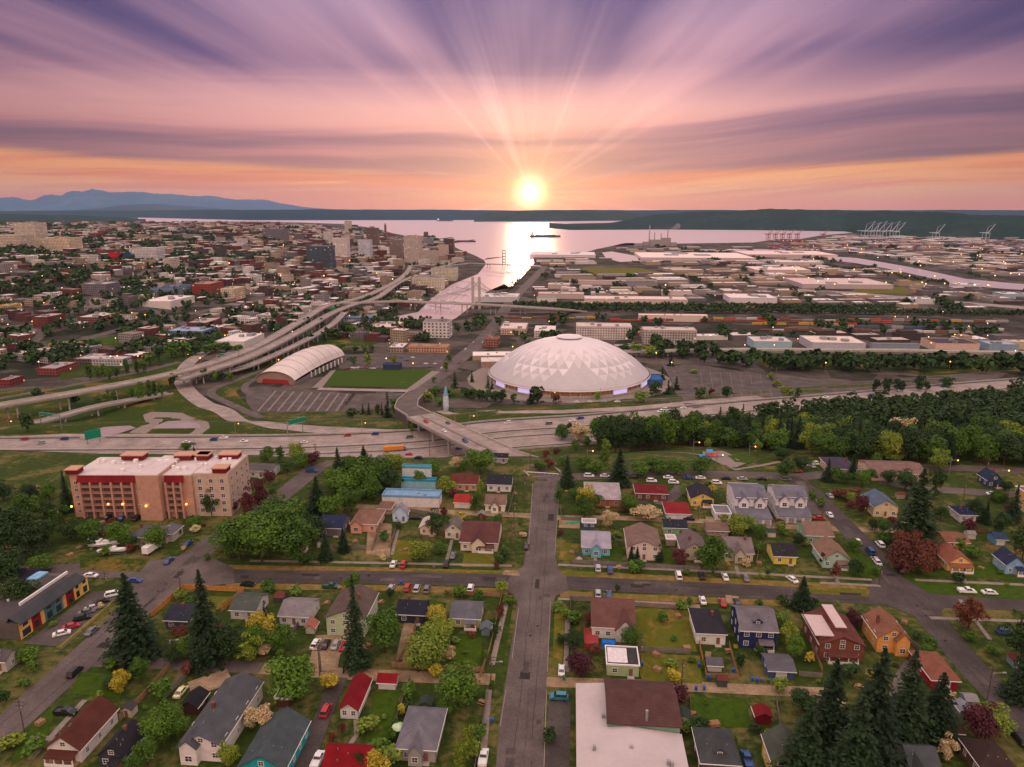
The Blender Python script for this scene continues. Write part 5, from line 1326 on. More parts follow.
 ((977, 467, 1004, 488), 'v', 'gable', 3.2, 2.6, (58, 70, 96), (46, 58, 84), 'dark blue house', 'with a lit porch at the far right', 'house', 'porch'),
 ((949, 506, 978, 523), 'u', 'hip', 2.8, 1.7, (190, 186, 180), (38, 44, 78), 'navy hip-roofed white house', 'behind a dark hedge', 'house', ''),
 ((933, 531, 971, 549), 'u', 'gable', 2.6, 1.2, (206, 168, 96), (134, 88, 72), 'terracotta-roofed garage', 'behind the orange bungalow', 'garage', ''),
 ((932, 542, 975, 572), 'v', 'gable', 2.8, 2.4, (224, 186, 110), (146, 92, 74), 'cream bungalow with terracotta roof', 'and a pillared porch', 'house', 'porchwide'),
 ((987, 531, 1008, 546), 'u', 'gable', 2.5, 1.4, (84, 130, 160), (52, 70, 94), 'blue backyard garage', 'beside the light blue house', 'garage', 'garagefront'),
 ((992, 546, 1027, 575), 'v', 'gable', 3.4, 2.4, (128, 164, 196), (48, 56, 82), 'light blue house with dark roof', 'at the right edge', 'house', 'porch'),
 ((1019, 478, 1040, 519), 'v', 'flat', 8.0, 0.4, (206, 162, 106), (120, 110, 104), 'tall tan building', 'cut off by the right edge', 'house', ''),
 ((130, 524, 160, 547), 'u', 'hip', 2.8, 2.0, (170, 160, 150), (92, 92, 100), 'grey hip-roofed house', 'just below the apartment block', 'house', ''),
 ((160, 520, 181, 544), 'u', 'hip', 2.8, 2.2, (176, 168, 158), (108, 106, 114), 'grey-shingled cottage', 'right of the hip-roofed house, beside a street light', 'house', 'xgable'),
 ((6, 563, 49, 598), 'u', 'gable', 3.4, 2.0, (80, 70, 68), (42, 44, 58), 'dark gabled house', 'behind the row of painted shops', 'house', ''),
 ((-24, 648, 21, 672), 'u', 'gable', 3.0, 1.4, (170, 166, 160), (88, 84, 86), 'low white building with outdoor lamps', 'at the left edge', 'house', ''),
]
for h in HL:
    h = list(h)
    if h[7] == 'grey hip-roofed house' and h[0][0] == 130: h[7] = 'low grey house with hipped roof'
    house(*h[:7], h[7], h[8], h[9], h[10])

def ANC(o, short): ANCH.append((o, short)); return o
# white townhouses: two blocks, each with steep twin gables to the lane
def townhouse(bb, label, short):
    cx, cy, cz, w, d = fitbox(bb, lambda w, d: [(s * w / 2, t * d / 2, z) for s in (-1, 1) for t in (-1, 1) for z in (0, 8.4)] + [(0, 0, 10.5)])
    root = ANC(thing('townhouse_block', label, 'townhouses', (cx, cy, cz), GROT, 'white townhouse blocks'), short)
    mw = hexmat('wall', (216, 212, 216)); mr = hexmat('roof', (112, 112, 124))
    W2, D2 = w / 2, d / 2; ev = 8.2; q = MB(); q.box(-W2, -D2 * .35, -.3, W2, D2, ev); q.box(-W2, -D2, -.3, W2, -D2 * .35 - .002, 3.0)
    q.add([(-W2, -D2 * .35, ev), (-W2, D2, ev), (-W2, D2 * .32, ev + 2.2), (W2, -D2 * .35, ev), (W2, D2, ev), (W2, D2 * .32, ev + 2.2)], [(1, 0, 2), (3, 4, 5)])
    for s in (-1, 1):
        gx = s * W2 * .5; q.box(gx - W2 * .3, -D2 * .35 - 1.2, 3.4, gx + W2 * .3, -D2 * .35, ev - 1); q.add([(gx - W2 * .3, -D2 * .35 - 1.2, ev - 1), (gx + W2 * .3, -D2 * .35 - 1.2, ev - 1), (gx, -D2 * .35 - 1.2, ev + 1.2)], [(0, 1, 2)])
    q.build('wall', mw, root)
    r_ = MB(); a = W2 + .4
    slab(r_, [(-a, -D2 * .35 - .4, ev - .2), (a, -D2 * .35 - .4, ev - .2), (a, D2 * .32, ev + 2.35), (-a, D2 * .32, ev + 2.35)]); slab(r_, [(-a, D2 * .32, ev + 2.35), (a, D2 * .32, ev + 2.35), (a, D2 + .4, ev - .2), (-a, D2 + .4, ev - .2)])
    for s in (-1, 1):
        gx = s * W2 * .5
        for t in (-1, 1):
            e = [(gx + t * (W2 * .3 + .4), -D2 * .35 - 1.6, ev - 1.35), (gx + t * (W2 * .3 + .4), D2 * .1, ev - 1.35), (gx, D2 * .1, ev + 1.4), (gx, -D2 * .35 - 1.6, ev + 1.4)]
            slab(r_, e if t < 0 else e[::-1])
    slab(r_, [(-a, -D2 - .4, 3.0), (a, -D2 - .4, 3.0), (a, -D2 * .35 - .01, 4.6), (-a, -D2 * .35 - .01, 4.6)])
    r_.build('roof', mr, root)
    for s in (-1, 1):
        for zz in (5.6,): 
            add_window(root, s * W2 * .5, -D2 * .35 - 1.2, zz, 1.6, 1.5, 0)
    g_ = MB()
    for i in range(4): xx = (-.5 + (i + .5) / 4) * w; g_.box(xx - w * .09, -D2 - .05, 0, xx + w * .09, -D2, 2.3)
    g_.build('garage_door', hexmat('wall', (150, 146, 150)), root)
    for i in range(3): add_window(root, -W2, -D2 * .2 + i * D2 * .4, 2.0, 1, 1.3, -R(90)); add_window(root, -W2, -D2 * .2 + i * D2 * .4, 5.6, 1, 1.3, -R(90))
townhouse((726, 482, 773, 526), 'white three-storey townhouse block with twin gables, the left one of two', 'left white townhouses')
townhouse((766, 484, 813, 524), 'white three-storey townhouse block with twin gables and red car parked beside it', 'right white townhouses')
# pale flat roof and deck over the brown house
o = [r for r, s in ANCH if s == 'brown house with pale flat roof'][0]
w, d = o['_w'], o['_d']
q = MB(); q.box(-w * .5 - 1.2, -d * .42, 6.6, -w * .12, d * .3, 6.85); q.box(-w * .1, -d * .3, 8.3, w * .16, d * .52, 8.5); q.build('flat_roof', mat('pale_membrane', (0.50, 0.40, 0.39), .7, var=.06), o)
q = MB(); q.box(-w * .49, -d * .4, 4.4, -w * .121, d * .28, 6.58); q.box(-w * .09, -d * .28, 5.0, w * .15, d * .48, 8.28); q.build('upper_wall', hexmat('wall', (120, 72, 58)), o)
o = [r for r, s in ANCH if s == 'pale green flat-roofed workshop'][0]
w, d = o['_w'], o['_d']
q = MB(); slab(q, [(-w * .47, -d * .4, 3.6), (w * .15, -d * .4, 3.6), (w * .15, d * .3, 4.2), (-w * .47, d * .3, 4.2)]); q.build('metal_roof_panel', mat('pale_metal_roof', (0.62, 0.58, 0.60), .5, var=.15, scale=1.5), o)

# ------------------------------------------------------------------ the domed arena
def cap_z(r, R0, hh):
    Rs = (R0 * R0 + hh * hh) / (2 * hh); return math.sqrt(max(0, Rs * Rs - r * r)) - (Rs - hh)
DC = on_z(568.5, 378.5, -50)
dome = ANC(thing('domed_arena', 'huge white domed arena with zigzag panel pattern and brick base', 'arena', DC), 'domed arena')
R0, HB, HD = 81.0, 8.5, 34.5
m_dl = mat('dome_panel_white', (0.66, 0.60, 0.62), .55, var=.05, scale=.05); m_dg = mat('dome_panel_grey', (0.47, 0.44, 0.46), .55, var=.05, scale=.05); m_dm = mat('dome_panel_pale', (0.57, 0.52, 0.54), .55, var=.05, scale=.05)
rings = [0, .19, .30, .42, .54, .66, .77, .86, .93, 1.0]; NS = 40
vs = [(0, 0, HB + HD)]
for j, rr in enumerate(rings[1:]):
    for i in range(NS):
        a = 2 * math.pi * (i + (0.5 if j % 2 else 0)) / NS - math.pi / 2
        r = rr * R0; bump = 0.35 if (j % 2 == 0 and 0 < j < 7 and i % 2) else 0
        vs.append((r * math.cos(a), r * math.sin(a), HB + cap_z(r, R0, HD) + bump))
fs = []; ms = []
for i in range(NS): fs.append((0, 1 + i, 1 + (i + 1) % NS)); ms.append(0)
for j in range(len(rings) - 2):
    o1 = 1 + j * NS; o2 = o1 + NS
    for i in range(NS):
        i2 = (i + 1) % NS
        if j % 2: up = (o1 + i, o2 + i2, o1 + i2); dn = (o1 + i, o2 + i, o2 + i2); 
        else: up = (o1 + i, o2 + i, o1 + i2); dn = (o2 + i, o2 + i2, o1 + i2)
        ph = (i + 4) % 8; pk = abs(ph - 3.5) / 4.0          # eight panels to a tooth of the grey skirt
        rm = (rings[j + 1] + rings[j + 2]) / 2
        if rm > 0.94: a_, b_ = 1, 1
        elif rm > 0.88: a_, b_ = (1, 1) if pk < 0.5 else (2, 1)
        elif rm > 0.78: a_, b_ = (1, 1) if pk < 0.2 else (0, 1)
        elif rm > 0.68: a_, b_ = (0, 1) if i % 2 else (2, 1)
        elif rm > 0.56: a_, b_ = (0, 2)
        elif rm > 0.44: a_, b_ = 0, (2 if i % 2 else 0)
        else: a_, b_ = 0, 0
        fs += [up, dn]; ms += [a_, b_]
q = MB(); q.v = vs; q.f = [tuple(reversed(f)) if False else f for f in fs]; q.m = ms
ro = q.build('roof', [m_dl, m_dg, m_dm], dome)
q = MB(); q.tube((0, 0, HB + HD - 1.0), (0, 0, HB + HD + .7), 12, 12, 32); q.build('cupola_band', mat('cupola_band', (.24, .30, .34), .6), ro)
q = MB(); q.tube((0, 0, HB + HD + .7), (0, 0, HB + HD + 1.3), 13.2, 12.4, 32); q.tube((0, 0, HB + HD + 1.301), (0, 0, HB + HD + 1.9), 11.5, 5, 32); q.build('cupola', m_dl, ro)
q = MB(); q.tube((0, 0, HB - 1.3), (0, 0, HB + .15), 82.5, 82.0, 80, caps=False); q.build('ring_beam', m_dl, dome)
q = MB(); q.tube((0, 0, -1), (0, 0, HB - 1.2), 78.5, 78.5, 80, caps=False); q.build('wall', mat('arena_wood', (.42, .17, .07), .8, var=.2, scale=.3), dome)
q = MB(); q.tube((0, 0, -1), (0, 0, 2.6), 80.2, 80.2, 80); q.build('plinth', M_concrete, dome)
m_scr = mat('entrance_screen', (.6, .55, .9), .5, var=0, emit=(.62, .52, 1.0), es=.5)
for px in (498, 522, 612, 640):
    a = math.atan2(-math.sqrt(max(0, 1 - ((px - 568.5) / 82) ** 2)), (px - 568.5) / 82)
    p = DC
    q = MB(); q.box(-8.5, -1.2, 1.8, 8.5, 0.2, 6.6); e = q.build('entrance_canopy', M_white, dome); e.location = (79.5 * math.cos(a), 79.5 * math.sin(a), 0); e.rotation_euler = (0, 0, a + math.pi / 2)
    q = MB(); q.box(-7.8, -1.32, 2.3, 7.8, -1.21, 6.2); q.build('lit_screen', m_scr, e)
for k in range(26):
    a = -math.pi * (0.03 + k * 0.94 / 25); q = MB(); q.box(-.4, -.6, 0, .4, .3, HB - 1.3); c_ = q.build('buttress', M_concrete, dome); c_.location = (79.2 * math.cos(a), 79.2 * math.sin(a), 0); c_.rotation_euler = (0, 0, a + math.pi / 2)
sheet('plaza', [(DC.x + 104 * math.cos(t * .2618), DC.y + 100 * math.sin(t * .2618), 0) for t in range(24)], M_walk, 0.12, 25, world=True)

# the arched museum
A, B = at(275, 384), at(330, 360)
mus = ANC(thing('museum', 'long silver museum hall under one arched metal roof, beside a grass field', 'museum', A), 'arched museum')
ax = (B - A); L = ax.length; ax.normalize(); nx_ = Vector((ax.y, -ax.x, 0))
ns, na = 24, 14; vs = []
for i in range(ns + 1):
    t = i / ns; w = 22 - 3 * t; h = 7.5 + 15 * math.sin(math.pi * (0.12 + 0.62 * t)); 
    for k in range(na + 1):
        s = -1 + 2 * k / na
        z = h * math.sqrt(max(0, 1 - (s * .93) ** 2)) * 0.98
        p = ax * (t * L) + nx_ * (w * s); vs.append((p.x, p.y, z))
fs = [(i * (na + 1) + k, i * (na + 1) + k + 1, (i + 1) * (na + 1) + k + 1, (i + 1) * (na + 1) + k) for i in range(ns) for k in range(na)]
m_mus = mat('museum_metal', (0.62, 0.54, 0.50), .45, metal=.15, var=.07, scale=.15)
q = MB(); q.add(vs, fs); q.build('roof', m_mus, mus)
q = MB()
for i in range(0, ns + 1, 3):
    idx = [vs[i * (na + 1) + k] for k in range(na + 1)]
    for a_, b_ in zip(idx[:-1], idx[1:]): q.tube((a_[0], a_[1], a_[2] + .1), (b_[0], b_[1], b_[2] + .1), .25, n=4)
q.build('roof_rib', mat('rib_metal', (.42, .36, .34), .5), mus)
q = MB()
for i in (0, ns):
    pl = [Vector(vs[i * (na + 1) + k]) + ax * (1.5 if i == 0 else -1.5) for k in range(na + 1)]; lo_ = [(pl[0].x, pl[0].y, 0), (pl[-1].x, pl[-1].y, 0)]
    q.add([tuple(p) for p in pl] + [lo_[1], lo_[0]], [tuple(range(na + 3))], 0)
q.build('end_wall', hexmat('wall', (150, 124, 112)), mus)
q = MB(); c_ = ax * .9; e_ = nx_ * 15
q.add([(c_.x - e_.x, c_.y - e_.y, .2), (c_.x + e_.x, c_.y + e_.y, .2), (c_.x + e_.x * .9, c_.y + e_.y * .9, 4.6), (c_.x - e_.x * .9, c_.y - e_.y * .9, 4.6)], [(0, 1, 2, 3)]); q.build('red_entrance', mat('museum_red', (.34, .03, .03), .5), mus)
q = MB()
for s in (-1, 1):
    a_ = nx_ * (21.6 * s); b_ = ax * L + nx_ * (18.7 * s)
    q.add([(a_.x, a_.y, -1), (b_.x, b_.y, -1), (b_.x, b_.y, 7.6), (a_.x, a_.y, 3.0)], [(0, 1, 2, 3)])
q.build('side_wall', hexmat('wall', (120, 112, 112)), mus)
for i in range(9):
    q = MB(); p = ax * (L * (.3 + i * .075)) + nx_ * 20.9; q.box(p.x - .6, p.y - .6, 0, p.x + .6, p.y + .6, 6.0); q.build('buttress', M_white, mus)

# ------------------------------------------------------------------ buildings fitted to their outline
ROOFC = [(206, 194, 192), (160, 152, 150), (112, 106, 106), (78, 74, 78), (220, 212, 210), (132, 116, 106), (184, 164, 154)]
def bldg(bb, wall, rcol, label, short, name='city_building', cat='building', h=None, ratio=None, rot=GROT, parts='', win=True, fac=None, units=3, group=None, roofm=None):
    if h is None:
        w0 = (bb[2] - bb[0]); c = at((bb[0] + bb[2]) / 2, bb[3]); s = FPX / dep(c)
        r = ratio or 0.8
        wv = w0 / s; d = wv * r; h = 10.0
        for _ in range(30):
            y = proj((c.x, c.y + d * 0.5, c.z + h))[1]; h = max(3, h + (y - bb[1]) / s * 0.8)
        cx, cy, cz, w = c.x, c.y + d / 2, c.z, wv
    else: cx, cy, cz, w, d = fitbox(bb, lambda w, d: [(s * w / 2, t * d / 2, z) for s in (-1, 1) for t in (-1, 1) for z in (0, h)], 30, 30, rot=rot, amax=.75 if name == 'warehouse' else 1.6)
    root = thing(name, label, cat, (cx, cy, cz), rot, group)
    if short: ANC(root, short)
    W2, D2 = w / 2, d / 2
    q = MB(); q.box(-W2, -D2, -6, W2, D2, h); q.build('wall', fac or (facade_mat(wall) if win else hexmat('wall', wall)), root)
    mr = roofm or hexmat('flatroof', rcol, var=.14, scale=.12); q = MB()
    q.box(-W2 + .3, -D2 + .3, h + .005, W2 - .3, D2 - .3, h + .3)
    for e in ((-W2 - .1, -D2 - .1, W2 + .1, -D2 + .29), (-W2 - .1, D2 - .29, W2 + .1, D2 + .1), (-W2 - .1, -D2 + .291, -W2 + .29, D2 - .291), (W2 - .29, -D2 + .291, W2 + .1, D2 - .291)): q.box(e[0], e[1], h - .05, e[2], e[3], h + .9, 1)
    ro = q.build('roof', [mr, roofm or hexmat('wall', wall)], root)
    rnd = random.Random(int(bb[0] * 31 + bb[1])); q = MB()
    for _ in range(units):
        a, b = rnd.uniform(-.7, .7) * W2, rnd.uniform(-.7, .7) * D2; e = min(w, d) * rnd.uniform(.05, .10); q.box(a - e, b - e, h + .3, a + e, b + e, h + .3 + min(3, e * 1.2))
    if units: q.build('roof_unit', M_metal, ro)
    root['_w'] = w; root['_d'] = d; root['_h'] = h
    BUILT.append((cx, cy, math.hypot(w, d) / 2)); return root
BUILT = [(DC.x, DC.y, 100)]
def tower(bb, wall, label, short, ratio=.8, **k): return bldg(bb, wall, (120, 114, 116), label, short, name='tower_block', cat='tower', ratio=ratio, **k)
tower((308, 246, 331, 267), (60, 74, 86), 'broad dark slate office block, darkest of the downtown towers', 'dark slate office block')
tower((334, 238, 348, 260), (214, 200, 196), 'plain white downtown tower standing right of the dark slate block', 'plain white tower')
tower((359, 240, 371, 259), (196, 196, 206), 'white tower with blue glass strip behind the plain white tower', 'blue-striped tower')
tower((405, 236, 421, 263), (188, 172, 162), 'tall beige tower nearest to the waterfront viaduct', 'tall beige waterfront tower')
tower((367, 228, 378, 247), (104, 80, 70), 'brown brick tower rising above the blue-striped tower', 'brown brick tower')
tower((263, 229, 284, 241), (110, 104, 112), 'wide grey slab block on the downtown ridge', 'wide grey slab block')
tower((324, 232, 332, 244), (202, 192, 190), 'slim pale block up the hill left of the plain white tower', 'slim pale block')
tower((345, 221, 351, 230), (198, 176, 160), 'small beige tower on the skyline against the bay', 'small beige skyline tower')
tower((424, 232, 428, 241), (92, 70, 66), 'slim dark tower at the edge of the bay', None)
tower((424, 238, 433, 248), (130, 124, 130), 'squat grey block at the foot of the slim dark tower', None)
tower((444, 239, 454, 257), (78, 56, 52), 'dark brown waterfront tower right of the tall beige one', 'dark brown waterfront tower')
tower((390, 240, 402, 258), (130, 112, 100), 'tan and brown tower just left of the tall beige one', None)
tower((421, 251, 437, 266), (176, 162, 152), 'beige mid-rise between the tall beige tower and the dark brown one', None)
tower((439, 245, 448, 258), (196, 174, 158), 'pale mid-rise in front of the dark brown waterfront tower', None)
tower((432, 268, 456, 281), (196, 186, 166), 'long cream condominium above the marina', 'cream condominium')
tower((413, 277, 442, 291), (198, 188, 168), 'stepped cream condominium nearer the viaduct than the other', 'stepped cream condominium')
tower((424, 321, 450, 338), (196, 184, 180), 'white grid-fronted building with dark square windows by the railway', 'white grid-fronted building', fac=facade_mat((206, 200, 198), 5.2, 4.2, (50, 46, 50)))
# church tower on the skyline
c = at(385.5, 232); q = MB(); q.box(-7, -7, -4, 7, 7, 46); q.add([(-7, -7, 46), (7, -7, 46), (7, 7, 46), (-7, 7, 46), (0, 0, 66)], [(0, 1, 4), (1, 2, 4), (2, 3, 4), (3, 0, 4)])
tag(link('church_tower', q.mesh('church_tower', hexmat('wall', (110, 66, 52))), None, c), 'brown pointed clock tower on the skyline by the bay', 'tower')
bldg((16, 223, 39, 243), (196, 184, 168), (180, 170, 158), 'tall cream hospital tower on the hill at the far left', 'cream hospital tower', name='hospital', cat='hospital', ratio=.7)
bldg((-6, 235, 24, 250), (190, 176, 158), (166, 158, 150), 'low cream hospital wing left of and below its tower', None, name='hospital_wing', cat='hospital', ratio=.6)
bldg((33, 238, 72, 250), (204, 184, 158), (160, 150, 142), 'long cream hospital wing stretching right from its tower', None, name='hospital_wing', cat='hospital', ratio=.5)
bldg((110, 253, 118, 262), (190, 20, 40), (120, 40, 44), 'bright red cube building joined to the blue one on the hill', 'bright red cube building', ratio=.8, win=False)
bldg((118.5, 253, 128, 262), (44, 70, 110), (60, 70, 90), 'blue cube building joined to the bright red one', None, ratio=.8, win=False)
bldg((81, 282, 121, 295), (110, 106, 112), (170, 160, 160), 'long dark grey apartment slab left of the blue-roofed hall', 'long dark grey slab', h=17)
bldg((195, 280, 221, 297), (134, 50, 40), (160, 120, 100), 'red brick block with a taller rear half near the blue-roofed hall', 'red brick block', h=20)
bldg((222, 286, 244, 300), (206, 184, 150), (176, 166, 152), 'beige office block right of the red brick block', 'beige office block', h=18)
bldg((152, 284, 193, 296), (120, 130, 150), (50, 76, 116), 'wide hall with a blue roof left of the red brick block', 'blue-roofed hall', h=11)
bldg((144, 295, 193, 308), (206, 196, 192), (220, 206, 202), 'wide white warehouse in front of the blue-roofed hall', 'wide white town warehouse', h=9, win=False)
bldg((130, 248, 159, 260), (200, 196, 196), (170, 166, 170), 'pale wide school building right of the blue cube', None, ratio=.5)
bldg((0, 303, 22, 313), (206, 166, 90), (160, 150, 130), 'yellow three-storey building at the left edge', None, h=10)
bldg((36, 311, 62, 329), (110, 46, 38), (170, 160, 156), 'dark red brick block with a flat pale roof at the left', 'dark red brick block', h=13)
bldg((82, 310, 115, 326), (120, 76, 60), (196, 184, 178), 'brown store with a broad pale roof left of a garden street', None, h=9)
bldg((77, 351, 106, 367), (96, 74, 70), (172, 160, 160), 'long low store with pale roof behind the poplars', 'long low store behind the poplars', h=6)
bldg((37, 362, 78, 375), (140, 60, 50), (150, 146, 150), 'grey-roofed works with a dark red front left of the poplars', None, h=6)
bldg((78, 356, 132, 366), (170, 166, 170), (180, 172, 170), 'pale long shed between the works and the viaduct', None, h=7)
bldg((0, 374, 22, 388), (130, 44, 40), (140, 134, 134), 'red-sided shed at the left edge above the viaduct', None, h=6)
bldg((193, 340, 240, 352) if False else (218, 332, 262, 353), (206, 200, 198), (214, 204, 200), 'big white building behind the viaduct left of the arched museum', 'big white viaduct building', h=12, win=False)
bldg((187, 318, 222, 329), (110, 46, 44), (176, 160, 158), 'brick-sided hall with broad grey roof above the viaduct trees', None, h=8)
bldg((167, 327, 216, 337), (100, 120, 160), (150, 160, 180), 'long pale blue roofed shed above the viaduct trees', None, h=7)
bldg((48, 342, 84, 350), (196, 130, 90), (160, 150, 140), 'low orange-walled shop strip beside a green lawn', None, h=6)
bldg((344, 316, 380, 322), (110, 130, 150), (96, 120, 140), 'low blue-glass pavilion under the viaducts', None, h=6)
bldg((371, 322, 404, 334), (196, 160, 140), (206, 186, 180), 'large pale roofed market hall left of the white grid-fronted building', None, h=9)
bldg((389, 343, 408, 353), (150, 130, 120), (206, 196, 196), 'white-roofed station building above the museum car park', None, h=6)
bldg((408, 344, 450, 353), (186, 140, 110), (150, 120, 104), 'tan low station hall with brown roof', None, h=7)
bldg((383, 363, 402, 370), (50, 60, 90), (52, 56, 76), 'long dark blue exhibition trailer at the top of the grass field', None, h=5, units=0, win=False)
bldg((576, 323, 632, 340), (204, 190, 184), (196, 182, 178), 'long pale multi-storey car park behind the domed arena', 'pale multi-storey car park', h=17)
bldg((641, 327, 697, 345), (178, 166, 160), (190, 176, 168), 'long windowed transit garage right of the pale car park', 'windowed transit garage', h=18)
bldg((500, 323, 528, 335), (196, 166, 150), (206, 190, 184), 'pale shop building left of the dome top', None, h=8)
bldg((534, 326, 556, 338), (206, 196, 190), (214, 206, 200), 'white flat building just left above the dome', None, h=9)
bldg((484, 336, 500, 347), (150, 90, 76), (120, 76, 64), 'brown-roofed hall beside the road left of the dome', None, h=9)
bldg((645, 374, 662, 386), (50, 90, 140), (44, 90, 140), 'blue pavilion beside the right flank of the domed arena', None, h=5, win=False, units=0)
wh = [((750, 336, 789, 350), (150, 180, 190), (206, 186, 180), 'pale warehouse with turquoise side, left end of the row behind the trees'), ((799, 336, 866, 351), (176, 176, 186), (214, 196, 184), 'long white-roofed warehouse behind the tree belt'),
      ((869, 343, 920, 352), (130, 140, 150), (128, 120, 122), 'grey warehouse with several bays behind the tree belt'), ((921, 338, 979, 352), (206, 176, 160), (70, 62, 70), 'tan-sided warehouse with black roof'), ((980, 340, 1016, 353), (130, 150, 170), (156, 160, 172), 'blue-grey warehouse right of the black-roofed one'), ((1000, 340, 1050, 350), (190, 170, 140), (196, 180, 160), 'cream shed at the right edge behind the tree belt'),
      ((584, 296, 688, 305), (196, 176, 170), (214, 196, 190), 'very long pale warehouse with a long flat front'), ((661, 290, 692, 296), (206, 190, 184), (224, 206, 200), 'bright white-roofed shed at the end of the long pale warehouse'), ((728, 293, 772, 304), (206, 196, 200), (220, 206, 206), 'white warehouse right of the very long one'),
      ((569, 280, 626, 285), (190, 170, 166), (220, 200, 196), 'long white-roofed shed farther back'), ((548, 283, 570, 289), (180, 166, 160), (206, 186, 180), 'pale shed by the road to the bay'), ((538, 292, 584, 299), (186, 166, 160), (196, 176, 170), 'pale shed left of the very long warehouse'),
      ((638, 314, 708, 322), (206, 186, 176), (230, 206, 196), 'very long cream train shed in the rail yard'), ((650, 251, 740, 262), (196, 180, 176), (236, 210, 202), 'vast pale-roofed warehouse near the mill'), ((740, 250, 830, 258), (190, 170, 170), (226, 200, 196), 'vast pale-roofed shed beyond the mill'), ((547, 250, 578, 259), (206, 196, 196), (214, 206, 206), 'white waterfront building at the point'),
      ((750, 266, 806, 274), (196, 176, 170), (232, 206, 200), 'broad pale warehouse by the river bend'), ((786, 258, 809, 267), (190, 176, 176), (206, 196, 196), 'white shed left of the river'), ((791, 277, 886, 290), (180, 164, 166), (200, 180, 176), 'huge grey-pink warehouse complex below the river'), ((955, 282, 975, 290), (200, 196, 200), (206, 206, 210), 'small white warehouse on the far river bank'),
      ((998, 291, 1024, 300), (150, 170, 180), (206, 196, 200), 'white-roofed depot at the right edge'), ((908, 296, 930, 305), (200, 196, 196), (206, 206, 206), 'white depot beside the dry grass field'), ((486, 291, 508, 304), (190, 186, 190), (200, 196, 196), 'white boat shed on the marina bank')]
for bb, wc, rc, lb in wh: bldg(bb, wc, rc, lb, (lb.split(' behind')[0].split(',')[0].split(' with')[0] if 'behind' in lb else None), name='warehouse', cat='warehouse', h=9, win=False)

# ------------------------------------------------------------------ the apartment block by the freeway
m_pk = hexmat('wall', (182, 140, 120)); m_cr = hexmat('wall', (188, 164, 146)); m_rr = hexmat('roof', (128, 34, 40)); m_wr = mat('white_roof_membrane', (.54, .48, .47), .7, var=.1, scale=.2); m_dk = mat('recess_shade', (.14, .09, .08), .8)  # m_dk: recess shade painted as dark flat panels on the wall
PA, PB = at(76, 517), at(196, 517); ax = PB - PA; LA = ax.length; ang_a = math.atan2(ax.y, ax.x)
apt = ANC(thing('apartment_block', 'large pink and cream six-storey apartment block with red parapets beside the freeway', 'apartment building', PA, ang_a), 'pink apartment block')
HA, DA = 17.6, 21.0
tx0, tx1 = LA * .58, LA * .76
q = MB(); q.box(0, 0, -1, tx0, DA, HA); q.box(tx1, 0, -1, LA, DA, HA); q.box(tx0, -3.2, -1, tx1, DA - 1, HA + 1.2); q.build('wall', m_pk, apt)
WX = LA + 14
q = MB(); q.box(LA + .01, 1, -1, WX, DA + 2, HA + .4); q.build('wing', m_cr, apt)
q = MB(); q.box(.4, .4, HA + .01, tx0 - .01, DA - .4, HA + .25); q.box(tx1 + .01, .4, HA + .01, LA - .4, DA - .4, HA + .25); q.box(tx0 + .4, -2.8, HA + 1.21, tx1 - .4, DA - 1.4, HA + 1.4); q.box(LA + .4, 1.4, HA + .41, WX - .4, DA + 1.6, HA + .65)
ro = q.build('roof', m_wr, apt)
rnd = random.Random(3)
for _ in range(26):
    q = MB(); a, b = rnd.uniform(2, LA + 11), rnd.uniform(3, DA - 3); e = rnd.uniform(.3, .8); q.box(a - e, b - e, HA + .25, a + e, b + e, HA + 1.5); q.build('roof_unit', M_white, ro)
q = MB(); slab(q, [(3, -1.0, HA - 2.4), (tx0 - 2, -1.0, HA - 2.4), (tx0 - 2, -.02, HA + .1), (3, -.02, HA + .1)], .3); slab(q, [(tx1 + 1, -1.0, HA - 2.4), (LA - 3, -1.0, HA - 2.4), (LA - 3, -.02, HA + .1), (tx1 + 1, -.02, HA + .1)], .3); q.build('mansard', m_rr, apt)
for x0, y0, wx in ((-1.0, -.6, 4.5), (12, DA - 5, 9), (34, DA - 5, 7), (LA + 4, DA - 4, 8), (WX - 6, 1, 5.5), (tx1 + 5, DA - 4, 6), (LA * .9, DA - 5, 5)):
    q = MB(); q.box(x0, y0, HA + .66, x0 + wx, y0 + 4.5, HA + 2.4); q.box(x0 - .3, y0 - .3, HA + 2.401, x0 + wx + .3, y0 + 4.8, HA + 2.8, 1); q.build('roof_pavilion', [m_rr, m_pk], apt)
for x0, x1 in ((4.2, tx0 - 3), (tx1 + 1.6, LA - 4)):
    nb = max(2, int((x1 - x0) / 3.9)); bw = (x1 - x0) / nb
    for i in range(nb):
        for f in range(5):
            xx = x0 + i * bw; z = 2.9 + f * 2.55
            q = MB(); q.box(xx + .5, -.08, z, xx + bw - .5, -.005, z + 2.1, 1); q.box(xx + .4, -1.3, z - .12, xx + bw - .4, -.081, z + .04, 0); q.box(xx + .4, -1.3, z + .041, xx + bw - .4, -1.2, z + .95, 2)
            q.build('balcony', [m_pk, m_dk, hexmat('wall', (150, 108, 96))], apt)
    for i in range(nb + 1):
        q = MB(); q.box(x0 + i * bw - .35, -1.45, -.5, x0 + i * bw + .35, -.01, HA - 2.5); q.build('pilaster', m_pk, apt)
q = MB()
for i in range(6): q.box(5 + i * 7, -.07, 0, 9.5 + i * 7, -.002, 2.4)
q.build('garage_shade_panel', m_dk, apt)  # flat dark panels standing in for the shade inside the garage
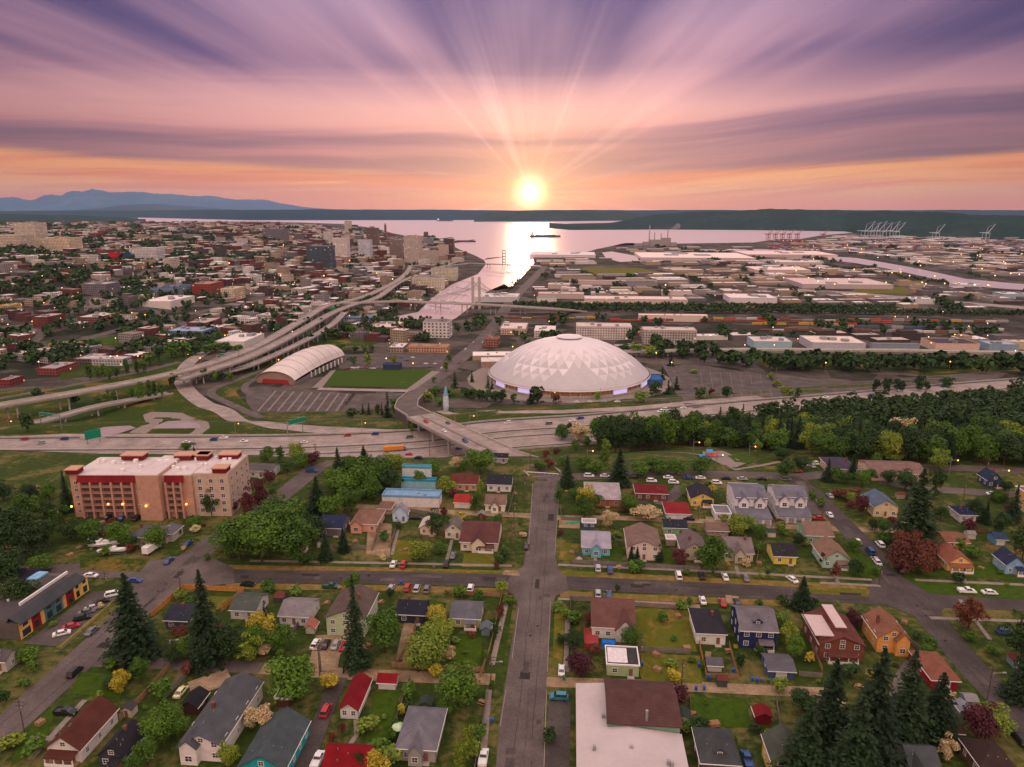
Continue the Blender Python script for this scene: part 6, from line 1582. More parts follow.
for f in range(5):
    for i in range(3): add_window(apt, LA + 2.6 + i * 4.4, 1, 2.6 + f * 3.1, 1.5, 1.5, 0)
    for i in range(4): add_window(apt, WX, 4 + i * 5.4, 2.6 + f * 3.1, 1.5, 1.5, R(90))
    add_window(apt, (tx0 + tx1) / 2 - 4, -3.2, 3.5 + f * 2.8, .9, 1.0, 0) if f % 2 else None
    add_window(apt, 2.0, 0, 2.6 + f * 3.0, 1.2, 1.3, 0)
for px, py in ((76.5, 502), (115, 498.5), (130, 499), (156.5, 504), (196, 506)):
    x = (px - 76) / 126 * LA; y = -3.3 if 145 < px < 165 else -1.6; q = MB(); q.ball((x, y - .35, 6.4 if px != 76.5 else 5.4), .42); q.build('wall_lamp', M_lamp, apt)

# the row of painted shops, bottom left: two storeys high front along the street parallel to the avenue
SA, SB = at(21, 640), at(89, 590)
ax = SB - SA; LS = ax.length; an = math.atan2(ax.y, ax.x)
shop = ANC(thing('shop_row', 'long row of painted shops with red, yellow and teal fronts facing a car park', 'shops', SA, an), 'row of painted shops')
q = MB(); q.box(0, 0, -.5, LS, 17, 5.2); q.build('wall', hexmat('wall', (92, 84, 80)), shop)
q = MB(); q.box(.3, .5, 5.21, LS * .93, 16.6, 5.4); q.box(LS * .3, 6.5, 5.41, LS, 7.0, 6.3, 1); q.box(LS * .36, 12, 5.41, LS * .66, 12.5, 6.1, 1); q.box(LS * .8, 13, 5.41, LS * .98, 16.5, 5.9, 2); ro = q.build('roof', [hexmat('flatroof', (74, 68, 70), var=.15), M_white, mat('blue_tarp', (.2, .42, .62), .6)], shop)
cols = [(224, 178, 110), (150, 26, 38), (222, 170, 104), (70, 120, 116), (80, 124, 122), (216, 166, 104), (150, 24, 36), (226, 186, 104), (228, 190, 108)]
x = 0.0; ws = [1.5, 1.1, .5, 1.2, 1.2, .5, 1.1, 1.0, 1.1]; sm = sum(ws)
for c_, w_ in zip(cols, ws):
    w2 = w_ / sm * LS; q = MB(); q.box(x + .05, -.12, 0, x + w2 - .05, -.004, 5.3); fr = q.build('shop_front', hexmat('wall', c_), shop)
    if w_ > .8:
        q = MB(); q.box(x + .8, -.18, .4, x + w2 - .8, -.121, 2.5); q.build('shop_window', M_glass, fr)
        q = MB(); q.box(x + w2 * .3, -.2, 3.4, x + w2 * .7, -.121, 4.7); q.build('upper_window', M_glass, fr)
    x += w2
q = MB(); slab(q, [(-.3, -1.2, 5.3), (LS * .94, -1.2, 5.3), (LS * .94, 2.4, 7.0), (-.3, 2.4, 7.0)], .25); slab(q, [(-.3, 2.4, 7.0), (LS * .94, 2.4, 7.0), (LS * .94, 3.4, 5.45), (-.3, 3.4, 5.45)], .2); q.build('canopy_roof', hexmat('roof', (70, 74, 78)), shop)
sheet('parking_lot', [(24, 644), (92, 592), (117, 590), (118, 600), (62, 650), (56, 647)], M_lot, 0.06)
road('verge_strip', [(58, 649), (116, 600)], 1.8, M_dry, .11)
road('parking_stripe', [(60, 647), (114, 601)], .3, M_walk, .16)

# the blue-roofed hall: three pale volumes
def simple(bb, h, wall, roofcol, label, short, name='hall', cat='hall', roofm=None, **k):
    return bldg(bb, wall, roofcol, label, short, name=name, cat=cat, h=h, win=False, roofm=roofm, units=2, **k)
m_b1 = mat('teal_roof', (.03, .23, .36), .6, var=.12); m_b2 = mat('pale_blue_roof', (.17, .30, .46), .6, var=.12)
simple((382, 490, 442, 508), 4.2, (206, 198, 196), (0, 0, 0), 'wide pale-blue roofed hall, lowest of the three blue-roofed parts', 'pale-blue roofed hall', roofm=m_b2)
simple((401, 481, 437, 493), 5.2, (130, 170, 180), (0, 0, 0), 'middle hall with strong teal-blue roof', None, roofm=m_b1)
simple((402, 466, 432, 482), 6.4, (206, 206, 206), (0, 0, 0), 'white hall with turquoise roof, uppermost of the three', 'turquoise-roofed white hall', roofm=mat('turquoise_roof', (.07, .30, .38), .6, var=.15))

# the big white metal-roofed building at the bottom
cx, cy, cz, w, d = fitbox((577, 684, 690, 800), lambda w, d: [(s * w / 2, t * d / 2, z) for s in (-1, 1) for t in (-1, 1) for z in (0, 4.4)], 25, 30)
big = ANC(thing('warehouse_hall', 'big white metal-roofed hall with a dark brown gabled section, by the avenue', 'hall', (cx, cy, cz), GROT), 'big white metal-roofed hall')
W2, D2 = w / 2, d / 2; bx = -W2 * .42
q = MB(); q.box(-W2, -D2, -.4, W2, D2, 4.2); q.build('wall', hexmat('wall', (190, 182, 178)), big)
m_wmr = mat('white_metal_roof', (.46, .40, .40), .5, var=.06, scale=.15); q = MB()
yb = -D2 * .04
slab(q, [(-W2 - .4, -D2 - .4, 4.3), (0, -D2 - .4, 5.6), (0, yb, 5.6), (-W2 - .4, yb, 4.3)]); slab(q, [(0, -D2 - .4, 5.6), (W2 + .4, -D2 - .4, 4.3), (W2 + .4, yb, 4.3), (0, yb, 5.6)]); slab(q, [(-W2 - .4, yb + .01, 4.3), (bx, yb + .01, 4.9), (bx, D2 + .4, 4.9), (-W2 - .4, D2 + .4, 4.3)])
ro = q.build('roof', m_wmr, big)
for _ in range(9): q = MB(); a, b = random.uniform(-.8, .8) * W2, random.uniform(-.9, .2) * D2; q.box(a - .35, b - .35, 4.4, a + .35, b + .35, 5.9); q.build('roof_vent', M_metal, ro)
q = MB(); q.box(bx, yb + .3, 4.0, W2, D2 - .3, 6.0); q.build('upper_wall', hexmat('wall', (120, 150, 134)), big)
q = MB(); slab(q, [(bx - .2, yb - .3, 6.2), (W2 + .5, yb - .3, 6.2), (W2 + .2, D2 * .50, 8.6), (bx - .2, D2 * .50, 8.6)]); slab(q, [(bx - .2, D2 * .50, 8.6), (W2 + .2, D2 * .50, 8.6), (W2, D2 + .4, 6.2), (bx - .2, D2 + .4, 6.2)])
q.build('brown_roof', hexmat('roof', (88, 62, 60)), big)
q = MB(); q.tube((W2 * .35, yb + 1, 5), (W2 * .35, yb + 1, 9.2), .35, n=8); q.build('flue', M_metal, big)
for i in range(4): add_window(big, -W2, -D2 * .5 + i * 7, 2.2, 1.6, 1.2, -R(90))

# ------------------------------------------------------------------ town and port filled with small buildings
rb = random.Random(21)
WALLC = [(116, 58, 46), (96, 46, 40), (150, 128, 110), (186, 172, 160), (104, 96, 96), (70, 60, 58), (160, 140, 118), (140, 132, 132), (84, 54, 46), (200, 194, 190)]
STUFF_M = [hexmat('flatroof', c, var=.14, scale=.12) for c in ROOFC] + [hexmat('wall', c) for c in WALLC]
ROADXY = []
for pts, w in ROADS:
    for p in resample(pts, 10): ROADXY.append((p.x, p.y, w / 2))
RA = np.array(ROADXY)
def free(x, y, r):
    d = np.hypot(RA[:, 0] - x, RA[:, 1] - y)
    if (d < RA[:, 2] + r * 0.85).any(): return False
    for bx_, by_, br in BUILT:
        if (bx_ - x) ** 2 + (by_ - y) ** 2 < (br * 0.8 + r * 0.8) ** 2: return False
    px, py = proj((x, y, G(x, y)))
    if not (-40 < px < 1064 and py > 212): return False
    rp = r * FPX / max(1, y)
    for wp in WATER_PX:
        for ox, oy in ((0, 0), (rp, 0), (-rp, 0), (0, rp * .4), (0, -rp * .4)):
            if inpoly(px + ox, py + oy, wp): return False
    for ex in EXC:
        if inpoly(px, py, ex): return False
    return True
print('BIG', [(round(a), round(b), round(c)) for a, b, c in BUILT if c > 60])
EXC = [[(236, 372), (345, 340), (460, 345), (470, 414), (230, 420)], [(660, 348), (1100, 352), (1100, 400), (660, 404)], [(-60, 372), (60, 372), (260, 336), (262, 352), (200, 366), (245, 440), (-60, 445)], [(580, 265), (640, 266), (672, 276), (575, 276)],
       [(846, 285), (906, 286), (914, 295), (846, 294)], [(40, 336), (122, 333), (122, 347), (40, 348)], [(500, 306), (1100, 311), (1100, 322), (500, 318)], [(428, 392), (700, 392), (700, 440), (428, 440)], [(455, 345), (490, 345), (490, 400), (440, 400)], [(470, 240), (545, 250), (535, 300), (455, 325), (430, 320)]]
cand = []
def fill(xr, yr, sx, sy, rot, wr, dr, hr, prob, zone):
    ca, sa = math.cos(rot), math.sin(rot)
    i = 0; a = xr[0]
    while a < xr[1]:
        b = yr[0]
        while b < yr[1]:
            x = a + rb.uniform(-.12, .12) * sx; y = b + rb.uniform(-.12, .12) * sy
            b += sy
            X, Y = x * ca - y * sa, x * sa + y * ca
            if Y < 560 or rb.random() > prob: continue
            w, d = rb.uniform(*wr), rb.uniform(*dr); h = rb.uniform(*hr)
            if zone == 'city' and rb.random() < .10: h *= 1.9
            if zone == 'city' and X > -900 and Y > 1300: h *= 1.5
            r = math.hypot(w, d) / 2
            xs = float(np.interp(Y, _xs_y, _xs_x)) if Y > 2300 else -95
            if zone == 'city' and X > xs - 20: continue
            if zone == 'port' and X < (-30 if Y < 1200 else -60): continue
            if not free(X, Y, r): continue
            z = G(X, Y); px, py = proj((X, Y, z)); s = FPX / Y
            cand.append((w * s * (h * s + d * s * 0.2), X, Y, z, w, d, h, rot, zone, px, py))
        a += sx
fill((-1900, 900), (-100, 1500), 31, 28, R(-20), (14, 30), (12, 25), (4, 8.5), .88, 'city')
fill((-3600, 400), (1500, 3300), 42, 40, R(-20), (15, 36), (13, 28), (4.5, 11), .74, 'city')
fill((-5600, 0), (3300, 6200), 90, 100, R(-20), (18, 40), (18, 34), (5, 10), .4, 'city')
fill((-200, 1500), (760, 1500), 56, 36, R(3), (24, 52), (13, 26), (4, 7.5), .92, 'port')
fill((-100, 2900), (1500, 3000), 104, 52, R(5), (40, 98), (18, 40), (4.5, 8), .88, 'port')
fill((0, 4600), (3000, 4700), 160, 80, R(6), (60, 150), (25, 60), (5, 9), .8, 'port')
cand.sort(key=lambda c: -c[0])
cnt = {'city': 0, 'port': 0}
sm_ = MB()
CN = dict(zip(WALLC, ['red-brown brick', 'dark red brick', 'tan', 'cream', 'grey', 'dark brown', 'sandy', 'light grey', 'brown brick', 'white']))
RN = ['pale', 'light grey', 'grey', 'dark grey', 'whitish', 'brown', 'beige']
for c in cand:
    _, X, Y, z, w, d, h, rot_, zone, px, py = c
    wi = rb.randrange(len(WALLC)); ri = rb.choice([0, 0, 1, 2, 3, 3, 4, 4, 5, 6])
    if zone == 'port': wi = rb.choice([2, 4, 5, 7, 9, 4, 6]); ri = rb.choice([0, 0, 4, 4, 6, 1, 2, 3])
    W2, D2 = w / 2, d / 2
    if cnt[zone] < (215 if zone == 'city' else 225):
        cnt[zone] += 1; q = MB(); q.box(-W2, -D2, -5, W2, D2, h)
        q.box(-W2 + .3, -D2 + .3, h + .01, W2 - .3, D2 - .3, h + .3, 1)
        for e in ((-W2 - .05, -D2 - .05, W2 + .05, -D2 + .29), (-W2 - .05, D2 - .29, W2 + .05, D2 + .05)): q.box(e[0], e[1], h + .01, e[2], e[3], h + .8, 2)
        for _ in range(rb.randrange(1, 5)):
            a, b = rb.uniform(-.7, .7) * W2, rb.uniform(-.7, .7) * D2; e = rb.uniform(.6, 1.8); q.box(a - e, b - e, h + .31, a + e, b + e, h + .3 + e, 3)
        if rb.random() < .35: q.box(-W2 * .9, -D2 * .8, h + .31, W2 * rb.uniform(-.3, .4), D2 * .5, h + rb.uniform(2.5, 4.5), 0)
        nm = 'town_building' if zone == 'city' else 'industrial_shed'
        o = q.build(nm, [facade_mat(WALLC[wi], lit=.04) if zone == 'city' else STUFF_M[7 + wi], STUFF_M[ri], STUFF_M[7 + wi], M_metal]); o.location = (X, Y, z); o.rotation_euler = (0, 0, rot_)
        o['category'] = 'building' if zone == 'city' else 'industrial building'
        o['group'] = 'buildings of the town on the left' if zone == 'city' else 'sheds of the port and rail district'
        AUTO.append((o, '%s%s %s, %s roof,' % ('tall ' if h > 15 else '', CN[WALLC[wi]], 'building' if zone == 'city' else 'shed', RN[ri]), Vector((X, Y, z))))
    else:
        ca, sa = math.cos(rot_), math.sin(rot_)
        P = [(X + a * ca - b * sa, Y + a * sa + b * ca) for a, b in ((-W2, -D2), (W2, -D2), (W2, D2), (-W2, D2))]
        sm_.prism(P, z - 6, z + h, 7 + wi, ri)
kind(sm_.build('distant_buildings', STUFF_M), 'stuff')

# back rows of the freeway wood
def wood_mass(name, items, seed, n_lobes=12, per=48, leaf=.5):
    rnd_ = np.random.default_rng(seed); c1, n1_, s1 = crown_round(seed, n_lobes, per, leaf); r1 = random.Random(seed); A_, B_, C_ = [], [], []
    for p, h, w in items:
        sc_ = np.array([w / 8.2, w / 8.2, h / 9.7]); a = r1.uniform(0, 6.28); R2 = np.array([[math.cos(a), -math.sin(a), 0], [math.sin(a), math.cos(a), 0], [0, 0, 1]])
        A_.append((c1 * sc_) @ R2.T + np.array([p[0], p[1], p[2]])); B_.append(n1_ @ R2.T); C_.append(s1 * (w / 8.2))
    return kind(link(name, quads_mesh(name, np.concatenate(A_), np.concatenate(B_), np.concatenate(C_), MATS['leaf_dark'], rnd_)), 'stuff')
wood_mass('freeway_wood', WOOD, 91)
# far trees: one mass
rnd = np.random.default_rng(5); C0, N0, S0 = crown_round(71, 7, 9, 1.5); C0 = np.array(C0); K = len(C0)
CC = []; NN = []; SS = []
def mass(p, h, w, keep=1.0):
    s = np.array([w / 8.2, w / 8.2, h / 9.7]); a = rb.uniform(0, 6.28); R2 = np.array([[math.cos(a), -math.sin(a), 0], [math.sin(a), math.cos(a), 0], [0, 0, 1]])
    CC.append((C0 * s) @ R2.T + np.array([p[0], p[1], p[2]])); NN.append(N0 @ R2.T); SS.append(S0 * (w / 8.2) * 1.1)
for p, h, w in BELT:
    for _ in range(4): mass((p[0] + rb.uniform(-3, 3), p[1] + rb.uniform(-3, 3), p[2] + rb.uniform(0, 3)), h * .85, w * .7)
nt_ = 0
for _ in range(30000):
    if nt_ > 3300: break
    zone = rb.random()
    if zone < .84: px, py = rb.uniform(-20, 440), 216 + (rb.random() ** 1.5) * 160
    elif zone < .95: px, py = rb.uniform(560, 1040), rb.uniform(246, 345)
    else: px, py = rb.uniform(430, 560), rb.uniform(260, 350)
    if px > 250 and py < 226: continue
    p = at(px, py)
    if p.y > 8000 or not free(p.x, p.y, 3): continue
    nn = rb.choice([1, 1, 2, 3, 4]) if py > 262 else rb.choice([4, 7, 10])
    for k in range(nn): mass((p.x + rb.uniform(-1, 1) * 9 * nn ** .5, p.y + rb.uniform(-1, 1) * 9 * nn ** .5, p.z), rb.uniform(8, 15) * (1 if p.y < 3000 else 1.3), rb.uniform(7, 13) * (1 if p.y < 3000 else 1.6))
    nt_ += nn
for px0, px1, y0, y1, st_ in ((515, 895, 307, 310, 1.9), (560, 1040, 311, 316, 2.4), (795, 950, 262, 285, 3), (500, 520, 300, 282, 2), (130, 260, 352, 344, 3)):
    x = px0
    while x < px1:
        p = at(x, y0 + (y1 - y0) * (x - px0) / (px1 - px0) + rb.uniform(-.8, .8)); mass(p, rb.uniform(7, 11), rb.uniform(6, 9)); x += st_ * rb.uniform(.8, 1.3)
kind(link('distant_trees', quads_mesh('distant_trees', np.concatenate(CC), np.concatenate(NN), np.concatenate(SS), MATS['leaf_dark'], rnd)), 'stuff')

# ------------------------------------------------------------------ vehicles
def car_protos():
    P = {}
    specs = {  # length, width, body profile, cabin profile, roof height
        'saloon': (4.6, 1.8, .62, [(-1.55, .9), (-.95, 1.40), (.75, 1.42), (1.45, .92)]),
        'suv': (4.7, 1.9, .78, [(-2.1, 1.05), (-1.85, 1.70), (.75, 1.72), (1.35, 1.10)]),
        'van': (4.9, 1.95, .80, [(-2.35, 1.05), (-2.2, 1.82), (1.1, 1.80), (1.95, 1.05)]),
        'pickup': (5.4, 1.95, .80, [(-.55, 1.05), (-.4, 1.72), (.85, 1.72), (1.45, 1.08)])}
    for k, (L, Wd, bh, cab) in specs.items():
        l2, w2 = L / 2, Wd / 2; zt = cab[0][1] + .02
        prof = [(-l2, .35), (-l2 - .02, zt - .22), (-l2 + .12, zt), (cab[3][0] + .15, zt), (l2 - .25, zt - .16), (l2, zt - .38), (l2, .35)]
        q = MB(); n = len(prof)
        sec = []
        for s, ins in ((-1, 0), (1, 0)):
            sec.append([(x, s * (w2 - (.06 if z > .7 else 0)), z) for x, z in prof])
        q.add(sec[0] + sec[1], [tuple(range(n - 1, -1, -1)), tuple(range(n, 2 * n))] + [(i, (i + 1) % n, n + (i + 1) % n, n + i) for i in range(n)])
        (x0, z0), (x1, z1), (x2, z2), (x3, z3) = cab
        rw_ = w2 - .26
        q.box(x1 + .05, -rw_, z1 - .03, x2 - .05, rw_, z1 + .05)
        for sx, sz, tx, tz in ((x0, z0, x1, z1), (x3, z3, x2, z2)):
            for s in (-1, 1): q.tube((sx, s * (w2 - .12), sz), (tx, s * rw_, tz), .05, n=4)
        for s in (-1, 1): q.tube(((x1 + x2) / 2, s * (w2 - .11), z0), ((x1 + x2) / 2, s * rw_, z1), .05, n=4)
        if k == 'pickup': q.box(-l2 + .02, -w2 + .02, zt, -.62, -w2 + .12, zt + .22); q.box(-l2 + .02, w2 - .12, zt, -.62, w2 - .02, zt + .22); q.box(-l2 + .02, -w2 + .121, zt, -l2 + .12, w2 - .121, zt + .22)
        body = q
        g_ = MB(); b0 = [(x0 + .02, s * (w2 - .13), z0) for s in (-1, 1)] + [(x3 - .02, s * (w2 - .13), z3) for s in (1, -1)]
        t0 = [(x1 + .02, -rw_ + .02, z1 - .01), (x1 + .02, rw_ - .02, z1 - .01), (x2 - .02, rw_ - .02, z2 - .01), (x2 - .02, -rw_ + .02, z2 - .01)]
        g_.add(b0 + t0, [(0, 1, 5, 4), (1, 2, 6, 5), (2, 3, 7, 6), (3, 0, 4, 7)])
        hl = MB(); hl.box(0, -.18, -.08, .04, .18, .08)
        P[k] = (body, g_, l2, w2, zt, hl)
    return P
CP = car_protos()
m_carglass = mat('car_glass', (.02, .025, .03), .08, var=.1, spec=.9)
m_head = mat('headlight_lens', (.7, .7, .66), .2, var=0); m_tail = mat('tail_light', (.4, .02, .02), .3, var=0)
def paint(n, c, metal=.3):
    m = mat('car_paint_' + n, c, .28, metal=metal, var=.03); return m
PC = {'white': paint('white', (.72, .72, .72), 0), 'silver': paint('silver', (.42, .43, .45)), 'grey': paint('grey', (.16, .17, .18)), 'black': paint('black', (.02, .02, .025)), 'red': paint('red', (.42, .02, .03), .1), 'blue': paint('blue', (.03, .08, .26)), 'teal': paint('teal', (.04, .22, .30)), 'cream': paint('cream', (.6, .58, .34), 0), 'green': paint('green', (.03, .10, .06))}
wq = MB(); wq.tube((0, -.11, 0), (0, .11, 0), .33, n=12); WHEEL = wq.mesh('wheel', M_tyre)
wq = MB(); wq.tube((0, -.115, 0), (0, .115, 0), .19, n=8); HUB = wq.mesh('hub', M_metal)
PROTO = {}
def car_root(kind_, colour, lite=False):
    key = (kind_, colour, lite)
    if key not in PROTO:
        body, gl, l2, w2, zt, hl = CP[kind_]
        meshes = [('body', body.mesh('body', PC[colour]), (0, 0, 0)), ('cabin_glass', gl.mesh('cabin_glass', m_carglass), (0, 0, 0))]
        if not lite:
            hm = hl.mesh('headlight', m_head); tmh = hl.mesh('tail_light', m_tail)
            for s in (-1, 1):
                meshes += [('headlight', hm, (l2 - .02, s * (w2 - .3), .68)), ('tail_light', tmh, (-l2 - .05, s * (w2 - .3), .78))]
                meshes += [('wheel', WHEEL, (l2 - .95, s * (w2 - .12), .33)), ('wheel', WHEEL, (-l2 + .95, s * (w2 - .12), .33))]
        PROTO[key] = meshes
    return PROTO[key]
def put_car(p, heading, kind_, colour, label=None, group='parked cars', lite=False, look=None, cat='car', dz=.07, move=False):
    nm = {'saloon': 'car', 'suv': 'car', 'van': 'van', 'pickup': 'pickup_truck'}[kind_]
    root = link(('parked_' if not move else 'driving_') + nm, None, None, (p.x, p.y, p.z + dz), heading)
    root['category'] = {'van': 'van', 'pickup': 'pickup'}.get(kind_, cat); root['group'] = group
    for n, me, loc in car_root(kind_, colour, lite): link(n, me, root, loc)
    if label: root['label'] = label
    else: AUTO.append((root, look or '%s %s' % (colour, {'saloon': 'car', 'suv': 'tall car', 'van': 'van', 'pickup': 'pickup truck'}[kind_]), p))
    return root
HV = R(90 - GA); HU = -R(GA)
CARS = [
 (62, 635, 'white', 'saloon', HV - 1.0), (71.5, 628, 'red', 'saloon', HV - 1.0), (82, 620, 'black', 'suv', HV - 1.0), (87, 613.5, 'grey', 'saloon', HV - 1.0), (93, 609.5, 'silver', 'saloon', HV - 1.0), (102, 603, 'black', 'saloon', HV - 1.0), (113, 596, 'white', 'suv', HV - 1.0),
 (92, 633, 'grey', 'saloon', HV), (75, 674, 'black', 'suv', HV), (66, 714, 'black', 'pickup', HU), (181, 694, 'cream', 'saloon', HV),
 (316, 646, 'white', 'suv', HV), (326, 646, 'black', 'saloon', HV), (336, 646.5, 'silver', 'saloon', HV), (344, 648, 'red', 'saloon', HV), (331, 588, 'green', 'pickup', HU), (391, 590, 'silver', 'saloon', HV), (407.5, 589.5, 'red', 'suv', HV), (417, 590.5, 'silver', 'suv', HV), (427, 591, 'grey', 'suv', HV), (470.5, 590, 'white', 'suv', HV),
 (393.5, 565.5, 'white', 'saloon', HV), (403.5, 566, 'red', 'suv', HV), (446.5, 565.5, 'black', 'suv', HV), (453, 557, 'grey', 'saloon', HV), (326, 713, 'red', 'suv', HV), (483.5, 760, 'white', 'pickup', HV), (318, 762, 'white', 'pickup', HV),
 (598, 570, 'silver', 'suv', HV), (610, 571.5, 'blue', 'suv', HV), (678.5, 577.5, 'white', 'van', HV), (701.5, 577.5, 'black', 'suv', HV), (725, 578.5, 'white', 'saloon', HV), (745.5, 579.5, 'grey', 'saloon', HV),
 (598, 595.5, 'silver', 'suv', HV), (609, 596.5, 'blue', 'saloon', HV), (702.5, 602, 'white', 'saloon', HV), (722.5, 604.5, 'red', 'saloon', HV), (737, 604, 'black', 'saloon', HV), (561.5, 672, 'white', 'saloon', HV), (559, 699, 'teal', 'suv', HU + math.pi), (747, 762, 'blue', 'pickup', HV),
 (792, 581, 'white', 'saloon', HV + .4), (877, 563.5, 'white', 'saloon', HV), (899, 571.5, 'black', 'suv', HV), (896, 562.5, 'black', 'suv', HV), (892, 554, 'grey', 'suv', HV), (966.5, 592.5, 'white', 'pickup', HU), (989, 594, 'white', 'saloon', HU), (1005, 634, 'blue', 'suv', HU), (1019, 741, 'black', 'suv', HV),
 (819, 519.5, 'red', 'saloon', HU), (829.5, 516, 'white', 'saloon', HV), (857.5, 543, 'white', 'saloon', HV), (880, 546, 'white', 'suv', HV), (870, 553, 'blue', 'van', HV), (875.5, 564.5 - 3, 'silver', 'saloon', HV), (819.5, 504, 'white', 'saloon', HV), (830, 497, 'silver', 'saloon', HV), (786, 480.5, 'grey', 'suv', HU), (762, 480, 'black', 'saloon', HU), (992, 495, 'white', 'saloon', HU),
 (589, 477, 'white', 'suv', HU), (605, 477, 'white', 'saloon', HU), (634, 478, 'black', 'saloon', HU), (651.5, 482, 'white', 'suv', HU), (668, 478.5, 'white', 'saloon', HU), (673.5, 483.5, 'white', 'suv', HU), (688.5, 479, 'blue', 'saloon', HU), (700.5, 479, 'white', 'saloon', HU), (716.5, 484, 'white', 'suv', HU), (726, 479.5, 'black', 'saloon', HU), (742, 480, 'silver', 'saloon', HU), (526.5, 548, 'black', 'saloon', HV),
 (800, 466, 'grey', 'saloon', HV), (806, 465, 'white', 'suv', HV), (812, 467, 'silver', 'suv', HV), (816, 464, 'white', 'saloon', HV), (797, 472, 'red', 'saloon', HU), (689, 520, 'black', 'saloon', HU), (416, 519, 'black', 'saloon', HU),
 (409, 455.5, 'red', 'saloon', HU), (419, 459, 'black', 'saloon', HU), (312, 472, 'blue', 'pickup', HU), (188, 545, 'blue', 'saloon', HV), (169, 562.5, 'blue', 'saloon', HV), (108, 518.5, 'black', 'saloon', HV), (122.5, 519.5, 'blue', 'saloon', HV), (137, 519.5, 'black', 'suv', HV), (135, 582, 'blue', 'saloon', HU), (91, 577, 'white', 'saloon', HU), (248, 586, 'black', 'saloon', HU)]
for px, py, c, k, hd in CARS: put_car(at(px, py), hd, k, c, lite=False)
# box truck and two boats on the grass by the corner
def lorry(p, hd, label, cargo=(.74, .72, .70), cab='white', L=7.0):
    root = thing('box_truck', label, 'truck', (p.x, p.y, p.z + .1), hd, None)
    q = MB(); q.box(-L / 2, -1.2, .9, L / 2 - 1.9, 1.2, 3.3); q.build('cargo_box', mat('cargo_%d' % int(cargo[0] * 100), cargo, .5, var=.05), root)
    q = MB(); q.box(L / 2 - 1.85, -1.1, .5, L / 2, 1.1, 1.5); q.box(L / 2 - 1.85, -1.05, 1.501, L / 2 - .5, 1.05, 2.3); q.build('cab', PC[cab], root)
    q = MB(); q.box(L / 2 - .499, -.95, 1.55, L / 2 - .46, .95, 2.2); q.build('windscreen', m_carglass, root)
    for x in (-L / 2 + 1.2, L / 2 - 1.1):
        for s in (-1, 1): w = link('wheel', WHEEL, root, (x, s * 1.0, .45)); w.scale = (1.35,) * 3
    return root
lorry(at(152, 552), HV - .1, 'white box truck parked on the grass corner below the pink apartment block')
def boat(p, hd, label, L=8.0, group=None, trailer=True, name='motor_boat', look=None, mast=False):
    z0 = .7 if trailer else -.2
    root = link(name, None, None, (p.x, p.y, p.z), hd); root['category'] = 'boat'
    if group: root['group'] = group
    key = ('boat', round(L), trailer, mast)
    if key not in PROTO:
        q = MB(); st_ = [(-L / 2, .95, 1.0), (-L / 4, 1.2, 1.0), (L / 6, 1.15, 1.1), (L / 3, .7, 1.25), (L / 2, .05, 1.45)]
        vs = []
        for x, w, h in st_: vs += [(x, -w, z0 + h), (x, -w * .6, z0 + .2), (x, w * .6, z0 + .2), (x, w, z0 + h)]
        fs = [(0, 1, 2, 3)]
        for i in range(4):
            o = 4 * i; fs += [(o, o + 4, o + 5, o + 1), (o + 1, o + 5, o + 6, o + 2), (o + 2, o + 6, o + 7, o + 3), (o + 3, o + 7, o + 4, o)]
        q.add(vs, fs); h_ = q.mesh('hull', M_white)
        q = MB(); q.box(-L * .15, -.75, z0 + 1.0, L * .12, .75, z0 + 1.9); q.box(-L * .17, -.8, z0 + 1.9, L * .1, .8, z0 + 2.0); c_ = q.mesh('cabin', [M_white])
        q = MB()
        if trailer:
            q.box(-L * .4, -.9, .35, L * .5, -.8, .5); q.box(-L * .4, .8, .35, L * .5, .9, .5); q.tube((-.8, -1.0, .35), (-.8, 1.0, .35), .33, n=8)
        ms_ = MB(); ms_.tube((0, 0, z0 + 1), (0, 0, z0 + L * 1.15), .07, n=4)
        PROTO[key] = (h_, c_, q.mesh('trailer', M_metal) if trailer else None, ms_.mesh('mast', M_metal) if mast else None)
    h_, c_, t_, m_ = PROTO[key]
    link('hull', h_, root)
    if trailer or L > 9: link('cabin', c_, root)
    if t_: link('trailer', t_, root)
    if m_: link('mast', m_, root)
    if label: root['label'] = label
    else: AUTO.append((root, look or 'small white boat', p))
    return root
boat(at(108, 547), HU + .25, 'white cabin boat on a trailer, the farther of two boats on the lawn', 8.5)
boat(at(113, 553.5), HU + .2, 'long white open motor boat on a trailer, the nearer of two on the lawn', 10)
for x_ in (0,):
    p = at(95, 546); q = MB(); q.box(-2.6, -1.2, .4, 2.6, 1.2, 2.6); q.box(-2.2, -1.25, 1.4, -.4, -1.201, 2.1, 1); tag(link('camper_trailer', q.mesh('camper_trailer', [M_white, M_glass]), None, p, HU), 'small white camper trailer standing left of the two boats', 'camper')

# traffic on the freeway and viaducts
rt = random.Random(9)
def traffic(pts, offs, n, group, z=None, lab='', dzz=.36):
    pp = resample(pts, 5)
    for i in range(n):
        k = rt.randrange(2, len(pp) - 3); p = pp[k]; d = pp[k + 1] - pp[k - 1]; hd = math.atan2(d.y, d.x); d.z = 0; d.normalize(); o = rt.choice(offs)
        q_ = p + Vector((d.y, -d.x, 0)) * o; x, y = proj(q_)
        if not (3 < x < 1021): continue
        z_ = z(p) if z else G(q_.x, q_.y)
        put_car(Vector((q_.x, q_.y, z_)), hd + (math.pi if o < 0 else 0), rt.choice(['saloon', 'saloon', 'suv', 'van', 'pickup']), rt.choice(['white', 'silver', 'grey', 'black', 'red', 'white', 'blue']), group=group, lite=True, dz=dzz, move=True)
fr = [p for p in fpts if abs(p.x) < 420]
traffic(fr, [-23.5, -20, -16, -12.5, 11.5, 15.5, 19, 22.8], 46, 'cars driving on the freeway')
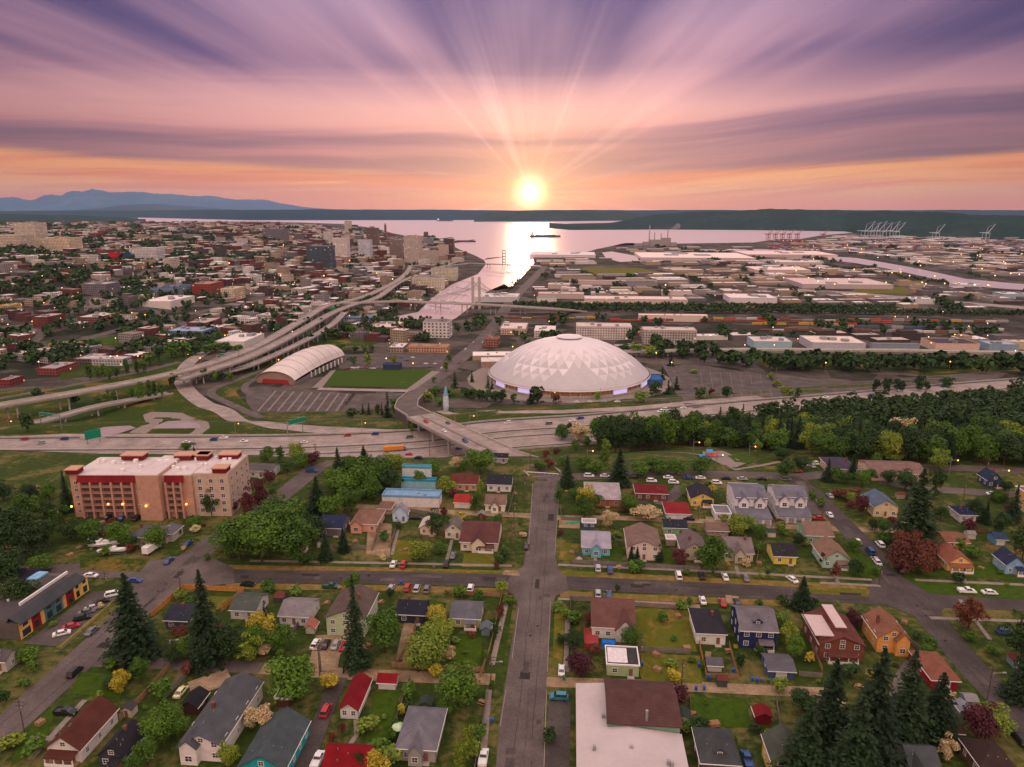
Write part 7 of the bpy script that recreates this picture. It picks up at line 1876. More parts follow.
traffic([Vector((p.x, p.y, p.z)) for p in resample([p0, p1], 6)], [-5, 5], 4, 'cars on the road bridge', z=lambda p: p.z, dzz=.05)
traffic([at(418, 391), at(461, 358), at(489, 333), at(507, 306)], [-6, 6], 14, 'cars on the road to the bay', dzz=.25)
lorry(at(586, 400) + Vector((0, 0, 0)), HU + .1, 'white lorry parked in front of the domed arena', L=9) if False else None
for lx, ly, c_, lb in ((908 - 2, 401, (.72, .7, .7), 'white lorry driving on the right end of the freeway'), (395, 451, (.62, .22, .05), 'long orange-sided lorry on the freeway near the bridge')):
    p = on_z(lx, ly, -24.8)
    k = min(range(len(fpts) - 1), key=lambda i: (fpts[i] - p).length); d = fpts[k + 1] - fpts[k]
    lorry(p, math.atan2(d.y, d.x), lb, c_, 'white' if c_[0] > .7 else 'grey', 14)
# parked cars beside the arena and museum
for i in range(16): put_car(at(349 + i * 3.1, 368.5 + rt.uniform(-.5, .5)), rt.uniform(0, 3), rt.choice(['saloon', 'suv']), rt.choice(['white', 'silver', 'grey', 'red']), group='cars at the edge of the grass field', lite=True, dz=.25)
for i in range(12): put_car(at(rt.uniform(345, 448), rt.uniform(357, 365)), HU, 'saloon', rt.choice(['white', 'silver', 'blue', 'black']), group='cars in the car park above the grass field', lite=True, dz=.3)
for i in range(9): put_car(at(500 + i * 15 + rt.uniform(-3, 3), 402.5), HU, 'saloon', rt.choice(['white', 'silver', 'red', 'black']), group='cars on the road in front of the arena', lite=True, dz=.3)

# ------------------------------------------------------------------ poles, lamps, fences
def pole(px, py, top, lamp=False, cross=True, label=None, glow=False):
    p = at(px, py); h = max(6, min(14, hgt(p, top)))
    root = link('street_lamp' if (lamp and not cross) else 'utility_pole', None, None, p, GROT)
    root['category'] = 'street lamp' if (lamp and not cross) else 'utility pole'; root['group'] = 'poles along the streets'
    q = MB(); q.tube((0, 0, -.3), (0, 0, h), .16, .11, 7); q.build('pole', M_metal if not cross else M_pole, root)
    if cross:
        q = MB(); q.box(-1.2, -.07, h - .7, 1.2, .07, h - .55); q.box(-.9, -.07, h - 1.7, .9, .07, h - 1.55); q.build('crossarm', M_pole, root)
        q = MB(); q.tube((.28, 0, h - 3), (.28, 0, h - 2), .22, n=8); q.build('transformer', M_metal, root)
    if lamp:
        q = MB(); q.tube((0, 0, h * .8), (2.4, -.3, h * .84), .06, n=5); q.box(2.2, -.5, h * .83, 3.1, -.15, h * .86); q.build('lamp_arm', M_metal, root)
        if glow: q = MB(); q.ball((2.7, -.3, h * .82), .34); q.build('lamp_head', M_lamp, root)
    look = ('wooden utility pole' if cross else 'lit metal street lamp' if glow else 'metal street lamp') + ('' if glow else ' with a lamp arm' if lamp and cross else '')
    AUTO.append((root, look, p)); return root
for a in [(25.5, 737, 697), (172, 664, 633, True), (181, 592, 570), (107, 590, 571), (321, 672, 640), (491, 690, 655, True), (681, 692, 658), (987, 700, 664, True), (879, 585, 565), (821, 533, 508), (430, 457, 434), (530, 470, 450), (698, 520, 505), (166, 549, 520, True), (512, 547, 520), (725, 508, 495),
          (316, 461, 443), (524, 505, 478), (514, 530, 503), (523, 500, 475), (789, 475, 455), (985, 480, 458), (640, 668, 640), (320, 676, 645), (963, 500, 480), (60, 530, 505)]: pole(*a)
for a in [(716, 466, 452, True, False, None, True), (693, 455, 439, True, False, None, True), (749, 456, 444, True, False, None, True), (587, 462, 448, True, False, None, True), (362, 434, 420, True, False, None, True), (236, 437, 420, True, False, None, True), (187, 364, 352, True, False, None, True), (388, 352, 341, True, False, None, True), (438, 352, 341, True, False, None, True), (949, 475, 456, True, False, None, True), (1000, 482, 467, True, False, None, True),
          (551, 406, 389, True, False, None, True), (477, 420, 405, True, False), (455, 425, 409, True, False), (600, 402, 387, True, False), (705, 402, 385, True, False), (212, 515, 505, False, False), (470, 432, 412, True, False, None, True), (345, 412, 398, True, False), (9, 428, 420, True, False, None, True), (640, 339, 334, True, False, None, True), (636, 336, 331, True, False, None, True)]: pole(*a)
# pale cigar-shaped column at the bridge corner and the freeway sign gantries
p = at(446, 410); q = MB(); q.tube((0, 0, 0), (0, 0, 3), 2.0, 2.4, 12); q.tube((0, 0, 3), (0, 0, 13), 2.6, 2.2, 12); q.tube((0, 0, 13), (.3, 0, 21), 2.2, .7, 12, mi=1); tag(link('roadside_sculpture', q.mesh('roadside_sculpture', [mat('sculpture_pale', (.55, .62, .68), .4, var=.2), mat('sculpture_blue', (.2, .35, .5), .4)]), None, p), 'pale blue tapering sculpture standing at the arena end of the bridge', 'sculpture')
m_sign = mat('sign_green', (.01, .22, .12), .5, var=.05); m_sgb = mat('sign_back', (.2, .2, .2), .7)
def text_mesh(body, size, name, m):
    cu = bpy.data.curves.new(name, 'FONT'); cu.body = body; cu.size = size; cu.align_x = 'CENTER'; cu.align_y = 'CENTER'; cu.extrude = .01
    o = bpy.data.objects.new(name, cu); dg = bpy.context.evaluated_depsgraph_get(); me = bpy.data.meshes.new_from_object(o); me.materials.clear(); me.materials.append(m); bpy.data.objects.remove(o); return me
def gantry(pa, pb, za, label, panels, face=-1):
    a, b = pa, pb; root = thing('sign_gantry', label, 'road sign', a, math.atan2((b - a).y, (b - a).x)); L = math.hypot((b - a).x, (b - a).y)
    for x in (0, L): q = MB(); q.tube((x, 0, -6), (x, 0, za), .3, n=8); q.build('post', M_metal, root)
    q = MB(); q.box(0, -.25, za - 1.2, L, .25, za - 1.0); q.box(0, -.25, za, L, .25, za + .2)
    for i in range(int(L / 2)): q.tube((i * 2, 0, za - 1), (i * 2 + 1, 0, za), .06, n=4); q.tube((i * 2 + 1, 0, za), (i * 2 + 2, 0, za - 1), .06, n=4)
    q.build('truss', M_metal, root)
    for x, w, h in panels:
        q = MB(); q.box(x - w / 2, -.5, za - .5 - h / 2, x + w / 2, -.3, za - .5 + h / 2); s_ = q.build('sign_panel', m_sign, root)
        q = MB(); q.box(x - w / 2 + .15, -.53, za - .5 + h / 2 - .25, x + w / 2 - .15, -.501, za - .5 + h / 2 - .15); q.box(x - w / 2 + .15, -.53, za - .5 - h / 2 + .15, x + w / 2 - .15, -.501, za - .5 - h / 2 + .25); q.build('sign_border', M_white, s_)
gantry(at(42, 428), at(62, 430), 11, 'overhead sign gantry with green panel on the low overpass at left', [(3, 4, 2.6), (9, 4.5, 2.6)])
gantry(at(288, 437), at(303, 433), 10, 'angled green freeway sign on a gantry right of the curved ramp', [(4, 6, 3.6), (10, 6, 3.6)])
gantry(on_z(218, 371, -47), on_z(240, 366, -47), 17, 'sign gantry spanning the viaduct left of the arched museum', [(6, 5, 3)])
p = at(88, 445); q = MB(); q.tube((0, 0, -1), (0, 0, 7), .3, n=8); q.tube((7, 0, -1), (7, 0, 7), .3, n=8); q.box(-1, -.3, 3.5, 8, .3, 9, 1); tag(link('freeway_sign', q.mesh('freeway_sign', [M_metal, m_sign]), None, p, .8), 'large green freeway sign seen edge-on by the left pond', 'road sign')
for px, py in ((302, 308 - 0), (333, 312), (345, 292)):
    p = on_z(px, py, -38); q = MB(); q.tube((0, 0, 0), (0, 0, 7), .2, n=6); q.box(-4, -.2, 4.5, 4, .2, 7.5, 1); AUTO.append((tag(link('viaduct_sign', q.mesh('viaduct_sign', [M_metal, m_sign]), None, p), None, 'road sign', 'green signs above the viaducts') if False else link('viaduct_sign', q.mesh('viaduct_sign', [M_metal, m_sign]), None, p), 'green road sign on the viaduct', p)); AUTO[-1][0]['category'] = 'road sign'

def fence(pts, h, m, label, look, gap=2.4, group='garden fences', solid=True):
    P = resample([at(*p) for p in pts], gap)
    root = link('fence', None, None, P[0]); root['category'] = 'fence'; root['group'] = group
    q = MB(); pq = MB(); off = P[0]
    for a, b in zip(P[:-1], P[1:]):
        a2, b2 = a - off, b - off; d = (b2 - a2); d.z = 0; d.normalize(); n = Vector((d.y, -d.x, 0)) * .03
        vs = [(*(a2 - n).xy, a2.z + .05), (*(b2 - n).xy, b2.z + .05), (*(b2 - n).xy, b2.z + h), (*(a2 - n).xy, a2.z + h), (*(a2 + n).xy, a2.z + .05), (*(b2 + n).xy, b2.z + .05), (*(b2 + n).xy, b2.z + h), (*(a2 + n).xy, a2.z + h)]
        q.add(vs, [(0, 1, 2, 3), (7, 6, 5, 4), (3, 2, 6, 7), (0, 3, 7, 4), (1, 5, 6, 2)])
    pq.box(-.07, -.07, -.3, .07, .07, h + .12); pm = pq.mesh('fence_post', m)
    q.build('fence_panel', m, root)
    for a in P[:95]: link('fence_post', pm, root, a - off)
    if label: root['label'] = label
    else: AUTO.append((root, look, P[len(P) // 2]))
m_gf = mat('grey_fence', (.18, .16, .15), .9, var=.2)
fence([(120, 721), (144, 698), (170, 668)], 1.8, M_wood, 'tall brown plank fence running up from the white brown-roofed corner house', '')
fence([(162, 702), (182, 681), (194, 670)], 1.6, m_gf, 'short dark fence beside the black-roofed backyard shed', '')
fence([(152, 617), (170, 601), (183, 589), (243, 592)], 1.8, M_orange_wood, 'new orange timber fence round the slate-roofed cottage', '')
fence([(222, 612), (232, 603), (244, 592)], 1.8, M_orange_wood, 'short new orange fence left of the greenish-roofed low house', '')
for pts, m_, lk in [([(396, 668), (413, 636), (416, 624)], M_wood, 'reddish plank fence'), ([(480, 678), (490, 650), (503, 592)], M_wood, 'long plank fence'), ([(447, 594), (500, 597)], M_wood, 'low plank fence'), ([(392, 667), (440, 670), (484, 672)], M_wood, 'plank fence'), ([(388, 745), (400, 712), (410, 680)], m_gf, 'dark fence'),
    ([(474, 775), (482, 730), (488, 692)], m_gf, 'dark fence'), ([(697, 612), (700, 650), (706, 676)], M_orange_wood, 'orange-brown plank fence'), ([(706, 678), (738, 679)], M_wood, 'short plank fence'), ([(729, 646), (737, 676)], M_wood, 'plank fence'), ([(632, 606), (676, 609)], M_walk, 'pale low fence'), ([(635, 651), (690, 654)], m_gf, 'wire fence'),
    ([(571, 600), (568, 668)], m_gf, 'dark fence'), ([(570, 600), (592, 601)], m_gf, 'dark fence'), ([(803, 615), (812, 648), (822, 672)], M_wood, 'plank fence'), ([(799, 676), (822, 678)], M_walk, 'pale fence'), ([(372, 551), (378, 533), (383, 519)], M_walk, 'pale fence'), ([(333, 548), (366, 549)], m_gf, 'dark fence'), ([(410, 512), (438, 516)], m_gf, 'dark fence'),
    ([(390, 548), (396, 530), (398, 522)], M_walk, 'pale fence'), ([(572, 563), (620, 566), (700, 570)], m_gf, 'long low dark fence'), ([(655, 560), (660, 540)], M_wood, 'plank fence'), ([(756, 565), (760, 545)], M_wood, 'plank fence'), ([(971, 531), (987, 533)], M_brick, 'red-brown fence'), ([(775, 775), (780, 730), (776, 700)], m_gf, 'dark fence'), ([(691, 724), (690, 700)], m_gf, 'dark fence'),
    ([(560, 508), (562, 520), (600, 523)], m_gf, 'dark fence'), ([(508, 515), (515, 490)], m_gf, 'dark fence'), ([(262, 606), (268, 618)], m_gf, 'dark fence'), ([(275, 650), (290, 636), (300, 624)], m_gf, 'dark fence'), ([(868, 612), (905, 640), (925, 655)], m_gf, 'dark fence'), ([(1000, 552), (986, 548)], M_wood, 'plank fence')]:
    fence(pts, 1.5, m_, None, lk)
q = MB(); a, b = at(527, 473), at(558, 475); d = (b - a)
q.tube(a + Vector((0, 0, .6)), b + Vector((0, 0, .6)), .16, n=6)
for t in np.linspace(0, 1, 8): c = a + d * float(t); q.box(c.x - .08, c.y - .08, c.z - .2, c.x + .08, c.y + .08, c.z + .8)
tag(q.build('guardrail', M_white), 'white guardrail closing the dead end of the avenue', 'guardrail')

# yard clutter, paths, driveways, lawns
for poly, m_ in [([(632, 607), (688, 611), (697, 652), (634, 650)], M_dry), ([(634, 653), (700, 656), (702, 684), (642, 681)], M_dry), ([(688, 697), (746, 700), (752, 728), (690, 726)], M_lawn), ([(487, 660), (503, 663), (513, 606), (500, 603)], M_grass), ([(555, 604), (566, 605), (562, 670), (552, 668)], M_dry), ([(430, 600), (447, 603), (440, 622), (432, 622)], M_lawn),
    ([(440, 634), (482, 638), (480, 668), (446, 664)], M_lawn), ([(374, 692), (400, 692), (386, 742), (366, 740)], M_lawn), ([(80, 672), (135, 676), (120, 698), (70, 694)], M_lawn), ([(60, 700), (44, 745), (10, 767), (20, 740)], M_lawn), ([(412, 570), (515, 573), (515, 575), (412, 572)], M_dry), ([(563, 543), (581, 544), (580, 560), (558, 560)], M_dry), ([(610, 545), (622, 546), (622, 565), (610, 564)], M_lawn), ([(661, 548), (678, 550), (676, 568), (662, 566)], M_lawn),
    ([(368, 522), (392, 524), (390, 557), (366, 555)], M_dirt), ([(392, 540), (412, 541), (412, 562), (392, 561)], M_dry), ([(850, 540), (872, 560), (880, 578), (840, 576)], M_lawn), ([(876, 560), (930, 580), (1024, 584), (1024, 600), (930, 594)], M_lawn), ([(920, 575), (990, 578), (1024, 580), (1024, 560), (990, 562)], M_lawn), ([(464, 553), (500, 554), (500, 568), (462, 567)], M_dry), ([(800, 585), (870, 590), (868, 597), (800, 593)], M_dry),
    ([(560, 570), (600, 573), (600, 577), (562, 575)], M_dry), ([(502, 575), (520, 576), (518, 571), (505, 570)], M_dirt), ([(165, 618), (190, 596), (232, 597), (215, 612)], M_dry), ([(80, 556), (150, 560), (140, 572), (80, 570)], M_grass), ([(600, 452), (700, 452), (700, 462), (602, 460)], M_lawn), ([(745, 452), (760, 450), (850, 461), (850, 466), (760, 466)], M_grass), ([(410, 600), (400, 640), (396, 660), (404, 660), (414, 622)], M_dirt)]:
    sheet('lawn' if m_ in (M_lawn, M_dry, M_grass) else 'bare_ground', poly, m_, .022, 25)
for px, w, m_ in [([(326, 655), (345, 640)], 7, M_gravel), ([(300, 775), (330, 700), (340, 678)], 4.2, M_asph), ([(414, 624), (404, 668)], 1.6, M_wood), ([(356, 720), (357, 735), (350, 745)], 1.2, M_walk), ([(392, 555), (396, 538), (400, 524)], 1.1, M_walk), ([(447, 560), (452, 540)], 1.2, M_walk), ([(596, 566), (595, 557)], 1.2, M_walk), ([(738, 575), (736, 566)], 1.2, M_walk), ([(838, 583), (832, 570)], 1.2, M_walk),
    ([(966, 584), (960, 572)], 1.2, M_walk), ([(660, 505), (678, 492), (682, 486)], 6, M_asph_old), ([(816, 515), (806, 495), (800, 482)], 4, M_asph_old), ([(559, 524), (580, 525)], 7, M_gravel), ([(706, 520), (770, 524)], 6, M_gravel), ([(600, 604), (598, 592)], 3, M_asph), ([(733, 604), (732, 596)], 4, M_gravel), ([(30, 738), (65, 740)], 1.5, M_walk), ([(640, 604), (700, 607)], 2.4, M_gravel), ([(960, 600), (990, 640)], 1.2, M_walk), ([(190, 690), (230, 676)], 7, M_gravel), ([(330, 635), (322, 672)], 8, M_gravel), ([(900, 700), (905, 680), (915, 664)], 5, M_asph_old)]:
    road('path' if w < 2 else 'driveway', px, w, m_, .075)
rc = random.Random(77)
nb_ = 0
for _ in range(5000):
    if nb_ >= 225: break
    px, py = rc.uniform(5, 1020), rc.uniform(486, 764)
    p = at(px, py)
    if any(math.hypot(p.x - pts_[0], p.y - pts_[1]) < pts_[2] for pts_ in [(q_.x, q_.y, w_ / 2 + 1.5) for P_, w_ in ROADS for q_ in P_ if abs(q_.x - p.x) < 30 and abs(q_.y - p.y) < 30]): continue
    if any((Vector((o.location.x, o.location.y)) - Vector((p.x, p.y))).length < max(o.get('_w', 10), o.get('_d', 10)) * .62 + 1 for o, s in ANCH): continue
    if any((q_[2] - p).length < 2.2 for q_ in AUTO): continue
    c = rc.choice('ggggdlldgr' if rc.random() < .85 else 'byp')
    h = rc.choice([1.2, 1.6, 2.2, 3.0, 3.6, 3.9] if nb_ > 110 else [1.2, 1.6, 2.2, 3.0, 3.6, 5.0]); w = h * rc.uniform(.9, 1.5)
    if h > 4: plant(p, h + rc.uniform(0, 2), w, 'round', TREECOL[c][0], 'tree', 'small ' + TREECOL[c][1] + ' tree', 'leafy trees among the houses')
    else: plant(p, h, w, 'bush', TREECOL[c][0], 'bush', ('low ' if h < 2 else 'rounded ') + TREECOL[c][1] + ' bush', 'bushes in the yards')
    nb_ += 1
# small sheds, woodpiles, tables and paddling pools in the yards
def yard_spot():
    for _ in range(400):
        px, py = rc.uniform(10, 1015), rc.uniform(490, 764); p = at(px, py)
        if p.z < -.5 or any(math.hypot(p.x - q_.x, p.y - q_.y) < w_ / 2 + 3 for P_, w_ in ROADS for q_ in P_): continue
        if any(math.hypot(o.location.x - p.x, o.location.y - p.y) < max(o.get('_w', 10), o.get('_d', 10)) * .62 + 2.2 for o, s in ANCH): continue
        if any((q_[2] - p).length < 2.6 for q_ in AUTO): continue
        return p
for i in range(26):
    p = yard_spot(); w = rc.uniform(2.2, 3.4); d = rc.uniform(2.4, 3.6); c = rc.choice([(150, 140, 130), (96, 62, 50), (120, 134, 140), (190, 180, 166), (70, 80, 74)]); rcx = rc.choice([(70, 66, 70), (110, 60, 52), (140, 138, 140), (60, 72, 66)])
    root = link('garden_shed', None, None, p, GROT + rc.choice([0, R(90)])); root['category'] = 'shed'; root['group'] = 'small sheds in the yards'
    q = MB(); q.box(-w / 2, -d / 2, -.2, w / 2, d / 2, 2.1); q.add([(-w / 2, -d / 2, 2.1), (w / 2, -d / 2, 2.1), (0, -d / 2, 2.75), (-w / 2, d / 2, 2.1), (w / 2, d / 2, 2.1), (0, d / 2, 2.75)], [(0, 1, 2), (4, 3, 5)]); q.build('wall', hexmat('wall', c), root)
    q = MB()
    for s_ in (-1, 1):
        e = [(s_ * (w / 2 + .2), -d / 2 - .2, 2.05), (s_ * (w / 2 + .2), d / 2 + .2, 2.05), (0, d / 2 + .2, 2.9), (0, -d / 2 - .2, 2.9)]; slab(q, e if s_ < 0 else e[::-1], .1)
    q.build('roof', hexmat('roof', rcx), root); q = MB(); q.box(-.4, -d / 2 - .04, .05, .4, -d / 2, 1.9); q.build('door', M_white if i % 2 else M_door, root)
    AUTO.append((root, rc.choice(['little']) + {150: ' tan', 96: ' brown', 120: ' grey-blue', 190: ' cream', 70: ' dark green'}[c[0]] + ' shed', p))
for i in range(22):
    p = yard_spot(); q = MB(); L_ = rc.uniform(1.5, 3)
    for a in range(4):
        for b in range(3): q.tube((-L_ / 2 + rc.uniform(0, .1), -.6 + a * .4, .2 + b * .36), (L_ / 2, -.6 + a * .4, .2 + b * .36), .18, n=6)
    o = q.build('woodpile', M_wood); o.location = p; o.rotation_euler = (0, 0, rc.uniform(0, 3)); o['category'] = 'woodpile'; o['group'] = 'woodpiles in the yards'; AUTO.append((o, 'low woodpile', p))
for i in range(18):
    p = yard_spot(); root = link('garden_table', None, None, p, rc.uniform(0, 3)); root['category'] = 'garden table'; root['group'] = 'garden tables in the yards'
    q = MB(); q.box(-.9, -.45, .7, .9, .45, .76); q.build('tabletop', M_wood, root); q = MB(); q.box(-.9, -.95, .4, .9, -.7, .46); q.build('bench', M_wood, root); q = MB(); q.box(-.9, .7, .4, .9, .95, .46); q.build('bench', M_wood, root)
    for s_ in (-.7, .7): q = MB(); q.box(s_ - .05, -.9, 0, s_ + .05, .9, .3); q.box(s_ - .05, -.05, .301, s_ + .05, .05, .7); q.build('leg', M_wood, root)
    AUTO.append((root, 'brown picnic table', p))
m_bin = {'blue': mat('bin_blue', (.02, .10, .40), .5, var=.05), 'green': mat('bin_green', (.03, .14, .07), .5, var=.05), 'grey': mat('bin_grey', (.12, .12, .13), .5, var=.05)}
def bin_(px, py, c):
    p = at(px, py); root = link('wheelie_bin', None, None, p, GROT); root['category'] = 'bin'; root['group'] = 'bins in the yards and lanes'
    q = MB(); q.add([(-.26, -.3, .05), (.26, -.3, .05), (.26, .3, .05), (-.26, .3, .05), (-.32, -.36, 1.05), (.32, -.36, 1.05), (.32, .36, 1.05), (-.32, .36, 1.05)], [(0, 3, 2, 1), (0, 1, 5, 4), (1, 2, 6, 5), (2, 3, 7, 6), (3, 0, 4, 7)]); q.build('body', m_bin[c], root)
    q = MB(); q.box(-.36, -.42, 1.051, .36, .38, 1.13); q.build('lid', m_bin[c], root); AUTO.append((root, c + ' bin', p))
for a in [(696, 690, 'blue'), (704, 690, 'blue'), (709, 679, 'blue'), (733, 672, 'blue'), (699, 667, 'blue'), (752, 681, 'blue'), (757, 682, 'blue'), (762, 682, 'grey'), (768, 683, 'green'), (401, 584, 'blue'), (642, 666, 'blue'), (774, 683, 'grey'), (684, 569, 'grey'), (434, 569, 'grey'), (564, 680, 'green'), (297, 627, 'blue'), (492, 722, 'blue'), (485, 726, 'grey'), (778, 684, 'blue')]: bin_(*a)
# playground
pg = at(712, 457); sheet('play_surface', [(702, 452), (722, 451), (738, 460), (748, 463), (735, 468), (722, 465), (712, 460), (704, 458)], M_gravel if False else M_walk, .12, 10)
sheet('lawn', [(727, 456), (745, 454), (756, 459), (750, 464), (735, 462)], M_lawn, .14, 10)
pr = thing('playground_frame', 'blue and red climbing frame on the round play area by the wood', 'playground', pg)
q = MB(); q.box(-6, -3, .15, -1, 3, .35); q.build('blue_mat', mat('play_blue', (.05, .3, .6), .7), pr)
q = MB(); 
for x in (-3, 0, 3):
    for y in (-1.2, 1.2): q.tube((x, y, 0), (x, y, 3.2), .1, n=6)
q.box(-3.1, -1.3, 1.5, 3.1, 1.3, 1.6); q.build('frame', mat('play_red', (.6, .05, .05), .5), pr)
q = MB(); slab(q, [(3.1, -.5, 1.6), (6.2, -.5, .2), (6.2, .5, .2), (3.1, .5, 1.6)], .08); q.build('slide', mat('play_blue', (0, 0, 0)), pr)
q = MB(); slab(q, [(-3.3, -1.4, 3.2), (0, -1.4, 3.2), (0, 0, 4.2), (-3.3, 0, 4.2)], .1); slab(q, [(-3.3, 0, 4.2), (0, 0, 4.2), (0, 1.4, 3.2), (-3.3, 1.4, 3.2)], .1); q.build('canopy', mat('play_blue', (0, 0, 0)), pr)
road('footpath', [(640, 452), (700, 455), (735, 470), (760, 466), (780, 462)], 2.2, M_walk, .12)
# parasol, blue tarpaulin, pool and green canoe seen in the yards
p = at(399, 735); r_ = thing('parasol', 'pale green garden parasol beside the grey hip-roofed house', 'parasol', p); q = MB(); q.tube((0, 0, 0), (0, 0, 2.5), .05, n=6); q.build('pole', M_metal, r_); q = MB(); q.tube((0, 0, 2.3), (0, 0, 2.9), 1.6, .05, 10); q.build('canopy', mat('parasol_cloth', (.45, .60, .38), .8), r_)
p = at(574, 523); q = MB(); q.tube((-2.4, 0, .3), (2.4, 0, .3), .45, n=8); q.tube((2.4, 0, .3), (3.3, 0, .5), .45, .05, 8); q.tube((-2.4, 0, .3), (-3.3, 0, .5), .45, .05, 8); tag(link('canoe', q.mesh('canoe', mat('canoe_green', (.02, .35, .18), .5)), None, p, .1), 'green upturned canoe on the gravel by the avenue', 'canoe')
p = at(609, 645); q = MB(); q.add([(-2.0, -.7, 1.1), (1.6, -.7, .9), (1.7, .7, 1.2), (-1.9, .7, 1.3), (-2.2, -.9, 0), (1.9, -.9, 0), (2.0, .9, 0), (-2.1, .9, 0)], [(0, 1, 2, 3), (4, 5, 1, 0), (5, 6, 2, 1), (6, 7, 3, 2), (7, 4, 0, 3)]); tag(link('tarpaulin', q.mesh('tarpaulin', mat('tarp_blue', (.01, .16, .62), .6)), None, p, GROT), 'bright blue tarpaulin over a pile behind the tall brown-gabled house', 'tarpaulin')
p = at(591, 640); q = MB(); q.box(-2, -4.5, -.1, 2, 4.5, .9); q.box(-2, -4.5, .901, -1.9, 4.5, 1.9); q.box(-1.899, -4.5, .901, 2, -4.4, 1.9); tag(link('deck', q.mesh('deck', mat('deck_red', (.30, .05, .05), .8)), None, p, GROT), 'red timber deck left of the tall brown-gabled house', 'deck')

# ------------------------------------------------------------------ the far side: bridge towers, port, ships
def towers(par_name, px_list, h0, h1, w, m): pass
vb = [o for o in COL.objects if o.get('label', '').startswith('straight bridge deck')][0]
off = vb.location
for px in (473, 479.5):
    b = on_z(px, 309, -50); q = MB(); z1 = CAMZ + ray(px, 277).z * (math.hypot(b.x, b.y) / math.hypot(ray(px, 277).x, ray(px, 277).y))
    q.box(b.x - 2.2 - off.x, b.y - 3 - off.y, -50 - off.z, b.x + 2.2 - off.x, b.y + 3 - off.y, z1 - off.z); q.build('pylon', M_concrete, vb)
    for k in range(7):
        for s in (-1, 1):
            q = MB(); q.tube((b.x - off.x, b.y - off.y, z1 - 3 - k * 3 - off.z), (b.x + s * (20 + k * 13) - off.x, b.y - off.y + 2, -34 - off.z), .22, n=4); q.build('cable', M_metal, vb)
lb_ = [o for o in COL.objects if o.get('label', '').startswith('dark far bridge')][0]; off = lb_.location
for px, top_ in ((504, 250), (522, 255)):
    b = on_z(px, 266, -50); rr = ray(px, top_); z1 = CAMZ + rr.z * (math.hypot(b.x, b.y) / math.hypot(rr.x, rr.y)); q = MB()
    for sx in (-4, 4):
        for sy in (-4, 4): q.box(b.x + sx - .9 - off.x, b.y + sy - .9 - off.y, -50 - off.z, b.x + sx + .9 - off.x, b.y + sy + .9 - off.y, z1 - off.z)
    for k in range(5):
        z = -40 + k * (z1 + 40) / 4.2; q.box(b.x - 5 - off.x, b.y - 5 - off.y, z - off.z, b.x + 5 - off.x, b.y + 5 - off.y, z + 1.4 - off.z)
    q.build('lift_tower', mat('dark_steel', (.10, .09, .09), .6), lb_)
def ship(px, py, L, label, hull=(.05, .05, .06), deck=(.24, .10, .07), loaded=True):
    p = on_z(px, py, WZ); root = thing('cargo_ship', label, 'ship', p, 0); w = L * .08
    pts = [(-L / 2, -w), (L * .40, -w), (L / 2, 0), (L * .40, w), (-L / 2, w)]
    q = MB(); q.prism(pts, -.5, L * .055); q.build('hull', mat('ship_hull_%d' % int(L), hull, .6), root)
    q = MB(); q.box(-L * .46, -w * .8, L * .056, -L * .36, w * .8, L * .15); q.box(-L * .44, -w, L * .15, -L * .38, w, L * .165); q.build('bridge_house', M_white, root)
    q = MB(); q.tube((-L * .45, 0, L * .165), (-L * .45, 0, L * .20), L * .012, n=8); q.build('funnel', mat('ship_funnel', (.3, .05, .03)), root)
    for i in range(5): q = MB(); q.box(-L * .30 + i * L * .13, -w * .7, L * .056, -L * .30 + i * L * .13 + L * .10, w * .7, L * .075); q.build('hatch', mat('ship_hatch', deck, .7), root)
ship(545, 237, 185, 'long dark cargo ship anchored in the bay below the sun')
ship(445, 221.2, 210, 'distant dark ship far out in the bay left of the sun')
ship(464, 242, 120, 'dark ship moored at the pier right of the dark brown tower')
for a, b, w in (((434, 240), (452, 237.5), 16), ((453, 243), (474, 240), 20)):
    pa, pb = on_z(*a, WZ), on_z(*b, WZ); q = ribbon([pa, pb], w, fixedz=True, dz=2.0); ribbon([pa, pb], w, fixedz=True, dz=.1, mb=q); kind(q.build('pier_deck', M_pole))
bt = random.Random(4); nbt = 0
for _ in range(4000):
    if nbt >= 60: break
    px, py = bt.uniform(425, 522), bt.uniform(262, 313)
    if not inpoly(px, py, WATER_PX[1]): continue
    if not (py > 282 + 0 and px < 482 or (270 < py < 284 and (px < 482 or px > 508))): continue
    p = on_z(px, py, WZ); boat(p, bt.uniform(-.3, .3) + 1.2, None, bt.choice([8, 10, 12]), 'boats moored in the marina', False, 'moored_boat', 'small white moored boat', bt.random() < .5); nbt += 1
for a, b in (((437, 300), (456, 302)), ((446, 293), (468, 296)), ((452, 287), (474, 290)), ((430, 306), (450, 309)), ((456, 281), (478, 283)), ((486, 275), (505, 277))):
    q = ribbon([on_z(*a, WZ), on_z(*b, WZ)], 3, fixedz=True, dz=.7); kind(q.build('dock', M_walk))
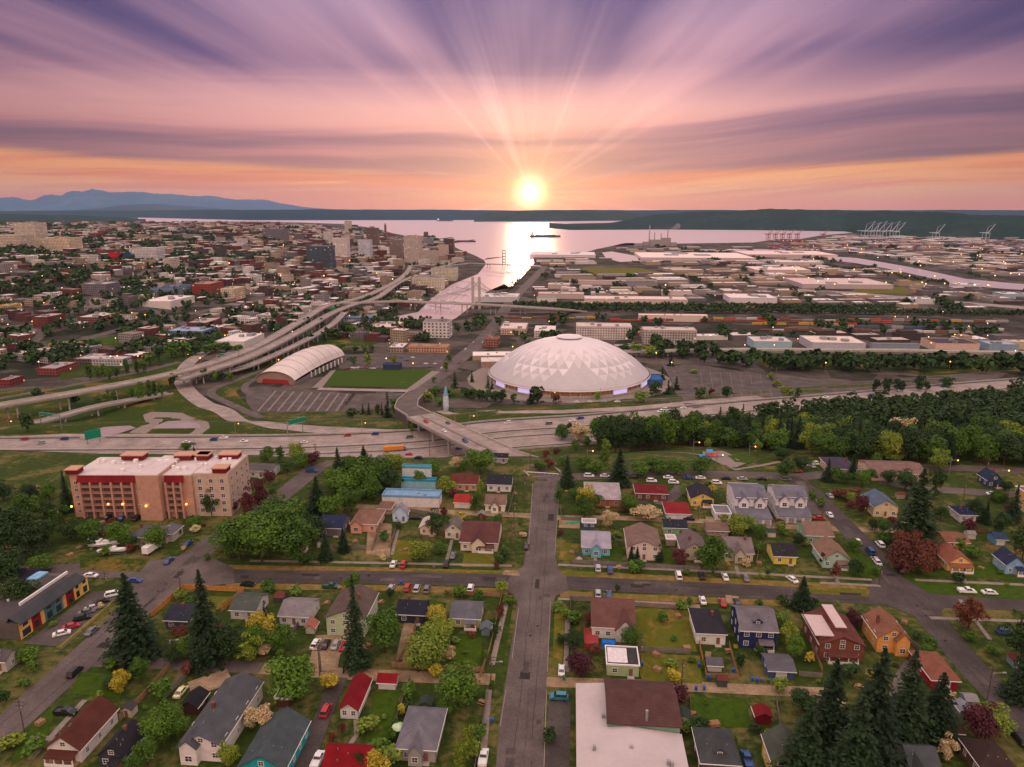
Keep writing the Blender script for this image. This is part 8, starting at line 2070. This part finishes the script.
def crane(px, base, top, col, label, group):
    p = on_z(px, base, -50); h = hgt(p, top); root = thing('port_crane', label, 'crane', p, .25, group); m_ = mat('crane_%d' % int(col[0] * 100), col, .5, var=.05)
    hb = h * .48; s = h * .12
    for sx in (-s, s):
        for sy in (-s, s): q = MB(); q.box(sx - .9, sy - .9, 0, sx + .9, sy + .9, hb); q.build('leg', m_, root)
    q = MB(); q.box(-s - 1, -s - 1, hb, s + 1, s + 1, hb + 3); q.box(-s - 1, -s - 1, hb * .45, s + 1, -s + 1, hb * .45 + 2.5); q.box(-s * 4, -1.5, hb + 3.01, s * 1.2, 1.5, hb + 6); q.build('gantry', m_, root)
    q = MB(); q.tube((s, 0, hb + 4), (s * 4.6, 0, h), 2.0, 1.2, n=5); q.build('boom', m_, root)
    q = MB(); q.tube((0, 0, hb + 3), (s * .6, 0, h * .86), 1.4, .8, n=5); q.tube((s * .6, 0, h * .85), (s * 4.2, 0, h * .97), .5, n=4); q.build('mast', m_, root)
for i, px in enumerate((864, 870, 876, 882, 889, 895)): crane(px, 241, 221 + (i % 2), (.40, .44, .50), 'tall pale port crane with raised boom in the row before the headland', 'row of pale port cranes')
crane(935, 242, 224, (.40, .44, .50), 'lone pale port crane right of the row, the nearer one to it', None); crane(985, 242, 224, (.40, .44, .50), 'lone pale port crane farthest right along the shore', None)
for px in (768, 775, 782, 789, 797, 823): crane(px, 240, 229, (.30, .10, .06), 'small dark red dock crane at the left end of the port', 'dark red dock cranes')
ct = random.Random(8); cm = [mat('container_' + n, c, .6, var=.1) for n, c in (('red', (.34, .06, .04)), ('rust', (.30, .12, .06)), ('blue', (.05, .12, .26)), ('white', (.5, .48, .46)), ('wine', (.22, .04, .06)))]
for i in range(130):
    px, py = ct.uniform(765, 1022), ct.uniform(241, 250); p = on_z(px, py, -50); q = MB(); n_ = ct.randrange(3, 8)
    for k in range(n_):
        for l in range(ct.randrange(1, 5)): q.box(k * 13, 0, l * 2.6, k * 13 + 12.2, 12, l * 2.6 + 2.5, ct.randrange(5))
    o = q.build('container_stack', cm); o.location = p; o.rotation_euler = (0, 0, .1); o['category'] = 'containers'; o['group'] = 'container stacks in the port'; o['label'] = 'stack of mostly red shipping containers in the distant port'
# pulp mill with steam
p = on_z(657, 246, -50); mill = ANC(thing('pulp_mill', 'pulp mill with chimneys and steam at the edge of the bay', 'factory', p), 'steaming pulp mill'); q = MB()
for x, y, w, h in ((-30, 0, 60, 28), (-60, 10, 34, 18), (24, 6, 40, 36), (60, 0, 30, 16), (-100, 0, 36, 12)): q.box(x, y, -1, x + w, y + 30, h)
q.build('buildings', mat('mill_grey', (.34, .29, .28), .8, var=.2), mill)
for x, h in ((-34, 92), (-10, 60), (20, 56), (50, 70)): q = MB(); q.tube((x, 15, 0), (x, 15, h), 3.4, 2.2, 8); q.build('chimney', M_concrete, mill)
q = MB()
for k in range(6): q.ball((24 + k * 10 + 20, 15 + (k % 2) * 4, 58 + k * 6), 6 + k * 1.6, 10, 6)
o = q.build('steam', M_white); o.location = p
m = bpy.data.materials.new('steam_volume'); m.use_nodes = True; m.node_tree.nodes.clear(); a = m.node_tree.nodes.new('ShaderNodeOutputMaterial'); v = m.node_tree.nodes.new('ShaderNodeVolumePrincipled'); v.inputs['Density'].default_value = .012; v.inputs['Color'].default_value = (.95, .9, .9, 1); m.node_tree.links.new(v.outputs[0], a.inputs['Volume']); o.data.materials.clear(); o.data.materials.append(m); kind(o, 'stuff')
# trains in the yards
tr = random.Random(6); tm_ = [mat('wagon_' + n, c, .6, var=.15) for n, c in (('yellow', (.46, .30, .07)), ('brown', (.20, .09, .06)), ('grey', (.3, .28, .27)), ('blue', (.07, .11, .17)), ('white', (.55, .5, .48)), ('red', (.40, .07, .04)))]
def wagons(a, b, label, pal):
    A_, B_ = on_z(*a, -50), on_z(*b, -50); d = B_ - A_; L = d.length; root = thing('freight_train', label, 'train', A_, math.atan2(d.y, d.x), 'freight trains in the rail yard'); n = min(95, int(L / 17))
    for i in range(n):
        q = MB(); q.box(i * 17, -1.6, .9, i * 17 + 15.8, 1.6, tr.choice([3.8, 4.4, 4.8, 2.2])); q.box(i * 17 + 1, -1.2, .1, i * 17 + 3.4, 1.2, .899); q.box(i * 17 + 12.4, -1.2, .1, i * 17 + 14.8, 1.2, .899); q.build('wagon', tm_[tr.choice(pal)], root)
wagons((752, 325), (860, 326), 'train of yellow and brown wagons in the yard behind the warehouses', [0, 0, 1, 0, 5]); wagons((830, 328), (1010, 331), 'train of mixed grey and blue wagons in the rail yard at right', [2, 3, 4, 3]); wagons((700, 322), (900, 323.5), 'train of dark brown wagons farthest back in the yard', [1, 1, 5, 1]); wagons((680, 319.5), (1015, 323), 'very long mixed train across the whole rail yard', [0, 4, 2, 1, 5])
wagons((610, 321), (690, 321.5), 'train of bright red wagons behind the car park roof', [5, 5, 1]); wagons((500, 318.5), (600, 319), 'short mixed train left of the dome top', [1, 2, 5, 0]); wagons((760, 330.5), (980, 334), 'nearest train, dull grey wagons just behind the warehouses', [2, 1, 4])
# lamps of the town and the port
lm = random.Random(12); lq = MB(); lq.tube((0, 0, 0), (0, 0, 9), .2, n=5); LP = lq.mesh('pole', M_metal); lq = MB(); lq.ball((0, 0, 9.4), .62, 6, 4); LH = [lq.mesh('lamp_head', M_lamp), lq.mesh('lamp_head', M_lampw)]
lq = MB(); lq.ball((0, 0, 9.6), 1.3, 6, 4); LF = [lq.mesh('lamp_head', M_lamp), lq.mesh('lamp_head', M_lampw)]
n = 0
while n < 190:
    if n < 80: px, py = lm.uniform(2, 420), lm.uniform(232, 372)
    elif n < 150: px, py = lm.uniform(770, 1022), lm.uniform(240, 290)
    else: px, py = lm.uniform(500, 1022), lm.uniform(285, 372)
    p = at(px, py); 
    if any(inpoly(px, py, w_) for w_ in WATER_PX): continue
    far = p.y > 1500; root = link('lit_street_lamp', None, None, p); root['category'] = 'street lamp'
    root['group'] = 'distant lit street lamps'
    link('pole', LP, root); link('lamp_head', (LF if far else LH)[0 if lm.random() < .6 else 1], root); AUTO.append((root, 'lit street lamp', p)); n += 1

# ------------------------------------------------------------------ labels: say which one by what stands next to it
ANCP = [(s, proj(o.location), o) for o, s in ANCH if s]
buckets = {}
for o, look, p in AUTO:
    if not proj: continue
    px, py = proj(p)
    best = None
    for s, (ax_, ay_), ao in ANCP:
        d_ = math.hypot(ax_ - px, (ay_ - py) * 1.6)
        if best is None or d_ < best[0]: best = (d_, s, ax_, ay_)
    d_, s, ax_, ay_ = best
    dx, dy = px - ax_, (py - ay_) * 1.6
    rel = ('right of' if dx > 0 else 'left of') if abs(dx) > abs(dy) else ('in front of' if dy > 0 else 'behind')
    if d_ > 70: rel = 'far ' + rel if rel in ('right of', 'left of') else {'behind': 'beyond', 'in front of': 'well before'}[rel]
    buckets.setdefault((look, rel, s), []).append((px, o))
ORD = ['second', 'third', 'fourth', 'fifth', 'sixth', 'seventh', 'eighth', 'ninth', 'tenth', 'eleventh', 'twelfth', 'thirteenth', 'fourteenth']
for (look, rel, s), L_ in buckets.items():
    L_.sort(key=lambda t: t[0]); n = len(L_)
    lk = look.replace('behind', 'behind')
    for i, (px, o) in enumerate(L_):
        if n == 1: o['label'] = '%s %s the %s' % (lk, rel, s)
        elif n > 15: o['label'] = '%s %s the %s, one of many there' % (lk, rel, s); o['group'] = o.get('group', 'many alike') + ' ' + rel + ' the ' + s
        else: o['label'] = '%s %s the %s, %s' % (lk, rel, s, 'leftmost of %d' % n if i == 0 else 'rightmost of %d' % n if i == n - 1 else ORD[i - 1] + ' from left')
ws = [w for w in (o.get('label') for o in COL.objects) if w]
for o in COL.objects:
    l = o.get('label')
    if l and len(l.split()) > 16:
        l = l.replace(' roof,', '-roofed').replace('well before', 'before') if ' roof,' in l else l.replace(' from left', '').replace('some way ', '').replace(', one of many there', '')
    if l and len(l.split()) > 16:
        l = l.replace(' roof,', '-roofed,').replace('-roofed far', ' roof far').replace(' with a lamp arm', '').replace('some way behind', 'behind').replace('some way in front of', 'below').replace('in front of', 'below').replace(' from left', '')
        o['label'] = l
    for k in ('_w', '_d', '_h'):
        if k in o: del o[k]

for o in COL.objects:
    l = o.get('label')
    if l and len(l.split()) > 16: o['label'] = l.replace(' of 2', '').replace(' of 3', '').replace(' from left', '').replace(' roof,', '-roofed,')
